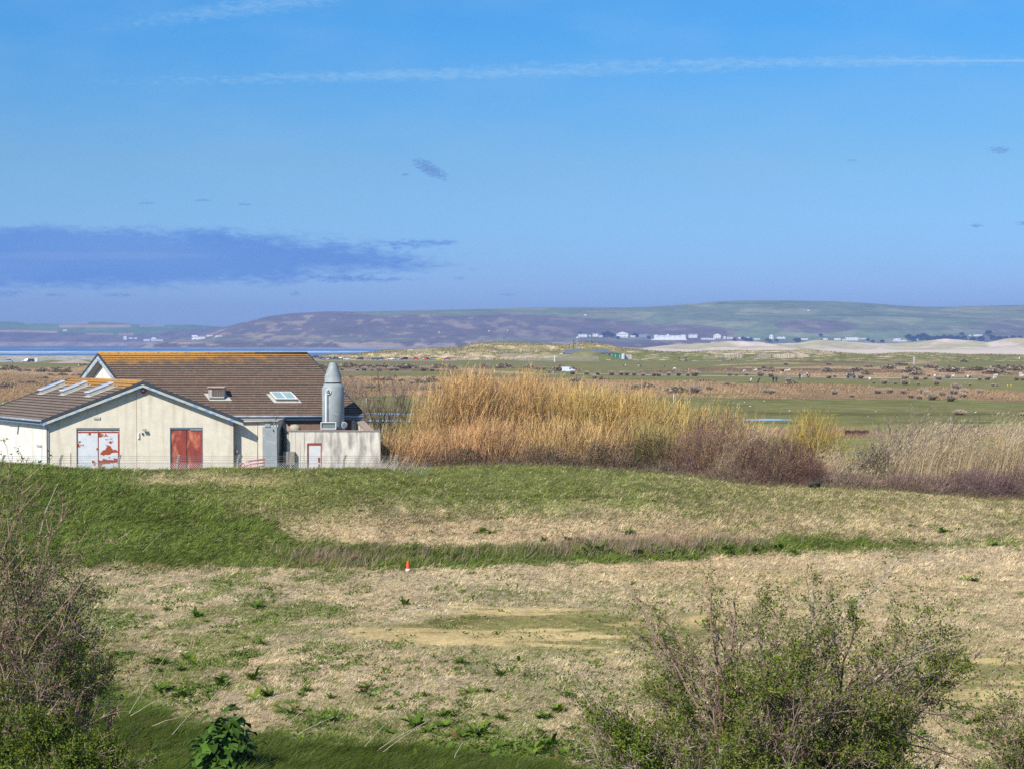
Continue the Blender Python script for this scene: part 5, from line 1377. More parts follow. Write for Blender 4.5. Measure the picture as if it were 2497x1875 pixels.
tips = PT([(1385, 1640, 20), (1420, 1650, 20.6), (1470, 1690, 19.6), (1530, 1670, 20.3), (1440, 1720, 20.9), (1500, 1750, 19.7), (1580, 1700, 20), (1640, 1740, 19.5), (1700, 1760, 19.4), (1540, 1800, 19), (1460, 1810, 20), (1620, 1830, 18.8), (1760, 1800, 19), (1800, 1760, 19.6), (1850, 1830, 18.8), (1900, 1790, 19.2), (1960, 1840, 19), (2020, 1800, 19.3), (1700, 1860, 18.6), (1560, 1870, 19.4), (2060, 1870, 19)])
bs = Vector((XP(1690, 19.8), 19.8, float(hfun(XP(1690, 19.8), 19.8))))
put_tree('hawthorn_bush', bs, hawthorn(bs, tips, .028, 12, 6, 5, 34000, .039, (.16, .215, .034), (.23, .175, .14), spray=.55, shrink=.80), 'lower spreading thorn bush in front of the big hawthorn, tangled grey twigs below', 'bush')
tips = PT([(2425, 1680, 20.5), (2460, 1700, 20), (2490, 1740, 20.6), (2520, 1700, 20), (2440, 1800, 20), (2400, 1840, 20.6), (2480, 1830, 19.6), (2540, 1780, 20.2), (2580, 1720, 20), (2620, 1800, 20.5), (2470, 1770, 20.9)])
bs = Vector((XP(2580, 20.5), 20.5, float(hfun(XP(2580, 20.5), 20.5))))
put_tree('hawthorn_bush', bs, hawthorn(bs, tips, .025, 10, 6, 5, 16000, .038, (.15, .20, .034), (.24, .17, .13), shrink=.9), 'edge of a leafy thorn bush cut off by the right side of the picture', 'bush')
def long_branches(tree, base, tips, r0, col, leafn, lc, n_side=10, name='long_branches'):
    """a few arching bare limbs with short side twigs and sparse leaves, reaching beyond the crown"""
    acc = Acc(); la = Acc(); tips = np.array(tips, float); n = len(tips); k = 12; s = np.linspace(0, 1, k)[None, :, None]
    b0 = np.array(base, float) + rng.normal(0, .25, (n, 3)) * np.array([1, 1, .3])
    sag = np.array([0, 0, 1]) * (np.linalg.norm(tips - b0, axis=1) * rng.uniform(.05, .32, n))[:, None]
    pth = b0[:, None] + (tips - b0)[:, None] * s + sag[:, None] * (s * (1 - s) * 2) + rng.normal(0, .022, (n, k, 3)) * s
    rad = np.linspace(1, .22, k)[None] * r0 * rng.uniform(.7, 1.2, (n, 1)); col = np.array(col)
    tubes(acc, pth, rad, col * rng.uniform(.8, 1.6, (n, 1)), 5)
    p1, q1 = grow(pth, rad, n_side, .35, 1, .14, .6, .15, k=4); tubes(acc, p1, np.maximum(q1 * .8, .003), col * rng.uniform(.8, 1.8, (len(p1), 1)), 3)
    p2, q2 = grow(p1, q1, 3, .2, 1, .5, .6, .1, k=3); D = p2[:, -1] - p2[:, 0]; ribbons(acc, p2[:, 0], D, np.linalg.norm(D, axis=1), np.full(len(D), .006), np.zeros((len(D), 3)), col * rng.uniform(.8, 1.9, (len(D), 1)), 1, taper=.6)
    src = np.concatenate([p1[:, 1], p1[:, 3], p2[:, 1], p2[:, 2]]); i = rng.integers(0, len(src), leafn)
    leaves(la, src[i] + rng.normal(0, .015, (leafn, 3)), rng.normal(0, 1, (leafn, 3)), rng.uniform(.022, .045, leafn), np.array(lc) * rng.uniform(.6, 1.5, (leafn, 1)), .6, .1)
    o1 = link(name, acc.mesh(name, VM_twig), tree); o2 = link('leaves', la.mesh('leaves', VM_sleaf), o1)
    o1.matrix_parent_inverse = Matrix.Translation(-tree.location)
LC = (.15, .205, .034)
def tree_of(lab): return [o for o in COL.objects if o.parent is None and o.get('label', '').startswith(lab)][0]
t_ = tree_of('large twiggy hawthorn')
long_branches(t_, t_.location + Vector((-.2, 0, 1.6)), PT([(1530, 1435, 20.6), (1560, 1470, 20.8), (1600, 1560, 20.4), (1720, 1400, 20.8), (1800, 1425, 20.5)]), .022, (.24, .15, .12), 700, LC)
long_branches(t_, t_.location + Vector((.3, 0, 1.8)), PT([(2200, 1375, 21), (2140, 1410, 21.2), (1985, 1395, 20.8), (2050, 1440, 20.5), (2375, 1545, 21.2), (2330, 1560, 20.8), (2290, 1640, 20.8), (2345, 1600, 21.4)]), .024, (.34, .27, .22), 1700, LC)
t_ = tree_of('lower spreading thorn')
long_branches(t_, t_.location + Vector((-.2, 0, 1.0)), PT([(1365, 1590, 20.3), (1400, 1655, 20), (1440, 1640, 20.5), (1500, 1660, 20.4), (1380, 1700, 20.1)]), .016, (.30, .22, .18), 600, LC)
# left foreground thicket
tips = PT([(-60, 1150, 19.5), (20, 1165, 20), (60, 1130, 20.4), (110, 1190, 20), (70, 1230, 19.4), (140, 1300, 20.5), (280, 1305, 20.5), (200, 1340, 19.6), (240, 1360, 20.3), (60, 1300, 19), (120, 1400, 19), (180, 1420, 19.6), (230, 1450, 20.3), (270, 1480, 20), (240, 1540, 19.5), (290, 1560, 20.6), (300, 1620, 20),
           (200, 1560, 18.8), (120, 1520, 18.5), (30, 1420, 18.7), (-40, 1300, 19), (20, 1560, 18.2), (90, 1640, 18), (220, 1680, 19), (310, 1700, 20.2), (-100, 1400, 19.6), (-160, 1240, 20), (-120, 1550, 19), (150, 1740, 18), (300, 1800, 19.4), (-200, 1380, 20)])
bs = Vector((XP(10, 20), 20.0, float(hfun(XP(10, 20), 20))))
put_tree('thorn_thicket', bs, hawthorn(bs + Vector((0, 0, -.1)), tips, .036, 13, 7, 5, 38000, .036, (.14, .19, .034), (.24, .165, .13), spray=.5, shrink=.78), 'tall bare-twigged thorn thicket with small new leaves on the left edge', 'thicket')
tips = PT([(60, 1720, 18), (140, 1700, 18.4), (220, 1740, 18.6), (300, 1760, 18.8), (350, 1790, 19), (100, 1790, 17.6), (200, 1810, 17.8), (300, 1840, 18.2), (0, 1760, 17.8), (-60, 1700, 18.2), (400, 1850, 18.7), (0, 1840, 17.3), (120, 1860, 17.2), (240, 1880, 17.5), (340, 1870, 18), (-100, 1820, 17.8)])
bs = Vector((XP(120, 18.2), 18.2, float(hfun(XP(120, 18.2), 18.2))))
put_tree('thorn_thicket', bs, hawthorn(bs, tips, .026, 13, 7, 5, 56000, .038, (.13, .18, .028), (.22, .165, .125), spray=.55, shrink=.80), 'dense leafy low thicket at the bottom left corner', 'thicket')

t_ = tree_of('tall bare-twigged')
long_branches(t_, t_.location + Vector((-.5, 0, 1.8)), PT([(30, 1120, 20), (75, 1110, 20.4), (100, 1150, 19.8), (135, 1190, 20.3), (60, 1170, 19.6), (0, 1160, 19.8), (165, 1235, 20), (115, 1245, 19.5), (280, 1302, 20.4), (200, 1300, 20), (225, 1330, 19.7), (240, 1360, 20.2), (30, 1230, 19.2), (90, 1300, 19.2), (-40, 1180, 19.8), (290, 1355, 20.3), (215, 1395, 19.6)]), .015, (.27, .175, .135), 2600, LC, 16)
# ---- golden willows and the hedge on the far side of the field
VM_stem = vmat('willow_stems', rough=.75)
def willow(cx, Y, w, top_py, n, colr, base_z=None, hmin=.0, dens_dark=.35, depth=2.5, stem=(.6, 1.7), leanx=.12):
    """upright osier shoots rising out of a broad crown; top_py list across the width"""
    n = int(n * 1.35); acc = Acc(); x0 = XP(cx, Y); hw = w / F * Y / 2; zb = 2.7 if base_z is None else base_z
    u = np.clip(rng.normal(0, .5, n), -1.05, 1.05); X = x0 + u * hw; YY = Y + rng.uniform(-1, 1, n) * depth
    tp = np.interp(u, np.linspace(-1, 1, len(top_py)), top_py); zt_ = CZ - (tp - 840) / F * YY
    ztip = zb + (zt_ - zb) * (.82 + .25 * fbm(u * 4.5 + cx, YY * .8, 3, 3.)) * (1.06 - .82 * rnd(n) ** .85)
    ztip = ztip + rng.normal(0, .22, n)
    L = np.minimum(rng.uniform(*stem, n), (ztip - zb) * .9 + .3)
    D = unit(np.stack([u * .28 + rng.normal(leanx, .22, n), rng.normal(0, .22, n), np.ones(n)], 1))
    P0 = np.stack([X, YY, ztip], 1) - D * L[:, None]
    hrel = np.clip((ztip - zb) / np.maximum(zt_ - zb, .5), 0, 1)[:, None]
    colr = np.array(colr)
    cl = fbm(X * .9, ztip * .9 + YY, 3, 7.)[:, None]
    C = colr * rng.uniform(.65, 1.35, (n, 1)) * (.8 + .4 * cl)
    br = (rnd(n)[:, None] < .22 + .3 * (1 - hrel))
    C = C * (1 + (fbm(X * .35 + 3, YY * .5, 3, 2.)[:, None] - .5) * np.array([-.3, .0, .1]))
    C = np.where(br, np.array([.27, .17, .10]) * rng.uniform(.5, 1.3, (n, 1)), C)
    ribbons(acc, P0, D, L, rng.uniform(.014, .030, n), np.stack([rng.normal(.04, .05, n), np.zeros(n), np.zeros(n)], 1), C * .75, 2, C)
    # short side shoots thickening the mass
    m = int(n * 1.2); i = rng.integers(0, n, m); t = rng.uniform(.2, .95, m)[:, None]
    Q = P0[i] + D[i] * (L[i][:, None] * t)
    ribbons(acc, Q, D[i] + rng.normal(0, .32, (m, 3)), rng.uniform(.25, .7, m), rng.uniform(.012, .026, m), np.zeros((m, 3)), C[i] * rng.uniform(.7, 1.2, (m, 1)), 1)
    lim = Acc(); k = 16
    ub = rng.uniform(-.35, .35, k); ue = rng.uniform(-.9, .9, k); s = np.linspace(0, 1, 7)[None, :, None]
    A_0 = np.stack([x0 + ub * hw, Y + rng.normal(0, .5, k), np.full(k, zb - .2)], 1); zt2 = CZ - (np.interp(ue, np.linspace(-1, 1, len(top_py)), top_py) - 840) / F * Y
    B_0 = np.stack([x0 + ue * hw, Y + rng.uniform(-1, 1, k) * depth * .8, zb + (zt2 - zb) * rng.uniform(.4, .8, k)], 1)
    pth = A_0[:, None] * (1 - s) + B_0[:, None] * s + rng.normal(0, .12, (k, 7, 3)) * s
    tubes(lim, pth, np.linspace(.07, .02, 7)[None] * rng.uniform(.7, 1.2, (k, 1)), np.array([.13, .10, .07]) * rng.uniform(.8, 1.6, (k, 1)), 5)
    g_, gr_ = grow(pth, np.tile(np.linspace(.07, .02, 7), (k, 1)), 9, .2, 1, .4, .4, .5)
    tubes(lim, g_, gr_ * .8, np.array([.20, .15, .09]) * rng.uniform(.6, 1.4, (len(g_), 1)), 3)
    b = (x0, Y, zb)
    return b, (acc.mesh('shoots', VM_stem), lim.mesh('limbs', VM_twig))
GOLD, GOLD2, OLIVE, RUST = (.74, .51, .17), (.76, .485, .20), (.52, .40, .15), (.70, .43, .20)
for i, (cx, Y, w, tops, n, c, lab) in enumerate((
    (990, 121.0, 320, (1085, 1060, 1020, 975, 930), 5600, OLIVE, 'greenish golden willow at the left end of the willow row, thinning towards the bare shrub'),
    (1130, 119.5, 230, (945, 908, 903, 908, 925), 7000, GOLD2, 'tall orange-gold willow, highest at the left of the willow row'),
    (1290, 120.0, 250, (905, 908, 900, 912, 920), 7600, GOLD2, 'broad tall golden willow in the middle of the willow row below the white van'),
    (1430, 119.0, 230, (915, 925, 932, 935, 945), 6600, GOLD, 'golden willow just right of the tallest two'),
    (1560, 118.5, 220, (935, 940, 945, 955, 965), 3400, GOLD, 'yellow willow with spiky tops in front of the white marker post'),
    (1690, 119.0, 210, (955, 962, 968, 975, 985), 1500, GOLD, 'thin sparse yellow willow shoots left of the puddle'),
    (1810, 121.0, 180, (975, 985, 990, 1000, 1010), 700, GOLD, 'very sparse yellow shoots standing before the long puddle'),
    (1985, 117.0, 170, (1045, 1005, 985, 1010, 1060), 1700, (.50, .38, .09), 'separate upright yellow willow right of the reddish bushes'),
    (2455, 118.0, 110, (1120, 1075, 1060, 1065, 1080), 420, (.46, .30, .08), 'small open yellow-stemmed willow on the right edge among the reeds'),
    (960, 113.5, 230, (1105, 1065, 1060, 1050, 1040), 4800, RUST, 'low orange-brown willow scrub beside the end of the fence'),
    (1160, 114.5, 260, (1040, 1030, 1020, 1015, 1015), 5200, RUST, 'low orange willow scrub in front of the tallest willow'),
    (1400, 114.5, 260, (1010, 1010, 1020, 1020, 1020), 4600, GOLD2, 'low golden scrub in front of the middle willows'),
    (1600, 115.0, 180, (1005, 1015, 1025, 1030, 1045), 2800, OLIVE, 'olive green scrub between the golden willows and the reddish bush'))):
    b, ms = willow(cx, Y, w, tops, n, c)
    put_tree('willow_shrub', b, ms, lab, 'willow', 'willow shrubs beyond the field', ('shoots', 'limbs'))
def dome_bush(cx, Y, w, top_py, bot_py, n, colr, leafc=None, nleaf=0, depth=2.2, tw=(.25, .6), width=.018, zb=None, skew=0., flat=1.0):
    acc = Acc(); x0 = XP(cx, Y); hw = w / F * Y / 2; zt_ = ZP(top_py, Y); zb = float(hfun(x0, Y)) - .1 if zb is None else zb
    th = rnd(n, 0, 2 * math.pi); cz = rnd(n, 0, 1); sz = np.sqrt(1 - cz ** 2); rr = rnd(n) ** .3
    dirn = np.stack([np.cos(th) * sz, np.sin(th) * sz, cz], 1)
    lump = .62 + .5 * fbm(th * 1.6 + cx, cz * 2.5 + cx * .1, 4, cx * .1)
    q = dirn * (rr * lump)[:, None] * np.array([hw, depth, (zt_ - zb)]) + np.array([x0, Y, zb]); q[:, 0] += (q[:, 2] - zb) * skew
    colr = np.array(colr)
    C = colr * rng.uniform(.45, 1.6, (n, 1)) * (.7 + .6 * fbm(q[:, 0] * 1.3, q[:, 2] * 1.3, 3, 1.)[:, None])
    ribbons(acc, q, dirn * .6 + rng.normal(0, .55, (n, 3)) + np.array([.1, 0, .45]), rnd(n, *tw), rnd(n, .6, 1.3) * width, np.zeros((n, 3)), C, 1)
    lm = None
    if nleaf:
        la = Acc(); i = rng.integers(0, n, nleaf); lc = np.array(leafc)
        pat = sst(fbm(q[i, 0] * 1.1 + 9, q[i, 2] * 1.6, 3, 5.), .42, .6); i = i[rnd(nleaf) < .25 + .75 * pat]; m = len(i)
        leaves(la, q[i] + rng.normal(0, .08, (m, 3)), rng.normal(0, 1, (m, 3)), rnd(m, .07, .15), lc * rng.uniform(.5, 1.5, (m, 1)), .6)
        lm = la.mesh('leaves', VM_sleaf)
    return (x0, Y, zb), (acc.mesh('twigs', VM_twig), lm)
BROWN, RED, PURP, BLEAF = (.20, .13, .10), (.25, .145, .115), (.20, .13, .12), (.065, .095, .028)
for cx, Y, w, tp, n, c, lc, nl_, lab in (
    (1130, 111.6, 300, 1080, 6500, BROWN, BLEAF, 6500, 'dark leafy bramble bank along the grass edge below the left willows'),
    (1330, 111.4, 280, 1075, 6500, BROWN, BLEAF, 6000, 'dark bramble bank along the grass edge below the middle willows'),
    (1480, 111.8, 260, 1065, 6500, BROWN, BLEAF, 4200, 'brown and green bramble bank right of the middle willows'),
    (1590, 112.6, 200, 1040, 5600, (.17, .12, .07), (.085, .105, .03), 5000, 'mossy green-brown thorn bush left of the reddish bush'),
    (1620, 111.2, 230, 1118, 4200, (.27, .19, .14), BLEAF, 1200, 'pale brown low brambles at the foot of the mossy bush'),
    (1755, 111.6, 340, 985, 15000, RED, (.09, .11, .03), 1500, 'large rounded reddish-brown bush, taller of the two'),
    (1905, 110.6, 290, 1052, 12000, (.165, .085, .07), BLEAF, 900, 'rounded dark reddish-brown bush right of the taller reddish one'),
    (1790, 110.0, 260, 1135, 5000, (.26, .18, .13), BLEAF, 900, 'low brown brambles below the reddish bushes'),
    (2060, 110.3, 260, 1150, 5200, (.30, .215, .16), BLEAF, 900, 'low straw-brown brambles in the middle of the right-hand hedge'),
    (2230, 110.0, 260, 1150, 5200, (.25, .17, .135), BLEAF, 500, 'low grey-brown brambles with whitish twigs below the bare shrubs'),
    (2380, 110.3, 230, 1140, 6200, PURP, BLEAF, 0, 'dark purplish bramble mound near the right edge'),
    (2520, 110.3, 220, 1125, 6200, PURP, BLEAF, 0, 'dark purplish bramble mound cut off by the right edge'),
    (930, 114.0, 170, 1050, 3600, (.15, .12, .08), (.07, .11, .03), 3000, 'dark green ivy-covered bush right of the yard wall'),
    (2130, 113.0, 150, 1078, 2600, (.16, .12, .09), (.05, .08, .02), 1600, 'dark ivy clump at the foot of the bare shrub')):
    b, ms = dome_bush(cx, Y, w, tp, 0, n, c, lc, nl_)
    put_tree('bramble_bush' if tp > 1080 else 'hedge_bush', b, ms, lab, 'bush', 'bushes of the hedge', ('twigs', 'leaves'))
# bare open shrubs
def bare(cx, Y, tips, sr, n1, n2, n3, col, cbase=None, twigw=.016, up=.35, spray=.4):
    zb = 2.6; acc = Acc(); base = np.array([XP(cbase or cx, Y), Y, zb]); tips = np.array([P(a, b, Y + random.uniform(-1.5, 1.5)) for a, b in tips]); n = len(tips); k = 9
    s = np.linspace(0, 1, k)[None, :, None]; b0 = base + rng.normal(0, .5, (n, 3)) * np.array([1, .6, 0])
    paths = b0[:, None] + (tips - b0)[:, None] * s + np.array([0, 0, 1]) * (s * (1 - s)) * .5 + rng.normal(0, .09, (n, k, 3)) * s
    rad = np.linspace(1, .25, k)[None] * sr * rng.uniform(.6, 1.2, (n, 1)); col = np.array(col)
    tubes(acc, paths, rad, col * rng.uniform(.8, 1.6, (n, 1)), 5)
    p1, q1 = grow(paths, rad, n1, .25, 1, .36, spray, up); tubes(acc, p1, np.maximum(q1, .008), col * rng.uniform(.7, 1.7, (len(p1), 1)), 4)
    p2, q2 = grow(p1, q1, n2, .2, 1, .5, .45, up); tubes(acc, p2, np.maximum(q2, .007), col * rng.uniform(.8, 2.0, (len(p2), 1)), 3)
    p3, q3 = grow(p2, q2, n3, .2, 1, .55, .5, .2, k=3)
    D = p3[:, -1] - p3[:, 0]; m = len(D); ribbons(acc, p3[:, 0], D, np.linalg.norm(D, axis=1), np.full(m, twigw), np.zeros((m, 3)), col * rng.uniform(.9, 2.2, (m, 1)), 1, taper=.7)
    return tuple(base), (acc.mesh('branches', VM_twig), None)
BK = (.14, .11, .085)
b, ms = bare(905, 123, [(830, 985), (850, 955), (870, 1000), (890, 950), (912, 975), (935, 1000), (960, 930), (975, 950), (940, 955), (985, 930), (925, 935), (900, 1010), (950, 1025), (860, 1030)], .07, 8, 5, 3, BK, 925); put_tree('bare_shrub', b, ms, 'dark leafless shrub fanning to the right behind the roof end', 'shrub', None, ('branches',))
b, ms = bare(1000, 124, [(985, 955), (1010, 945), (1030, 960), (1000, 985), (1040, 990), (1045, 965), (1020, 1005), (1030, 1030), (975, 1000)], .06, 8, 5, 4, (.16, .125, .085), 960); put_tree('bare_shrub', b, ms, 'leafless shrub between the dark shrub and the golden willows', 'shrub', None, ('branches',))
b, ms = bare(860, 128, [(840, 930), (850, 945), (870, 925), (880, 940), (900, 945), (860, 960), (845, 970), (885, 965), (830, 960), (905, 970)], .05, 8, 6, 4, (.22, .15, .12)); put_tree('bare_shrub', b, ms, 'pinkish brown leafless shrub just right of the vent stack', 'shrub', None, ('branches',))
b, ms = bare(2200, 115, [(2080, 1090), (2110, 1050), (2140, 1040), (2170, 1020), (2200, 1025), (2230, 1005), (2260, 1015), (2240, 1050), (2290, 1050), (2150, 1075), (2190, 1060), (2210, 1090), (2270, 1080), (2130, 1100)], .05, 9, 6, 4, (.20, .155, .12), 2180); put_tree('bare_shrub', b, ms, 'bare grey-brown shrub in the reeds, wider of the two on the right', 'shrub', None, ('branches',))
b, ms = bare(2340, 116, [(2290, 1070), (2310, 1040), (2330, 1010), (2340, 1050), (2360, 1030), (2380, 1045), (2395, 1030), (2350, 1080), (2400, 1060), (2300, 1100), (2380, 1080)], .045, 8, 5, 4, (.12, .10, .085), 2320); put_tree('bare_shrub', b, ms, 'dark bare shrub leaning right above the pale reeds', 'shrub', None, ('branches',))
b, ms = bare(2440, 112.5, [(2410, 1090), (2425, 1075), (2450, 1085), (2470, 1100), (2490, 1090), (2430, 1115), (2400, 1100)], .04, 5, 4, 2, (.28, .20, .07), 2470); put_tree('bare_shrub', b, ms, 'open shrub of crooked yellowish branches near the right edge', 'shrub', None, ('branches',))
# reeds
def reeds():
    acc = Acc(); specs = [(2330, 130, 8000, 2.7, 111.5, 120), (2480, 110, 5500, 3.1, 111.5, 122), (2080, 90, 2600, 1.9, 111.5, 117), (1990, 60, 900, 1.5, 111.5, 115), (2190, 90, 2800, 2.1, 112, 118), (1830, 40, 420, 2.6, 110.5, 111.2), (1790, 50, 260, 1.8, 110.3, 111), (2130, 160, 900, 1.2, 120, 130)]
    for cx, sd, n, h, y0, y1 in specs:
        Y = rnd(n, y0, y1); px = rng.normal(cx, sd, n); ok = (px > 1740); px, Y = px[ok], Y[ok]; n = len(px); X = (px - 1248.5) / F * Y; Z = hfun(X, Y)
        C = np.array([.72, .58, .37]) * rng.uniform(.6, 1.25, (n, 1)); H = h * rng.uniform(.55, 1.15, n) * (.55 + .85 * sst(fbm(X * .35, Y * .3, 3, 8.), .32, .62))
        D = np.stack([rng.normal(.16, .10, n), rng.normal(0, .08, n), np.ones(n)], 1)
        P0 = np.stack([X, Y, Z], 1)
        ribbons(acc, P0, D, H, rng.uniform(.016, .032, n), np.array([.12, 0, 0]) * rng.uniform(.2, 1.4, (n, 1)), C, 3)
        tip = P0 + unit(D) * H[:, None] * .93 + np.array([.10, 0, 0])
        ribbons(acc, tip, D + np.array([.5, 0, -.1]), rng.uniform(.18, .32, n), np.full(n, .05), np.zeros((n, 3)), C * .8, 1)
    # tufts against the yard wall and along the fence
    n = 1500; px = rng.normal(870, 55, n); Y = rnd(n, 103.4, 106); X = (px - 1248.5) / F * Y; Z = hfun(X, Y)
    C = np.array([.66, .55, .38]) * rng.uniform(.6, 1.25, (n, 1))
    ribbons(acc, np.stack([X, Y, Z], 1), np.stack([rng.normal(.45, .2, n), rng.normal(0, .15, n), np.ones(n)], 1), rng.uniform(.5, 1.5, n) * (1 - sst(px, 900, 1010) * .4), rng.uniform(.012, .026, n), np.array([.15, 0, 0]) * rng.uniform(0, 1.4, (n, 1)), C, 2)
    return acc.mesh('reeds', VM_grass)
tag(link('reeds', reeds()), 'pale straw-coloured dry reeds bending to the right in the hedge and by the yard wall', 'reeds', kind='stuff')
def hedge_foot():
    acc = Acc(); n = 26000; px = rng.uniform(930, 2700, n); Yc_ = np.where(px < 1000, 105, 108.0)
    Y = Yc_ + rnd(n, .2, 3.2); X = (px - 1248.5) / F * Y; Z = hfun(X, Y)
    C = np.array([.40, .30, .20]) * rng.uniform(.45, 1.35, (n, 1)); C = np.where((rnd(n) < .3)[:, None], np.array([.11, .14, .04]) * rng.uniform(.6, 1.4, (n, 1)), C)
    ribbons(acc, np.stack([X, Y, Z], 1), np.stack([rng.normal(.2, .6, n), rng.normal(-.2, .5, n), np.ones(n)], 1), rng.uniform(.15, .55, n), rng.uniform(.014, .03, n), np.array([.3, 0, -.2]) * rng.uniform(0, 1, (n, 1)), C, 2)
    return acc.mesh('hedge_bottom_grass', VM_grass)
tag(link('hedge_bottom_grass', hedge_foot()), 'rough dead grass and bramble tangle at the foot of the hedge', 'rough grass', kind='stuff')
# low leafy weeds woven through the grass: too many to count
def weed_mat():
    acc = Acc(); n = 26000; py = rng.uniform(1400, 1900, n); px = rng.uniform(-150, 2650, n)
    Y = (CZ - .6) * F / (py - 840)
    for _ in range(5): X = (px - 1248.5) / F * Y; Y = (CZ - hfun(X, Y)) * F / (py - 840)
    X = (px - 1248.5) / F * Y; a = fbm(X * .7, Y * .5, 4, 131.); b = sst(a, .53, .62) * np.clip(1.15 - .9 * sst(px, 500, 1300), .22, 1)
    b = np.maximum(b, .8 * sst(py, 1760, 1850) * sst(a, .40, .52)); k = (rnd(n) < b) & (Y > 39); X, Y = X[k], Y[k]; n = len(X); c = 6
    X = np.repeat(X, c) + rng.normal(0, .10, n * c); Y = np.repeat(Y, c) + rng.normal(0, .10, n * c); m = n * c
    C = np.array([.12, .19, .03]) * rng.uniform(.5, 1.5, (m, 1)) * np.repeat(rng.uniform(.7, 1.3, (n, 1)), c, 0)
    leaves(acc, np.stack([X, Y, hfun(X, Y) + rng.uniform(0, .07, m)], 1), np.stack([rng.normal(0, 1, m), rng.normal(0, 1, m), rng.uniform(.1, 1.1, m)], 1), rng.uniform(.06, .17, m), C, .45, .1)
    return acc.mesh('low_weeds', VM_leaf)
tag(link('low_weeds', weed_mat()), 'low leafy green weeds growing in patches through the dry grass', 'weeds', kind='stuff')
# ============================================================ THE COURSE: rough grass, rush tussocks, dark mounds
def rough_grass():
    acc = Acc(); n = 300000
    py = 878 + 112 * rng.random(n); px = rng.uniform(-250, 2750, n); Y = 9.4 * F / (py - 840); X = (px - 1248.5) / F * Y
    _, r = plain_color(px, py, X, Y)
    k = rnd(n) < r * (.35 + .65 * sst(py, 895, 940)); px, py, X, Y = px[k], py[k], X[k], Y[k]; n = len(X); Z = hfun(X, Y)
    cl = fbm(X * .09, Y * .05, 4, 81.); C = np.array([.50, .335, .18]) * rng.uniform(.6, 1.3, (n, 1)) * (.75 + .5 * cl[:, None])
    C = np.where((rnd(n) < .18)[:, None], np.array([.22, .145, .10]), C)
    hh = rng.uniform(.2, .55, n) * (.5 + 1.0 * sst(cl, .35, .65))
    ribbons(acc, np.stack([X, Y, Z - .03], 1), np.stack([rng.normal(.3, .4, n), rng.normal(0, .3, n), np.ones(n)], 1), hh, Y * 3.4e-4, WIND * rng.uniform(0, .5, (n, 1)), C, 1)
    # pinkish sedge band and pale tussocky strip near the hedge
    n = 42000; py = np.concatenate([rng.normal(1058, 5, n // 2), rng.uniform(1035, 1110, n - n // 2)]); px = rng.uniform(1850, 2750, n); Y = 9.4 * F / (py - 840); X = (px - 1248.5) / F * Y; Z = hfun(X, Y)
    pink = (np.abs(py - 1058) < 9) & (fbm(X * .2, Y * .1, 3, 4.) > .40); C = np.where(pink[:, None], np.array([.47, .32, .21]), np.array([.28, .27, .11])) * rng.uniform(.6, 1.35, (n, 1))
    ribbons(acc, np.stack([X, Y, Z - .03], 1), np.stack([rng.normal(.3, .3, n), rng.normal(0, .2, n), np.ones(n)], 1), np.where(pink, rng.uniform(.3, .7, n), rng.uniform(.08, .22, n)), np.full(n, .05), WIND * rng.uniform(0, .5, (n, 1)), C, 1)
    # marram on the dunes
    n = 70000; Y = rng.uniform(1035, 1128, n); px = rng.uniform(740, 2600, n); X = (px - 1248.5) / F * Y; Z = hfun(X, Y)
    k = (rnd(n) < np.where(px < 1560, .9, .25)) & (fbm(X * .05, Y * .07, 3, 9.) > .38); X, Y, Z = X[k], Y[k], Z[k]; n = len(X)
    C = np.array([.36, .31, .15]) * rng.uniform(.45, 1.35, (n, 1))
    ribbons(acc, np.stack([X, Y, Z - .05], 1), np.stack([rng.normal(.3, .4, n), rng.normal(0, .3, n), np.ones(n)], 1), rng.uniform(.4, 1.0, n), np.full(n, .45), WIND * .2 * np.ones((n, 1)), C, 1)
    return acc.mesh('rough_grass', VM_grass)
tag(link('rough_grass', rough_grass()), 'brown rough grass in bands between the green fairways and on the dunes', 'rough grass', kind='stuff')
def tussock_mesh(seed, col, n=700, h=1.0, spread=.75):
    acc = Acc(); th = rnd(n, 0, 6.283); t = rnd(n) ** .6; a = t * spread
    D = np.stack([np.cos(th) * np.sin(a) + .22, np.sin(th) * np.sin(a), np.cos(a)], 1); P0 = np.stack([np.cos(th) * t * .33, np.sin(th) * t * .33, np.zeros(n)], 1)
    C = np.array(col) * rng.uniform(.4, 1.6, (n, 1))
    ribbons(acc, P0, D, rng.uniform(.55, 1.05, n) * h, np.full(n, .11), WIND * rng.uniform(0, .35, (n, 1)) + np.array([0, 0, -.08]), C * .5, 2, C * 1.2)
    return acc.mesh('rush_tussock', VM_grass)
TUS = [tussock_mesh(i, c) for i, c in enumerate(((.52, .41, .31), (.56, .44, .33), (.46, .37, .28)))]
TUSP = [tussock_mesh(9, (.66, .52, .37)), tussock_mesh(10, (.64, .50, .34), spread=.9)]
TUSD = tussock_mesh(12, (.15, .085, .06), spread=.5)
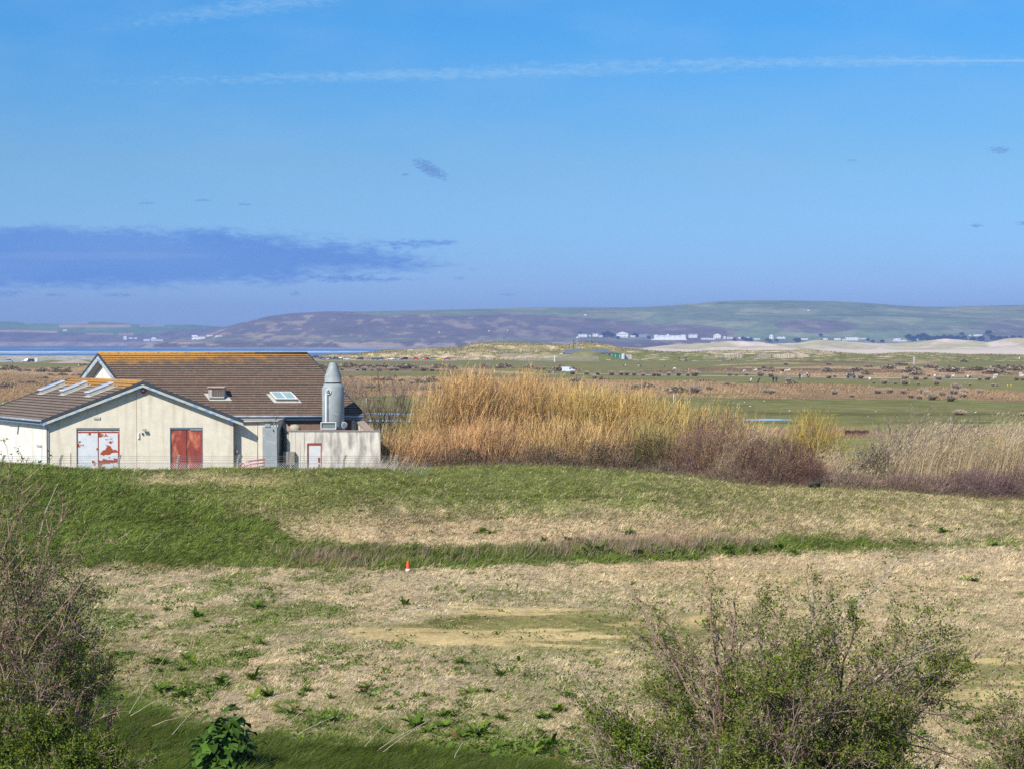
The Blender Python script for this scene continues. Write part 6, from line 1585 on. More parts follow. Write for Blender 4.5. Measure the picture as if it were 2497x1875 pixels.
def mound_mesh(seed):
    acc = Acc(); n = 1500; th = rnd(n, 0, 6.283); cz = rnd(n) ; sz = np.sqrt(1 - cz ** 2); lum = .7 + .45 * fbm(th * 1.5 + seed, cz * 2 + seed, 3, seed * 3.)
    dirn = np.stack([np.cos(th) * sz, np.sin(th) * sz, cz], 1); q = dirn * lum[:, None] * (.75 + .25 * rnd(n))[:, None]
    C = np.where((fbm(q[:, 0] * 3 + seed, q[:, 2] * 4, 3, 2.) > .5)[:, None], np.array([.26, .25, .12]), np.array([.52, .40, .31])) * rng.uniform(.5, 1.5, (n, 1))
    leaves(acc, q, dirn + rng.normal(0, .6, (n, 3)), rng.uniform(.12, .26, n), C, .8)
    k = 14; m = 7   # dense core so the mound is not see-through
    a, b = np.meshgrid(np.linspace(0, 6.283, k), np.linspace(0, 1.5, m), indexing='ij'); a, b = a.ravel(), b.ravel()
    rr = .66 * (.8 + .3 * fbm(a * 1.5 + seed, b + seed, 3, seed)); V = np.stack([np.cos(a) * np.cos(b), np.sin(a) * np.cos(b), np.sin(b)], 1) * rr[:, None]
    i = np.arange(k - 1)[:, None] * m + np.arange(m - 1)[None]; f = np.stack([i, i + m, i + m + 1, i + 1], -1).reshape(-1, 4)
    acc.add(V, [f], np.array([.30, .24, .17]))
    return acc.mesh('scrub_mound', VM_sleaf)
MND = [mound_mesh(i) for i in range(5)]
def Z1(l, ox, oy, s): return [(ox + a / s, oy + b / s, w / s) for a, b, w in l]
A1, A2, A3, A4 = (1340, 860, 3.687), (2000, 880, 4.451), (760, 860, 6.144), (0, 860, 8.508)
tus_path = Z1([(205, 197, 70), (330, 199, 60), (425, 202, 60), (555, 205, 65), (640, 203, 60), (690, 205, 60), (757, 207, 55), (837, 209, 50), (935, 212, 60), (980, 212, 50), (1068, 207, 50), (1157, 209, 60), (1240, 211, 50), (1300, 211, 90), (1615, 211, 60), (1675, 211, 50), (1765, 209, 50), (1890, 214, 80), (1985, 218, 60)], *A1) \
    + Z1([(90, 190, 75), (155, 178, 50), (435, 195, 90), (915, 204, 100), (1035, 206, 80), (1140, 203, 60), (1280, 208, 90), (1380, 193, 80), (1730, 211, 60), (1810, 208, 90), (2125, 214, 80), (2195, 213, 60)], *A2) \
    + Z1([(780, 276, 110), (895, 279, 75), (1005, 282, 110), (1180, 274, 90), (1265, 274, 100), (450, 266, 80), (680, 274, 70), (1670, 279, 150), (1800, 279, 90), (1910, 283, 80), (2010, 283, 80)], *A3)
tus_lane = Z1([(580, 247, 50), (690, 252, 90), (812, 254, 55), (915, 260, 100), (1062, 261, 50), (1257, 261, 85), (1625, 268, 40), (1872, 274, 50), (1922, 274, 40)], *A2)
tus_rough = Z1([(1465, 318, 120), (1728, 356, 90), (150, 363, 85), (620, 355, 100), (747, 350, 95), (892, 358, 90), (1115, 360, 120), (340, 392, 70), (1320, 386, 100), (980, 404, 90), (1075, 414, 80), (1210, 424, 140), (1440, 374, 120), (1540, 404, 110), (1410, 439, 130), (1860, 414, 50)], *A2) \
    + Z1([(400, 236, 60), (1430, 340, 80), (1300, 364, 120), (1995, 370, 90), (1940, 360, 60), (2145, 264, 70), (2120, 112, 50), (1930, 172, 50), (2005, 174, 50), (2090, 169, 60)], *A1) + Z1([(2043, 370, 75), (1820, 384, 70), (1880, 545, 160), (580, 376, 90), (1150, 394, 90), (1500, 470, 90)], *A3)
tus_pale = Z1([(1175, 172, 60), (1245, 168, 80), (1505, 584, 150), (2200, 592, 90), (1150, 375, 100), (1560, 350, 90)], *A2)
def put_tus(lst, meshes, lab, g, sq=1.0):
    for i, (px, py, w) in enumerate(lst):
        o = link('rush_tussock', meshes[i % len(meshes)]); p = ground(px, py); o.location = p; s = w / F * p.y / 1.75
        o.scale = (s * 1.05, s, s * sq * random.uniform(1.15, 1.45)); o.rotation_euler = (0, 0, random.choice((-.25, 0, .3, .1)))
        tag(o, lab, 'tussock', g)
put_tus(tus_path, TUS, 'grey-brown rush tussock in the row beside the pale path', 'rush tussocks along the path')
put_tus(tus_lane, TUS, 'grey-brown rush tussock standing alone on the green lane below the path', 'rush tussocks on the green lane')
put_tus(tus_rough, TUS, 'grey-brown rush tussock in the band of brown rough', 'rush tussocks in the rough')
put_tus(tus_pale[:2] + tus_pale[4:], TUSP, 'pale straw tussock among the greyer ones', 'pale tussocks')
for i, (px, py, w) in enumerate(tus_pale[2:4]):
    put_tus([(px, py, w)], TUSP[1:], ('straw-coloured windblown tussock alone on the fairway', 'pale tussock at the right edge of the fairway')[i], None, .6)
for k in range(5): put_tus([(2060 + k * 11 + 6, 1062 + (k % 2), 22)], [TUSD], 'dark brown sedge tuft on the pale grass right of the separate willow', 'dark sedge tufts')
mounds = Z1([(240, 266, 120), (1600, 294, 90), (860, 316, 150), (780, 330, 120), (1160, 370, 170), (1100, 350, 120), (1880, 154, 60), (1940, 145, 80), (1995, 150, 60), (2180, 290, 120), (1380, 262, 90), (1450, 262, 90), (480, 245, 90)], *A1) \
    + Z1([(80, 123, 140), (160, 118, 60), (400, 113, 150), (520, 73, 100), (740, 90, 140), (500, 155, 130), (1000, 125, 200), (1050, 165, 150), (1200, 84, 150), (1400, 124, 250), (1700, 110, 300), (2000, 105, 350), (1900, 145, 250), (1520, 144, 90), (1610, 182, 80), (320, 165, 90), (2140, 110, 200), (90, 45, 80), (880, 50, 130), (1560, 14, 90), (1890, 56, 35)], *A2) \
    + Z1([(560, 228, 260), (800, 225, 260), (1030, 222, 260), (1370, 238, 380), (1240, 232, 200), (1900, 240, 200), (2080, 250, 200), (870, 528, 160), (1680, 555, 130), (1600, 460, 200), (1800, 450, 220), (1100, 430, 220), (980, 420, 150), (1350, 435, 150), (160, 240, 200)], *A3) \
    + Z1([(200, 360, 370), (560, 390, 180), (430, 385, 120), (860, 400, 280), (1180, 410, 250), (1380, 410, 200), (1090, 340, 130), (1230, 328, 110), (1430, 340, 100), (800, 540, 100), (940, 540, 150), (640, 635, 220), (430, 628, 130), (60, 735, 330), (240, 690, 220), (1160, 640, 200), (1050, 470, 150), (1300, 475, 200), (1520, 480, 110), (1650, 480, 150), (980, 585, 50), (540, 815, 120), (80, 905, 110), (1740, 262, 110)], *A4) \
    + [(1180, 897, 30), (1230, 898, 40), (1290, 899, 30), (1315, 902, 30), (1365, 905, 40), (1398, 905, 30)]
for i, (px, py, w) in enumerate(mounds):
    o = link('scrub_mound', MND[i % 5]); p = ground(px, py); o.location = p + Vector((0, 0, -.1)); s = w / F * p.y / 1.7
    o.scale = (s, s * .8, min(s * .62, 1.9) * random.uniform(.8, 1.1)); o.rotation_euler = (0, 0, i * 1.3 if w < 25 else .1)
    if px < 260: tag(o, 'dark low scrub mound in the brown rough left of the works building', 'scrub mound', 'scrub mounds left of the building')
    elif px < 1420: tag(o, 'dark low scrub mound in the rough behind the stack and willows', 'scrub mound', 'scrub mounds behind the willows')
    else: tag(o, 'dark low scrub mound on the right half of the course', 'scrub mound', 'scrub mounds on the right half of the course')

# ------------------------------------------------------------ water
M_water = mat('puddle_water', (.40, .47, .54), (.52, .58, .64), scale=.8, rough=.12, spec=.8)
def pool(px0, px1, py, dpy, lab):
    bm = BM(); n = 26; top, bot = [], []
    for i in range(n + 1):
        t = i / n; px = px0 + (px1 - px0) * t; w_ = math.sin(math.pi * min(max(t, .02), .98)) ** .35 * dpy * (.7 + .5 * vnoise(np.array(px * .07), np.array(py * 1.)).item())
        a, b = ground(px, py - w_), ground(px, py + w_ * .7); z = float(hfun(a.x, a.y))
        top.append(a); bot.append(b)
    zm = max(q.z for q in top + bot) + .03
    tv = [bm.verts.new((q.x, q.y, zm)) for q in top]; bv = [bm.verts.new((q.x, q.y, zm)) for q in bot]
    for i in range(n): bm.faces.new((tv[i], tv[i + 1], bv[i + 1], bv[i]))
    o = obj('water', bm, M_water); return tag(o, kind='structure')
pool(780, 1010, 1010, 1.8, ''); pool(830, 1080, 1028, 2.2, ''); pool(1808, 1930, 1024, 2.6, ''); pool(880, 960, 1047, 2, '')

# ------------------------------------------------------------ posts, flags, markers, signs
def post(px, py0, py1, w, m, lab, cat='post', cap=None):
    g = ground(px, py0); h = (py0 - py1) / F * g.y
    e = empty('marker_post', g, 0, lab, cat); bm = BM(); bm_tube(bm, [(0, 0, -.1), (0, 0, h)], [w, w * .9], 8); obj('post_shaft', bm, m, e)
    bm = BM(); bm_box(bm, (0, 0, h + .03), (w * 2.4, w * 2.4, .10), bevel=.01); obj('post_cap', bm, cap or m, e)
post(32, 967, 946, .09, M_conc, 'weathered wooden post standing in the rough left of the works building')
post(1643, 985, 962, .05, M_white, 'thin white post on the fairway above the yellow willows')
post(2229, 895, 870, .16, M_white, 'tall white post with dark top far out on the course', cap=M_black)
post(893, 985, 967, .035, M_white, 'thin white post on the fairway just right of the vent stack')
post(2016, 868, 858, .12, M_white, 'thin white post by the dune edge'); post(2113, 868, 863, .12, M_white, 'short white post among the far dunes')
post(2486, 878, 870, .3, M_white, 'pale post at the far right of the course', cap=M_black)
post(1498, 868, 859, .35, M_conc, 'pale mast beside the small block hut by the dark-roofed building')
post(150, 880, 875, .15, M_conc, 'dark stake on the low green bank by the beach road')
def flag(px, py0, h, colr, lab):
    g = ground(px, py0); e = empty('golf_flag', g, 0, lab, 'flag')
    bm = BM(); bm_tube(bm, [(0, 0, 0), (0, 0, h)], .03, 6); obj('flagstick', bm, M_white, e)
    bm = BM(); V = [[bm.verts.new((x * .14, math.sin(x * 1.4) * .05, h - .45 + y * .45 - (.02 * x if y else -.03 * x))) for y in (0, 1)] for x in range(5)]
    for a, b in zip(V, V[1:]): bm.faces.new((a[0], b[0], b[1], a[1]))
    ob = obj('flag_cloth', bm, mat('flag_' + colr, {'red': (.75, .10, .06), 'yellow': (.75, .55, .03)}[colr], rough=.7), e); md = ob.modifiers.new('thick', 'SOLIDIFY'); md.thickness = .012
flag(1679, 915, 2.0, 'red', 'red golf flag standing in the row of tussocks by the path')
flag(1903, 920, 1.6, 'yellow', 'yellow golf flag on the green left of the standing golfers')
flag(2310, 889, 2.0, 'red', 'small red golf flag on the far green')
TM = mat('yellow_marker', (.78, .55, .02), rough=.5)
for i, (px, py) in enumerate(((2205, 937), (2218, 937), (2458, 942), (2466, 942), (1655, 933), (1672, 933), (2213, 926), (2244, 926), (1452, 915), (1466, 914))):
    bm = BM(); bm_lathe(bm, [(.06, 0), (.10, .05), (.10, .35), (.06, .42)], 10); o = obj('tee_marker', bm, TM); o.location = ground(px, py); tag(o, 'small yellow tee marker on the green below the path', 'tee marker', 'yellow tee markers')
WM = mat('gull_white', (.80, .80, .78), (.6, .6, .6), scale=6)
def gull():
    bm = BM(); bm_tube(bm, [(-.22, 0, .16), (-.1, 0, .17), (.06, 0, .20), (.15, 0, .27), (.21, 0, .27)], [.02, .08, .09, .045, .02], 8)
    bm_tube(bm, [(0, .03, 0), (0, .03, .12)], .012, 4); bm_tube(bm, [(0, -.03, 0), (0, -.03, .12)], .012, 4)
    o = obj('gull', bm, WM); return o
g0 = gull()
for i, (px, py) in enumerate(((869, 909), (1021, 909), (1647, 901), (1706, 934), (1798, 988), (1816, 982), (1821, 960), (1800, 986), (1830, 992), (2137, 1005), (2118, 1017), (2380, 1007), (2060, 928), (2102, 923), (6, 985), (12, 983), (15, 985), (1926, 1003), (1790, 983), (1864, 979), (2230, 925))):
    o = g0 if i == 0 else g0.copy()
    if i: COL.objects.link(o)
    o.location = ground(px, py); o.rotation_euler = (0, 0, i * 1.1); o.scale = (.65,) * 3
    tag(o, 'white gull resting on the short grass of the course', 'gull', 'gulls on the grass')

# ------------------------------------------------------------ vehicles
M_tyre = mat('tyre', (.02, .02, .02), (.03, .03, .03)); M_cglass = mat('car_glass', (.02, .03, .04), (.03, .04, .05), rough=.1, spec=.7); M_rim = mat('rim', (.4, .4, .42), rough=.4)
M_tail = mat('red_lamp', (.55, .02, .02), rough=.3); M_head = mat('clear_lamp', (.65, .67, .7), rough=.2)
def paint(nm, c): 
    m = mat('paint_' + nm, c, tuple(x * .92 for x in c), scale=1, rough=.3, spec=.6); m.node_tree.nodes['Principled BSDF'].inputs['Coat Weight'].default_value = .5; return m
def car_meshes(kind):
    """profiles in (x,z); x forward"""
    if kind == 'hatch': L, Wd, body, cab = 3.9, 1.72, [(-1.9, .35), (-1.95, .75), (-1.88, .98), (1.0, .95), (1.7, .82), (1.93, .62), (1.93, .32)], [(-1.80, .97), (-1.55, 1.42), (-1.1, 1.50), (.1, 1.48), (.95, .95)]
    elif kind == 'estate': L, Wd, body, cab = 4.5, 1.8, [(-2.2, .38), (-2.25, .85), (-2.2, 1.05), (1.1, 1.02), (2.05, .85), (2.25, .65), (2.25, .35)], [(-2.15, 1.04), (-2.0, 1.60), (-1.5, 1.68), (.2, 1.64), (1.15, 1.02)]
    elif kind == 'coupe': L, Wd, body, cab = 4.4, 1.8, [(-2.15, .35), (-2.2, .80), (-2.1, .95), (1.1, .92), (2.0, .75), (2.2, .55), (2.2, .3)], [(-1.9, .94), (-1.1, 1.36), (-.6, 1.42), (.1, 1.38), (1.05, .92)]
    else: L, Wd, body, cab = 4.4, 1.75, [(-2.15, .35), (-2.18, 1.80), (-2.0, 1.88), (.15, 1.86), (.55, 1.80), (1.35, 1.12), (2.1, .92), (2.2, .6), (2.2, .3)], []
    def prism(prof, w0, w1):
        bm = BM(); zs = [p[1] for p in prof]; z0, z1 = min(zs), max(zs); A, B = [], []
        for x, z in prof:
            w = w0 + (w1 - w0) * (z - z0) / (z1 - z0); A.append(bm.verts.new((x, w / 2, z))); B.append(bm.verts.new((x, -w / 2, z)))
        bm.faces.new(A); bm.faces.new(B[::-1]); n = len(A)
        for i in range(n): bm.faces.new((A[i], B[i], B[(i + 1) % n], A[(i + 1) % n]))
        bmesh.ops.bevel(bm, geom=bm.edges[:], offset=.045, segments=2, affect='EDGES')
        return bm
    parts = []
    def me_(bm, nm):
        bmesh.ops.recalc_face_normals(bm, faces=bm.faces[:]); me = bpy.data.meshes.new(nm); bm.to_mesh(me); bm.free(); me.materials.append(None); return me
    b = me_(prism(body, Wd, Wd * (.97 if kind != 'van' else .86)), 'body'); parts.append(('body', b, None))
    if cab:
        parts.append(('windows', me_(prism(cab, Wd * .95, Wd * .72), 'windows'), M_cglass))
        r_ = [(p[0] * .9 - .02, p[1] + .004) for p in cab[1:4]]
        bm = BM(); bm_box(bm, ((cab[1][0] + cab[3][0]) / 2 + .05, 0, cab[2][1] - .03), (cab[3][0] - cab[1][0] - .05, Wd * .74, .07), bevel=.02)
        for sx in (cab[1][0] * .5 + cab[3][0] * .5,):
            for sy in (-1, 1): bm_box(bm, (sx, sy * Wd * .415, (cab[2][1] + .95) / 2), (.09, .05, cab[2][1] - .95))
        parts.append(('roof', me_(bm, 'roof'), None))
    else:
        bm = BM()
        for sy in (-1, 1): bm_prism(bm, [(.35, sy * .855, 1.18), (1.12, sy * .85, 1.15), (.62, sy * .80, 1.62), (.35, sy * .79, 1.64)], (0, sy * .02, 0))
        bm_prism(bm, [(.66, -.72, 1.73), (.66, .72, 1.73), (1.33, .76, 1.16), (1.33, -.76, 1.16)], (.02, 0, .035))
        parts.append(('windows', me_(bm, 'windows'), M_cglass))
        bm = BM()
        for sy in (-1, 1): bm_box(bm, (.28, sy * .845, 1.2), (.02, .02, 1.1)); bm_box(bm, (-.75, sy * .835, 1.35), (1.6, .012, .03))
        parts.append(('door_seams', me_(bm, 'door_seams'), M_rim))
    wh = []
    bm = BM(); bm_tube(bm, [(0, -.1, 0), (0, .1, 0)], .32, 16); wm = me_(bm, 'wheel')
    bm = BM(); bm_tube(bm, [(0, -.112, 0), (0, .112, 0)], .19, 12); rm = me_(bm, 'rim')
    bm = BM(); 
    for sy in (-1, 1): bm_box(bm, (-L / 2 + .03 - (.0 if kind != 'van' else 0), sy * Wd * .40, .85 if kind != 'van' else 1.0), (.12, .22, .16 if kind != 'van' else .5))
    tl = me_(bm, 'tail_lamp'); bm = BM()
    for sy in (-1, 1): bm_box(bm, (L / 2 - .12, sy * Wd * .38, .68 if kind != 'van' else .82), (.3, .3, .15))
    hl = me_(bm, 'headlight')
    return L, Wd, parts, wm, rm, tl, hl
CARS = {k: car_meshes(k) for k in ('hatch', 'estate', 'coupe', 'van')}
def setm(o, m): o.material_slots[0].link = 'OBJECT'; o.material_slots[0].material = m
def make_car(kind, px, py, az, pm, lab, group='cars parked behind the course', name='parked_car', s=1.0):
    L, Wd, parts, wm, rm, tl, hl = CARS[kind]
    g = ground(px, py); e = empty(name, g, az, lab, 'van' if kind == 'van' else 'car', group); e.scale = (s,) * 3
    for nm, me, m in parts: setm(link(nm, me, e), m or pm)
    for x in (-L * .31, L * .33):
        for y in (-Wd / 2 + .08, Wd / 2 - .08):
            o = link('wheel', wm, e); o.location = (x, y, .32); setm(o, M_tyre); r_ = link('rim', rm, o); setm(r_, M_rim)
    setm(link('tail_lamp', tl, e), M_tail); setm(link('headlight', hl, e), M_head)
    return e
pw, ps, pb, pk, pr, py_, pm_, pg = paint('white', (.75, .75, .76)), paint('silver', (.45, .48, .52)), paint('blue', (.16, .26, .45)), paint('black', (.025, .03, .045)), paint('red', (.62, .03, .03)), paint('yellow', (.80, .68, .03)), paint('maroon', (.22, .02, .035)), paint('grey', (.20, .22, .26))
make_car('van', 1387, 908.5, R(-12), paint('van_white', (.62, .66, .72)), 'white delivery van parked beside the row of tussocks and the two walkers', None, 'delivery_van', 1.0)
for k, px, py, az, pm, lab in (
    ('hatch', 23, 883.8, -25, paint('pale_blue', (.30, .38, .52)), 'light blue hatchback on the beach road, furthest left'),
    ('coupe', 64, 882.5, 175, pw, 'white car on the beach road next to the white sign box'),
    ('estate', 73, 880, 160, pk, 'dark estate car behind the white car on the beach road'),
    ('estate', 768, 876.8, 170, pk, 'black estate at the left end of the beach car park, by the roof end'),
    ('estate', 779, 877, 120, pg, 'dark grey estate right of the leftmost black estate'),
    ('hatch', 788, 877.5, 100, pb, 'blue hatchback left of the silver people carrier'),
    ('estate', 803, 878, 75, ps, 'silver people carrier, the tallest car left of the white coupe'),
    ('estate', 817, 877.6, 170, pk, 'dark estate just right of the silver people carrier'),
    ('coupe', 829, 877.8, 170, pk, 'low dark car between the dark estate and the white coupe'),
    ('coupe', 846, 878, 5, pw, 'white coupe parked nose right in the car park'),
    ('estate', 878, 878, 175, pk, 'black estate with its boot lid raised'),
    ('hatch', 914, 878, 170, pk, 'first of the two dark hatchbacks parked nose to tail'),
    ('hatch', 928, 878, 175, paint('navy', (.03, .04, .09)), 'second, navy one of the two dark hatchbacks parked nose to tail'),
    ('coupe', 954, 878, 170, pw, 'white car beside the pale silver hatchback'),
    ('hatch', 970, 877.5, 15, paint('pale_silver', (.42, .46, .47)), 'pale silver hatchback between the white car and the dark one'),
    ('estate', 986, 878, 200, pk, 'dark car right of the pale silver hatchback'),
    ('hatch', 1015, 878, 10, pr, 'red hatchback standing apart with space on both sides'),
    ('hatch', 1035, 877.6, 80, paint('pale_green', (.35, .42, .38)), 'pale green car partly hidden behind the second red car'),
    ('hatch', 1042, 878, 60, pr, 'second red car, just left of the grey and yellow ones'),
    ('hatch', 1054, 877.6, 160, pg, 'dark grey hatchback left of the yellow car'),
    ('hatch', 1068, 878, 5, py_, 'bright yellow hatchback left of the long maroon car'),
    ('coupe', 1090, 877.8, 175, pm_, 'long maroon car at the right end of the car park')):
    c = make_car(k, px, py, R(az), pm, lab)
    if 'boot' in lab:
        bm = BM(); bm_prism(bm, [(-2.15, -.75, 1.62), (-2.15, .75, 1.62), (-3.1, .7, 2.05), (-3.1, -.7, 2.05)], (0, 0, .06)); o = obj('boot_lid', bm, pk, c)
# golf carts
def golf_cart(px, py, az, pm, lab, s=1.0):
    g = ground(px, py); e = empty('golf_cart', g, az, lab, 'golf cart', 'golf carts'); e.scale = (s,) * 3
    bm = BM(); bm_prism(bm, [(-1.2, -.55, .3), (-1.25, -.55, .85), (-.7, -.55, .85), (-.65, -.55, .45), (.55, -.55, .42), (.7, -.55, .9), (1.05, -.55, .85), (1.25, -.55, .55), (1.2, -.55, .3)], (0, 1.1, 0)); obj('body', bm, pm, e)
    bm = BM(); bm_box(bm, (-.42, 0, .78), (.5, 1.0, .16), bevel=.03); bm_box(bm, (-.72, 0, 1.05), (.12, 1.0, .5), bevel=.03); obj('seat', bm, M_tyre, e)
    bm = BM(); bm_box(bm, (-.05, 0, 1.86), (1.75, 1.15, .07), bevel=.02); obj('roof', bm, pm, e)
    bm = BM()
    for x0, x1 in ((-.95, -.8), (.85, .62)):
        for y in (-.5, .5): bm_tube(bm, [(x0, y, .8), (x1, y, 1.85)], .025, 6)
    obj('roof_frame', bm, M_black, e)
    bm = BM(); bm_prism(bm, [(.84, -.47, .95), (.84, .47, .95), (.65, .47, 1.8), (.65, -.47, 1.8)], (.012, 0, 0)); obj('windscreen', bm, M_cglass, e)
    bm = BM(); bm_box(bm, (-1.2, .25, 1.05), (.28, .28, .75), bevel=.05); bm_box(bm, (-1.2, -.25, 1.0), (.28, .28, .7), bevel=.05); obj('golf_bag', bm, M_galv, e)
    for x in (-.8, .85):
        for y in (-.52, .52):
            bm = BM(); bm_tube(bm, [(x, y - .1, .23), (x, y + .1, .23)], .23, 14); obj('wheel', bm, M_tyre, e)
    for y in (-.4, .4): 
        bm = BM(); bm_box(bm, (-1.27, y, .7), (.06, .2, .14)); obj('tail_lamp', bm, M_tail, e)
golf_cart(1656, 880.5, R(90), pr, 'red golf cart seen from behind, left of the black one')
golf_cart(1672.5, 881, R(85), pk, 'black golf cart beside the red one')
golf_cart(2075.5, 922.5, R(0), paint('cart_blue', (.05, .07, .14)), 'dark blue golf cart driving along the pale path')

# ------------------------------------------------------------ people
SKIN = mat('skin', (.50, .30, .21), (.44, .26, .18), scale=8); HAIR = mat('dark_hair', (.05, .035, .025))
def person_meshes(pose):
    """one continuous skinned figure: joints -> skin modifier -> mesh, faces coloured by height"""
    if pose == 'stand': J = dict(pel=(0, 0, .95), ch=(0, .02, 1.32), nk=(0, .02, 1.47), hd=(0, .05, 1.60), tp=(0, .04, 1.70), la=(.18, .02, 1.40), le=(.23, .0, 1.13), lw_=(.22, .10, .88), lh=(.21, .13, .80), ra=(-.18, .02, 1.40), re=(-.24, .02, 1.13), rw=(-.21, .12, .90), rh=(-.20, .15, .82), lk=(.11, .02, .50), lf=(.12, -.01, .08), lt=(.13, .14, .04), rk=(-.11, .02, .50), rf=(-.12, -.01, .08), rt=(-.13, .14, .04))
    elif pose == 'walk': J = dict(pel=(0, 0, .93), ch=(0, .06, 1.30), nk=(0, .08, 1.45), hd=(0, .12, 1.58), tp=(0, .12, 1.68), la=(.18, .07, 1.38), le=(.24, -.06, 1.13), lw_=(.22, .06, .93), lh=(.21, .12, .87), ra=(-.18, .07, 1.38), re=(-.24, .14, 1.13), rw=(-.2, .32, 1.02), rh=(-.19, .39, .99), lk=(.1, .2, .50), lf=(.11, .26, .09), lt=(.11, .42, .06), rk=(-.1, -.04, .48), rf=(-.11, -.34, .16), rt=(-.11, -.28, .04))
    elif pose == 'seat': J = dict(pel=(0, 0, .55), ch=(0, .0, .92), nk=(0, .02, 1.07), hd=(0, .05, 1.20), tp=(0, .05, 1.30), la=(.18, .02, 1.0), le=(.22, .12, .76), lw_=(.16, .34, .76), lh=(.14, .42, .78), ra=(-.18, .02, 1.0), re=(-.22, .12, .76), rw=(-.16, .34, .76), rh=(-.14, .42, .78), lk=(.12, .42, .56), lf=(.12, .46, .12), lt=(.12, .60, .07), rk=(-.12, .42, .56), rf=(-.12, .46, .12), rt=(-.12, .60, .07))
    else: J = dict(pel=(0, -.10, .90), ch=(0, .22, 1.15), nk=(0, .34, 1.22), hd=(0, .45, 1.25), tp=(0, .53, 1.27), la=(.17, .25, 1.18), le=(.19, .38, .95), lw_=(.10, .48, .74), lh=(.06, .52, .66), ra=(-.17, .25, 1.18), re=(-.19, .38, .95), rw=(-.06, .48, .76), rh=(-.03, .52, .69), lk=(.13, .06, .50), lf=(.14, -.02, .08), lt=(.15, .13, .04), rk=(-.13, .06, .50), rf=(-.14, -.02, .08), rt=(-.15, .13, .04))
    rad = dict(pel=.155, ch=.165, nk=.062, hd=.10, tp=.075, la=.068, le=.05, lw_=.036, lh=.035, ra=.068, re=.05, rw=.036, rh=.035, lk=.068, lf=.045, lt=.04, rk=.068, rf=.045, rt=.04)
    E_ = [('pel', 'ch'), ('ch', 'nk'), ('nk', 'hd'), ('hd', 'tp'), ('ch', 'la'), ('la', 'le'), ('le', 'lw_'), ('lw_', 'lh'), ('ch', 'ra'), ('ra', 're'), ('re', 'rw'), ('rw', 'rh'), ('pel', 'lk'), ('lk', 'lf'), ('lf', 'lt'), ('pel', 'rk'), ('rk', 'rf'), ('rf', 'rt')]
    names = list(J); me = bpy.data.meshes.new('body_skeleton'); me.from_pydata([J[n] for n in names], [(names.index(a), names.index(b)) for a, b in E_], [])
    o = bpy.data.objects.new('tmp', me); COL.objects.link(o); md = o.modifiers.new('s', 'SKIN'); md.use_smooth_shade = True
    for i, n in enumerate(names):
        v = me.skin_vertices[0].data[i]; v.radius = (rad[n] * (1.15 if n in ('pel', 'ch') else 1), rad[n] * (.75 if n in ('pel', 'ch') else 1)); v.use_root = n == 'pel'
    o.modifiers.new('sub', 'SUBSURF').levels = 1
    dg = bpy.context.evaluated_depsgraph_get(); m2 = bpy.data.meshes.new_from_object(o.evaluated_get(dg)); bpy.data.objects.remove(o)
    m2.name = 'body'; m2.materials.clear()
    for _ in range(3): m2.materials.append(None)
    pelz, hd = J['pel'][2], Vector(J['hd']); nk = Vector(J['nk']); hands = [Vector(J['lh']), Vector(J['rh'])]
    pel, ch = Vector(J['pel']), Vector(J['ch']); ax = (ch - pel).normalized()
    for p in m2.polygons:
        c = p.center
        if (c - hd).length < .15 or min((c - h).length for h in hands) < .07: p.material_index = 2
        elif (c - pel).dot(ax) < .02 and abs(c.x) < .24 and c.z < pelz + .12 and not (abs(c.x) > .165 and c.z > .7 * pelz): p.material_index = 0
        else: p.material_index = 1
    bm = BM(); bmesh.ops.create_icosphere(bm, subdivisions=2, radius=.115, matrix=Matrix.Translation(hd + (Vector(J['tp']) - hd) * .55 + Vector((0, -.025, .0))))
    bmesh.ops.delete(bm, geom=[v for v in bm.verts if (v.co - hd).dot((Vector(J['tp']) - hd).normalized()) < .0 and v.co.y > hd.y - .02], context='VERTS')
    hm_ = bpy.data.meshes.new('hair'); bm.to_mesh(hm_); bm.free(); hm_.materials.append(None)
    return m2, hm_
PPL = {k: person_meshes(k) for k in ('stand', 'walk', 'bend', 'seat')}
def cloth(nm, c): return mat('cloth_' + nm, c, tuple(x * .8 for x in c), scale=6)
CB, CN, CW, CG, CBl, CR, CJ, CT_ = cloth('black', (.02, .02, .025)), cloth('navy', (.03, .04, .08)), cloth('white', (.7, .7, .68)), cloth('grey', (.20, .21, .23)), cloth('blue', (.04, .22, .60)), cloth('red', (.5, .04, .04)), cloth('denim', (.12, .20, .36)), cloth('tan', (.42, .36, .26))
CY = cloth('pale_yellow', (.66, .66, .42))
def person(px, py, pose, az, trou, top, lab, group=None, s=1.03, hair=HAIR, at=None):
    g = at or ground(px, py); e = empty('person', g, az, lab, 'person', group); e.scale = (s,) * 3
    b, h = PPL[pose]; o = link('body', b, e)
    for i, m in enumerate((trou, top, SKIN)): o.material_slots[i].link = 'OBJECT'; o.material_slots[i].material = m
    setm(link('hair', h, e), hair); return e
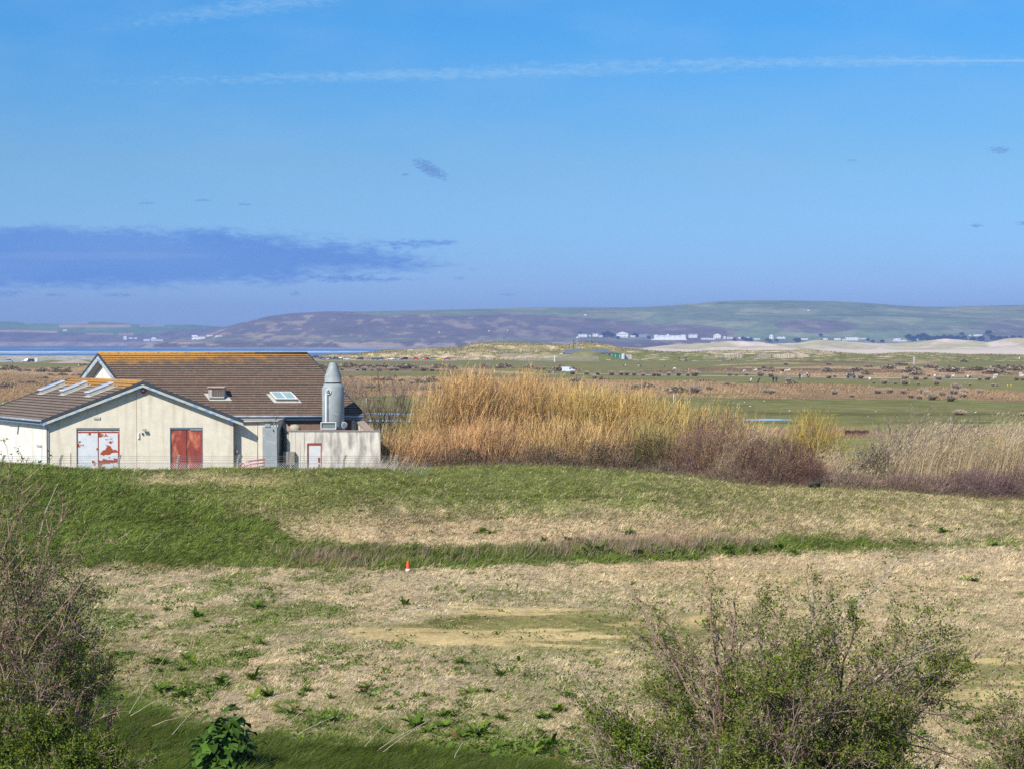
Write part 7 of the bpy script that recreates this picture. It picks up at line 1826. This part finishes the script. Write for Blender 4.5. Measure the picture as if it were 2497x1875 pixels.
P_ = (
    (1886, 933.8, 'stand', 0, CB, CB, 'golfer in black on the green, left one of the pair standing together'), (1893.5, 934.5, 'stand', 3.0, CB, CN, 'golfer in dark navy on the green, right one of the pair standing together'),
    (1956, 922, 'stand', 1.6, CW, CBl, 'person in a bright blue top and white trousers beside the path'), (1969, 921, 'stand', .5, CB, CY, 'person in a pale yellow jacket beside the path'), (1950.5, 926, 'stand', 2.6, CB, CB, 'person in black standing at the left of the blue-topped one'),
    (1352, 913, 'walk', -1.2, CJ, CN, 'walker in a dark coat and blue jeans just left of the white van'), (1339.5, 913, 'walk', -1.3, CB, CG, 'walker in a grey top left of the one in jeans'),
    (1483, 880, 'walk', 1.0, CN, CN, 'golfer in navy walking below the small block hut'), (1521, 894, 'stand', 2.5, CB, CG, 'golfer with a white trolley bag, leftmost of three on the fairway'),
    (1557, 895, 'walk', -1.4, CW, CB, 'golfer in black top and white shorts pulling a trolley, middle of three'), (1620.5, 896, 'bend', 1.0, CB, CG, 'golfer in grey bending over the ball, rightmost of three on the fairway'),
    (1567, 853.5, 'stand', 0, CB, CR, 'person in red on the dune skyline, left of the one in black'), (1575, 853.5, 'stand', 0, CB, CB, 'person in black on the dune skyline'),
    (1768, 881, 'stand', 0, CG, CBl, 'person in blue by the far bunker wall'), (1783.5, 881, 'stand', 1, CB, CB, 'person in black by the far bunker wall'), (1838, 872, 'walk', 1, CB, CB, 'person in black on top of the dark bunker wall'),
    (2434, 872.5, 'walk', .4, CN, CN, 'dark figure far out near the right end of the dunes'), (217.5, 876, 'walk', 0, CB, CG, 'walker in grey by the pebble ridge, left of the roof apex'), (226, 877, 'walk', 0, CN, cloth('royal', (.05, .10, .40)), 'walker in royal blue by the pebble ridge, nearest the roof apex'),
    (195, 894.5, 'bend', .3, CB, CB, 'golfer in black bending beside a white bag left of the roof apex'))
for p in P_: person(*p[:3], p[3], *p[4:6], p[6])
for i, px in enumerate((1412, 1429, 1432, 1441, 1443)):
    g = Vector((XP(px, 1118), 1118, 0)); g.z = float(hfun(g.x, g.y)) - .05
    person(0, 0, 'stand', i, (CB, CN, CB)[i % 3], (CG, CB, CR)[i % 3], 'small figure standing on top of the highest dune', 'people on the dune top', at=g)
def trolley(px, py, bagm, lab, az=0):
    g = ground(px, py); e = empty('golf_trolley', g, az, lab, 'golf trolley', 'golf trolleys')
    bm = BM(); bm_tube(bm, [(.05, 0, .25), (.42, 0, 1.05)], [.14, .16], 10); obj('golf_bag', bm, bagm, e)
    bm = BM(); bm_tube(bm, [(-.1, 0, .2), (.62, 0, 1.1)], .02, 5); bm_tube(bm, [(0, -.28, .16), (0, .28, .16)], .02, 5)
    for k in range(5): bm_tube(bm, [(.42, -.08 + .04 * k, 1.05), (.50, -.08 + .04 * k, 1.28)], .015, 4)
    obj('trolley_frame', bm, M_black, e)
    for y in (-.28, .28):
        bm = BM(); bm_tube(bm, [(0, y - .03, .16), (0, y + .03, .16)], .16, 12); obj('wheel', bm, M_tyre, e)
BGW, BGK, BGR = cloth('bag_white', (.72, .72, .72)), cloth('bag_black', (.03, .03, .035)), cloth('bag_red', (.45, .04, .05))
for a in ((1523.5, 894.5, BGW, 'white golf bag on a trolley beside the leftmost fairway golfer'), (1561.5, 895.5, BGK, 'dark golf trolley behind the golfer in white shorts'), (1560, 880, BGK, 'dark golf trolley left alone below the skyline walkers'), (1829, 933, BGW, 'white golf trolley bag left of the pair on the green'), (1848.5, 933, BGK, 'black and white golf trolley nearest the pair on the green'), (1762, 882, BGK, 'dark trolley by the person in blue at the bunker wall'), (1776, 883, BGR, 'red golf bag between the two at the bunker wall'), (190.5, 895.5, BGW, 'white golf bag beside the bending golfer on the left'), (1972.5, 921.5, BGR, 'red golf bag beside the person in pale yellow')): trolley(*a)

# ------------------------------------------------------------ animals
def skin_animal(name, J, Ed, rad, root, mats, matfn):
    names = list(J); me = bpy.data.meshes.new(name); me.from_pydata([J[n] for n in names], [(names.index(a), names.index(b)) for a, b in Ed], [])
    o = bpy.data.objects.new('tmp', me); COL.objects.link(o); o.modifiers.new('s', 'SKIN').use_smooth_shade = True
    for i, n in enumerate(names):
        v = me.skin_vertices[0].data[i]; r_ = rad[n]; v.radius = r_ if isinstance(r_, tuple) else (r_, r_); v.use_root = n == root
    o.modifiers.new('sub', 'SUBSURF').levels = 2
    m2 = bpy.data.meshes.new_from_object(o.evaluated_get(bpy.context.evaluated_depsgraph_get())); bpy.data.objects.remove(o)
    m2.materials.clear()
    for m in mats: m2.materials.append(m)
    for p in m2.polygons: p.material_index = matfn(p.center)
    m2.name = name; return m2
LEGS = [('rump', 'hip1'), ('hip1', 'hock1'), ('hock1', 'hoof1'), ('rump', 'hip2'), ('hip2', 'hock2'), ('hock2', 'hoof2'), ('chest', 'kn1'), ('kn1', 'hf1'), ('chest', 'kn2'), ('kn2', 'hf2')]
J = dict(rump=(-.38, 0, .60), mid=(0, 0, .62), chest=(.36, 0, .60), neck=(.55, 0, .55), head=(.70, 0, .34), nose=(.78, 0, .20), hip1=(-.36, .12, .38), hock1=(-.46, .13, .22), hoof1=(-.42, .13, .02), hip2=(-.36, -.12, .38), hock2=(-.46, -.13, .22), hoof2=(-.42, -.13, .02), kn1=(.36, .12, .28), hf1=(.36, .12, .02), kn2=(.36, -.12, .28), hf2=(.36, -.12, .02))
sheep_me = skin_animal('sheep', J, [('rump', 'mid'), ('mid', 'chest'), ('chest', 'neck'), ('neck', 'head'), ('head', 'nose')] + LEGS, dict(rump=.25, mid=.29, chest=.25, neck=.15, head=.085, nose=.055, hip1=.09, hock1=.045, hoof1=.035, hip2=.09, hock2=.045, hoof2=.035, kn1=.055, hf1=.035, kn2=.055, hf2=.035), 'mid', [mat('wool', (.66, .61, .50), (.52, .47, .38), scale=7, bump=.6, bscale=25), mat('sheep_face', (.45, .40, .33), (.35, .30, .25))], lambda c: 1 if (c.z < .3 or c.x > .62) else 0)
for i, (px, py) in enumerate(((1815.5, 909), (1843.5, 907), (1916.5, 908.5), (1925, 907), (2280, 921), (2325, 923), (2362, 923), (2426, 926.5), (2429, 921), (2489, 917), (2493, 922), (2122, 929), (1646, 903))):
    o = link('sheep', sheep_me); o.location = ground(px, py); o.rotation_euler = (0, 0, (0.3, 3.4, .1, 3.0, 1.2, 2.9, .8)[i % 7]); o.scale = (1.15,) * 3
    tag(o, 'cream woolly sheep grazing head down near the path', 'sheep', 'sheep grazing near the path')
g = ground(2502, 1094); Jh = dict(rump=(.75, 0, 1.22), mid=(.1, 0, 1.16), chest=(-.55, 0, 1.18), neck=(-.95, 0, .95), poll=(-1.28, 0, .62), nose=(-1.45, 0, .18), tail=(.98, 0, 1.15), tl=(1.08, 0, .6), hip1=(.70, .2, .85), hock1=(.92, .2, .48), hoof1=(.84, .2, .04), hip2=(.70, -.2, .85), hock2=(.92, -.2, .48), hoof2=(.84, -.2, .04), kn1=(-.55, .18, .52), hf1=(-.55, .18, .04), kn2=(-.50, -.18, .52), hf2=(-.50, -.18, .04))
hme = skin_animal('pony_body', Jh, [('rump', 'mid'), ('mid', 'chest'), ('chest', 'neck'), ('neck', 'poll'), ('poll', 'nose'), ('rump', 'tail'), ('tail', 'tl')] + LEGS, dict(rump=.33, mid=.35, chest=.31, neck=.19, poll=.13, nose=.085, tail=.06, tl=.05, hip1=.16, hock1=.075, hoof1=.06, hip2=.16, hock2=.075, hoof2=.06, kn1=.085, hf1=.055, kn2=.085, hf2=.055), 'mid', [mat('pony_brown', (.16, .05, .03), (.12, .04, .025)), mat('pony_white', (.70, .66, .60), (.6, .56, .5))], lambda c: 1 if (math.sin(c.x * 5.5 + .9 + c.z * 1.2) > .35 or c.z < .5) else 0)
po = tag(link('pony', hme), 'brown and white pony grazing, cut off by the right edge of the picture', 'pony'); po.location = (XP(2512, g.y), g.y, g.z); po.rotation_euler = (0, 0, .15)
# crow in flight over the far course
bm = BM(); bm_tube(bm, [(-.3, 0, 0), (-.12, 0, 0), (.1, 0, .02), (.22, 0, .04), (.32, 0, .03)], [.05, .07, .08, .05, .01], 8)
for s in (-1, 1):
    q = [(.1, s * .05, .02), (.14, s * .35, .22), (.0, s * .62, .50), (-.12, s * .60, .46), (-.14, s * .3, .18), (-.12, s * .05, .02)]
    bm_prism(bm, q, (0, 0, .012))
o = obj('crow', bm, mat('crow_black', (.012, .012, .014))); o.location = P(2145, 866, 520); o.scale = (1.15,) * 3; o.rotation_euler = (0, .1, 1.5); tag(o, 'black crow flying with raised wings low over the course', 'bird')
# old tyre half buried in the brambles
tb = ground(1985, 1182, 2.); bm = BM(); ring(bm, (0, 0, .1), .30, .12, n=28, k=10)
o = obj('old_tyre', bm, mat('old_rubber', (.035, .033, .03), (.06, .055, .05), scale=5)); o.location = (XP(1985, 108.2), 108.2, float(hfun(XP(1985, 108.2), 108.2)) + .1); o.rotation_euler = (R(60), 0, .2); tag(o, 'old black tyre lying in the brambles', 'tyre')

# ------------------------------------------------------------ low building, hut, containers and walls by the dunes
M_slate = mat('slate_blue_roof', (.11, .15, .20), (.14, .18, .23), scale=.5, rough=.6); M_timb = mat('grey_timber', (.34, .30, .25), (.26, .23, .19), scale=1, stretch=(4, 4, .5))
Yb = 1015; gz = 4.2; zr, ze = ZP(852.5, Yb), ZP(860.5, Yb)
x0, x1 = XP(1371, Yb), XP(1493, Yb); xa, xb = XP(1383, Yb), XP(1480, Yb)
e = empty('long_low_building', ((x0 + x1) / 2, Yb, gz), 0, 'long low timber building with slate blue hipped roof behind a grassy mound', 'building'); o0 = e.location
bm = BM(); v = [bm.verts.new(Vector(p) - o0) for p in ((x0, Yb - 5, ze), (x1, Yb - 5, ze), (x1, Yb + 7, ze), (x0, Yb + 7, ze), (xa, Yb + 1, zr), (xb, Yb + 1, zr))]
for f in ((0, 1, 5, 4), (2, 3, 4, 5), (3, 2, 1, 0)): bm.faces.new([v[i] for i in f])
obj('roof', bm, M_slate, e)
bm = BM()
for a, b, c_ in ((3, 0, 4), (1, 2, 5)): bm.faces.new([bm.verts.new(v_) for v_ in [Vector(p) - o0 for p in [((x0, Yb - 5, ze), (x1, Yb - 5, ze), (x1, Yb + 7, ze), (x0, Yb + 7, ze), (xa, Yb + 1, zr), (xb, Yb + 1, zr))[i] for i in (a, b, c_)]]])
obj('gable_end', bm, M_timb, e)
bm = BM(); bm_box(bm, (0, .9, (ze - gz) / 2 - .1), (x1 - x0 - .8, 10.6, ze - gz - .15)); obj('wall', bm, M_timb, e)
bm = BM()
for k in range(3): bm_box(bm, ((x1 - x0) / 2 - 2 - k * 3, -4.43, (ze - gz) / 2), (1.4, .06, 1.2))
obj('window', bm, M_cglass, e)
def small_block(name, px0, px1, py0, py1, Y, dp, m, lab, cat, roofm=None):
    xa_, xb_ = XP(px0, Y), XP(px1, Y); z0, z1 = ZP(py0, Y), ZP(py1, Y); z0 = min(z0, float(hfun((xa_ + xb_) / 2, Y)))
    e = empty(name, ((xa_ + xb_) / 2, Y, z0), 0, lab, cat); w, h = xb_ - xa_, z1 - z0
    bm = BM(); bm_box(bm, (0, dp / 2, h / 2), (w, dp, h), bevel=.04); obj('wall', bm, m, e)
    bm = BM(); bm_box(bm, (0, dp / 2, h + .08), (w + .3, dp + .3, .14), bevel=.02); obj('roof', bm, roofm or m, e)
    bm = BM(); bm_box(bm, (w * .2, -.03, h * .42), (min(1.0, w * .25), .05, h * .78)); obj('door', bm, M_galv, e)
small_block('block_hut', 1516, 1540, 872, 864.5, 985, 5, mat('hut_render', (.52, .45, .37), (.45, .38, .3), scale=1), 'small pale block hut right of the green containers', 'hut', mat('rust_roof', (.45, .22, .12), (.38, .2, .12)))
small_block('white_kiosk', 1517, 1523, 870, 863, 982, 2.5, M_white, 'small white kiosk against the left side of the block hut', 'kiosk')
for px0, px1, w_ in ((1494, 1504, 'nearer the low dark-roofed building'), (1504.6, 1514, 'nearer the small block hut')): small_block('green_container', px0, px1, 867, 862, 1000, 2.5, mat('container_green', (.02, .17, .12), (.03, .22, .16), scale=1), 'green shipping container, the one ' + w_, 'container')
small_block('sign_box', 84.5, 93, 882, 874, 902, 1.2, M_white, 'white box sign beside the white car on the beach road', 'sign')
small_block('notice_board', 1351, 1354.5, 872, 868, 900, .3, M_white, 'small white notice board in front of the pale dune fence', 'sign')
ribbon_path('path', [(x, 876.5) for x in range(1490, 1556, 6)], 14, grit)
# utility pole and lattice frame on the dune
e = empty('utility_pole', (XP(1399, 1060), 1060, float(hfun(XP(1399, 1060), 1060))), 0, 'dark wooden utility pole rising above the low building', 'pole'); h = ZP(828, 1060) - e.location.z
bm = BM(); bm_tube(bm, [(0, 0, -.3), (0, 0, h)], .20, 8); obj('pole_shaft', bm, mat('creosoted', (.09, .06, .045)), e); bm = BM(); bm_box(bm, (.9, 0, h - 2.0), (1.8, .12, .12)); bm_box(bm, (.9, 0, h - 2.9), (.6, .5, .9)); obj('crossarm', bm, MATS['creosoted'], e)
e = empty('lattice_mast', (XP(1407, 1060), 1060, float(hfun(XP(1407, 1060), 1060))), 0, 'pale thin lattice mast next to the utility pole', 'mast'); bm = BM(); 
for a in (-.35, .35): bm_tube(bm, [(a, 0, -.3), (a, 0, h)], .07, 5)
for k in range(6): bm_tube(bm, [(-.35, 0, h * k / 6), (.35, 0, h * (k + 1) / 6)], .05, 4)
obj('mast_frame', bm, M_conc, e)
# sleeper-faced bunker walls of the far greens
def sleeper_wall(pts, m, lab, Y=985, w=.32):
    xm = XP(sum(p[0] for p in pts) / len(pts), Y); e = empty('sleeper_wall', (xm, Y, 2.6), 0, lab, 'retaining wall')
    bm = BM(); px = pts[0][0]; 
    while px < pts[-1][0]:
        t = np.interp(px, [p[0] for p in pts], [p[1] for p in pts]); b = np.interp(px, [p[0] for p in pts], [p[2] for p in pts])
        z0, z1 = ZP(b, Y) - .4, ZP(t, Y) + random.uniform(-.12, .12)
        bm_box(bm, (XP(px, Y) - xm, random.uniform(-.08, .08) + (ZP(t, Y) - 2.6) * .0, (z0 + z1) / 2 - 2.6), (w, .25, z1 - z0), mi=0 if random.random() < .8 else 1); px += w * 1.22 / Y * F
    obj('sleepers', bm, m, e)
MS = mat('pale_sleepers', (.62, .52, .42), (.50, .42, .33), scale=.6, stretch=(3, 3, .3)); MS2 = mat('grey_sleepers', (.30, .25, .21), (.38, .33, .28), scale=.6, stretch=(3, 3, .3)); MSD = mat('dark_sleeper', (.16, .13, .11))
sleeper_wall([(1888, 865, 873.5), (1920, 863.5, 874), (1955, 863, 874), (1970, 867, 873.8), (1976, 873, 873.8)], [MS, MS2], 'pale upright sleeper wall, brightest and furthest right')
sleeper_wall([(1832, 874, 875), (1842, 867, 873), (1870, 864.5, 873), (1887, 865, 873.5)], [MS2, MSD], 'dark grey sleeper wall joined to the left of the pale one')
sleeper_wall([(1715, 872, 873.5), (1745, 868, 873.5), (1790, 864.5, 873.5), (1812, 862.5, 871.5)], [MS2, MS], 'grey sloping sleeper wall on the left of the three')
# post-and-paling fences and sandy bits near the car park
def paling(pts, lab, Y=940, gap=.6, h=1.1):
    xm = XP(pts[0][0], Y); e = empty('paling_fence', (xm, Y, 2.6), 0, lab, 'fence'); bm = BM(); bm2 = BM(); px = pts[0][0]; prev = None
    while px < pts[-1][0]:
        py = np.interp(px, [p[0] for p in pts], [p[1] for p in pts]); x = XP(px, Y); z = float(hfun(x, Y)); zt5 = max(z + h, ZP(py, Y))
        bm_box(bm, (x - xm, 0, (z + zt5) / 2 - 2.6 + random.uniform(-.1, .1)), (.2, .08, zt5 - z)); px += gap / Y * F
        if prev: bm_tube(bm2, [prev, (x - xm, .06, zt5 - 2.6 - .25)], .05, 4)
        prev = (x - xm, .06, zt5 - 2.6 - .25)
    obj('palings', bm, M_conc, e); obj('rail', bm2, M_conc, e)
paling([(1266, 866), (1460, 868.5)], 'pale paling fence along the foot of the dune left of the low building')
paling([(1228, 861), (1262, 864)], 'short broken paling fence on the dune above the car park', Y=1045)
# field gate in the hedge gap
e = empty('field_gate', (XP(2083, 118), 118, 2.6), 0, 'small wooden field gate half hidden by reeds right of the separate willow', 'gate'); h = ZP(1106, 118) - 2.6
bm = BM()
for k in range(5): bm_box(bm, (0, 0, .3 + k * (h - .3) / 4), (1.5, .05, .07))
obj('gate_rails', bm, M_conc, e); bm = BM()
for x in (-.78, .78): bm_box(bm, (x, 0, h / 2), (.10, .10, h + .2))
obj('gate_post', bm, M_conc, e)

# ============================================================ VILLAGE UNDER THE HILLS
MW = mat('village_white_render', (.95, .94, .90), (.92, .90, .86), scale=.2); MR1 = mat('dark_slate', (.17, .17, .19), (.14, .14, .16), scale=.3); MWIN = mat('far_window', (.08, .10, .13)); MGB = mat('blue_grey_house', (.32, .36, .45), (.28, .32, .40), scale=.3)  # village walls: one even near-white base colour
def house(px, py, wpx, hpx, lab, roof='gable', f=hills_z, Y0=5560, Y1=6990, m=MW, floors=2, grp=None, nm='house'):
    p = hill_at(px, py, f, Y0, Y1); s = p.y / F; w, h, d = wpx * s, hpx * s, max(8, wpx * s * .45)
    e = empty(nm, p, 0, lab, 'house', grp)
    bm = BM(); bm_box(bm, (0, d / 2, h * .5 - 3), (w, d, h * .72 + 6)); obj('wall', bm, m, e)
    bm = BM(); z0 = h * .86 + .1
    if roof == 'gable': bm_prism(bm, [(-w / 2 - .4, -.5, z0), (-w / 2 - .4, d + .5, z0), (-w / 2 - .4, d / 2, z0 + h * .32)], (w + .8, 0, 0))
    elif roof == 'front': bm_prism(bm, [(-w / 2 - .4, -.5, z0), (w / 2 + .4, -.5, z0), (0, -.5, z0 + h * .4)], (0, d + 1, 0), mi=0)
    else: bm_box(bm, (0, d / 2, z0 + .3), (w + .8, d + .8, .6))
    obj('roof', bm, m if roof == 'front' else (MR1 if roof == 'gable' else m), e)
    bm = BM(); k = max(2, int(w / 5))
    for fl in range(floors):
        for j in range(k): bm_box(bm, ((j + .5) / k * w - w / 2, -.04, h * .86 * (fl + .5) / floors), (w / k * .42, .1, h * .86 / floors * .42))
    obj('window', bm, MWIN, e)
    return e
# the long white hotel
p = hill_at(1634, 829); s = p.y / F; Wd = 77 * s; Hh = 12.5 * s
hotel = empty('hotel', p, 0, 'very long white hotel with rows of windows, the largest building under the hill', 'hotel')
bm = BM(); bm_box(bm, (0, 8, Hh * .42 - 3), (Wd, 16, Hh * .84 + 6)); bm_box(bm, (-Wd * .07, 6, Hh * .95), (6.5, 10, Hh * .22)); bm_box(bm, (-Wd * .44, 7.5, Hh * .88), (Wd * .10, 14, Hh * .10)); bm_box(bm, (Wd * .42, 7.5, Hh * .88), (Wd * .13, 14, Hh * .12)); obj('wall', bm, MW, hotel)
for fl in range(4):
    bm = BM()
    for j in range(26): bm_box(bm, ((j + .5) / 26 * Wd - Wd / 2, -.06, Hh * .84 * (fl + .55) / 4), (1.7, .2, 2.0))
    obj('window_row', bm, MWIN, hotel)
bm = BM(); bm_box(bm, (-Wd * .04, -5, 0), (Wd * 1.12, 9, 3.2)); obj('terrace', bm, MW, hotel)
for a in ((1421, 823, 22, 8, 'white gabled house, leftmost of the village houses', 'gable'), (1436, 822, 10, 5, 'low white house beside the leftmost gabled house', 'gable'), (1409, 825, 8, 4, 'tiny white outbuilding left of the leftmost house', 'gable'), (1452, 822, 14, 8, 'white house left of the dark tree clump', 'gable'), (1465, 823, 8, 5, 'small white house touching the dark tree clump', 'gable'),
          (1518, 824, 28, 11, 'large white house with a bright gable, between the tree clump and the blue-grey house', 'front'), (1543, 823, 12, 4, 'low white annex right of the large bright-gabled house', 'flat'), (1690, 825, 21, 10, 'white villa just right of the long hotel', 'gable'), (1720, 829, 20, 4, 'low white terrace right of the villa', 'flat'), (1737, 829, 14, 3.5, 'low white wall-like house at the end of the terrace', 'flat'),
          (1749, 826, 17, 9, 'white house with a tall gable right of the terrace', 'front'), (1767, 827, 5, 5, 'very small white gabled house', 'front'), (1780, 827, 14, 5, 'white bungalow right of the very small gabled house', 'gable'), (1806, 827, 11, 5, 'white bungalow left of the dark shrubs', 'gable'), (1821, 827, 11, 4, 'low white house in the dark shrubs', 'flat'), (1846, 829, 16, 4, 'low pale house mid-way along the village', 'gable'), (1881, 828, 9, 9, 'narrow white house with pointed gable', 'front'), (1905, 827, 20, 6, 'wide white house right of the pointed one', 'gable'),
          (1962, 830, 17, 5, 'pale house behind the dune peak', 'gable'), (2013, 830, 10, 5, 'small white house left of the arched one', 'gable'), (2042, 831, 15, 6, 'white house with arched front', 'flat'), (2058, 831, 9, 4, 'small white house right of the arched one', 'gable'), (2078, 831, 30, 8, 'long white house with flat roof above the beach', 'flat'), (2104, 828, 18, 2.5, 'long low white wall house beyond the flat-roofed one', 'flat'),
          (2188, 831, 14, 6, 'white house left of the big tree clump, upper', 'gable'), (2195, 833.5, 32, 3.5, 'long low white terrace left of the big tree clump', 'flat'), (2233, 832, 12, 5, 'pinkish house in front of the big tree clump', 'gable'), (2349, 819, 5, 3, 'tiny white house above the right tree belt', 'flat'), (2385, 821, 20, 5.5, 'white house above the right tree belt', 'gable'), (2365, 820, 6, 2.5, 'tiny low white building beside the house above the right tree belt', 'flat'),
          (1427, 770.5, 6, 4, 'lone white farmhouse high on the hillside', 'gable'), (1971, 759, 4, 3.5, 'tiny pinkish barn at the end of a hillside track', 'gable'), (1071, 811.5, 4, 2.5, 'tiny white house on the dark headland', 'gable'), (1192, 809, 4, 2, 'tiny white hut on the headland, left of two', 'flat'), (1238, 808, 3, 2, 'tiny white hut on the headland, right of two', 'flat')):
    house(a[0], a[1], a[2], a[3], a[4], a[5], floors=2 if a[3] > 5 else 1)
house(1567, 824, 19, 9, 'blue-grey three-storey house left of the hotel', 'flat', m=MGB, floors=3)
for a in ((475, 828, 14, 11, 'tallest of the white buildings on the far shore, seen above the ridge tiles', 'flat'), (490, 828, 22, 6, 'long white building right of the tallest one on the far shore', 'flat'), (512, 821, 16, 3, 'low white wing sloping away to the right on the far shore', 'flat'), (534, 822, 18, 2.5, 'low white range at the right end of the far shore buildings', 'flat'),
          (305, 829, 9, 7, 'white house on the far shore above the roof apex, leftmost of its cluster', 'front'), (319, 827, 10, 3, 'low white house in the far shore cluster', 'flat'), (331, 827, 8, 3.5, 'small white house in the far shore cluster', 'gable'), (358, 832.5, 16, 5, 'white house low on the far shore', 'gable'), (375, 832, 13, 7, 'gabled white house low on the far shore', 'front'), (390, 832, 16, 4, 'low white house at the right of the far shore cluster', 'gable'), (159, 808, 10, 4, 'grey farm building in the fields of the far headland', 'gable')):
    house(a[0], a[1], a[2], a[3], a[4], a[5], f=(lh_z if a[0] < 440 else hills_z), Y0=(8120 if a[0] < 440 else 5560), Y1=(8990 if a[0] < 440 else 6990), floors=1)
# tree clumps of the village
def clump_mesh(seed):
    acc = Acc(); n = 500; th = rnd(n, 0, 6.283); cz = rnd(n, -.2, 1); sz = np.sqrt(1 - cz ** 2); l = .65 + .5 * fbm(th + seed, cz * 2, 3, seed)
    d = np.stack([np.cos(th) * sz, np.sin(th) * sz, cz], 1); q = d * l[:, None] * rng.uniform(.5, 1, (n, 1)) + np.array([0, 0, .9])
    leaves(acc, q, rng.normal(0, 1, (n, 3)), rng.uniform(.3, .5, n), np.array([.045, .06, .03]) * rng.uniform(.5, 1.5, (n, 1)), .8)
    return acc.mesh('crown', VM_sleaf)
CLM = [clump_mesh(i * 2.3) for i in range(4)]
trk = BM(); bm_tube(trk, [(0, 0, -.6), (.03, 0, .4), (0, 0, 1.0)], [.10, .07, .04], 6); tro = bpy.data.meshes.new('trunk'); trk.to_mesh(tro); trk.free(); tro.materials.append(mat('bark', (.10, .08, .06)))
TR = [(1415, 815, 10), (1473, 818, 12), (1482, 817, 14), (1492, 820, 12), (1548, 818, 10), (1556, 819, 9), (1812, 826, 9), (1820, 828, 9), (1830, 829, 9), (1870, 830, 9), (1877, 832, 9), (1893, 831, 8), (1940, 830, 10), (1948, 829, 9), (1944, 834, 9), (2001, 818, 8), (2116, 828, 7), (2128, 833, 8), (2151, 833, 9), (2216, 825, 14), (2226, 829, 14), (2240, 826, 15), (2252, 824, 16), (2262, 827, 13), (2275, 829, 13), (2288, 828, 14), (2302, 826, 14), (2318, 827, 14), (2334, 828, 14), (2350, 826, 12), (2372, 830, 13), (2392, 829, 14), (2410, 815, 14), (2420, 826, 13), (2436, 828, 13), (2452, 829, 13), (2470, 826, 12), (2486, 825, 11), (2345, 815, 9), (1582, 823, 7), (1507, 824, 8), (1791, 828, 7)]
for i, (px, py, w) in enumerate(TR):
    p = hill_at(px, py + 4); s = w * p.y / F / 1.6; e = empty('village_tree', p, i, 'dark round tree among the white houses under the hill', 'tree', 'trees of the village'); e.scale = (s, s, s * .75)
    link('crown', CLM[i % 4], e); link('trunk', tro, e)

# ============================================================ AIR
hz = bpy.data.materials.new('haze'); hz.use_nodes = True; t = hz.node_tree; t.nodes.clear()
ov = t.nodes.new('ShaderNodeOutputMaterial'); pv = t.nodes.new('ShaderNodeVolumePrincipled')
pv.inputs['Color'].default_value = (.36, .53, 1.0, 1); pv.inputs['Density'].default_value = 1.05e-4; pv.inputs['Anisotropy'].default_value = 0.0
t.links.new(pv.outputs[0], ov.inputs['Volume'])
bm = BM(); x_, y0_, y1_, zb_, zt_ = 7200, -150, 9800, -7.0, 235
bm_box(bm, (0, (y0_ + y1_) / 2, (zb_ + zt_) / 2), (x_ * 2, y1_ - y0_, zt_ - zb_)); o = obj('haze', bm, hz); tag(o, kind='stuff')
SC.cycles.use_denoising = False
SC.cycles.volume_bounces = 0
SC.cycles.max_bounces = 6; SC.cycles.diffuse_bounces = 2; SC.cycles.transparent_max_bounces = 8
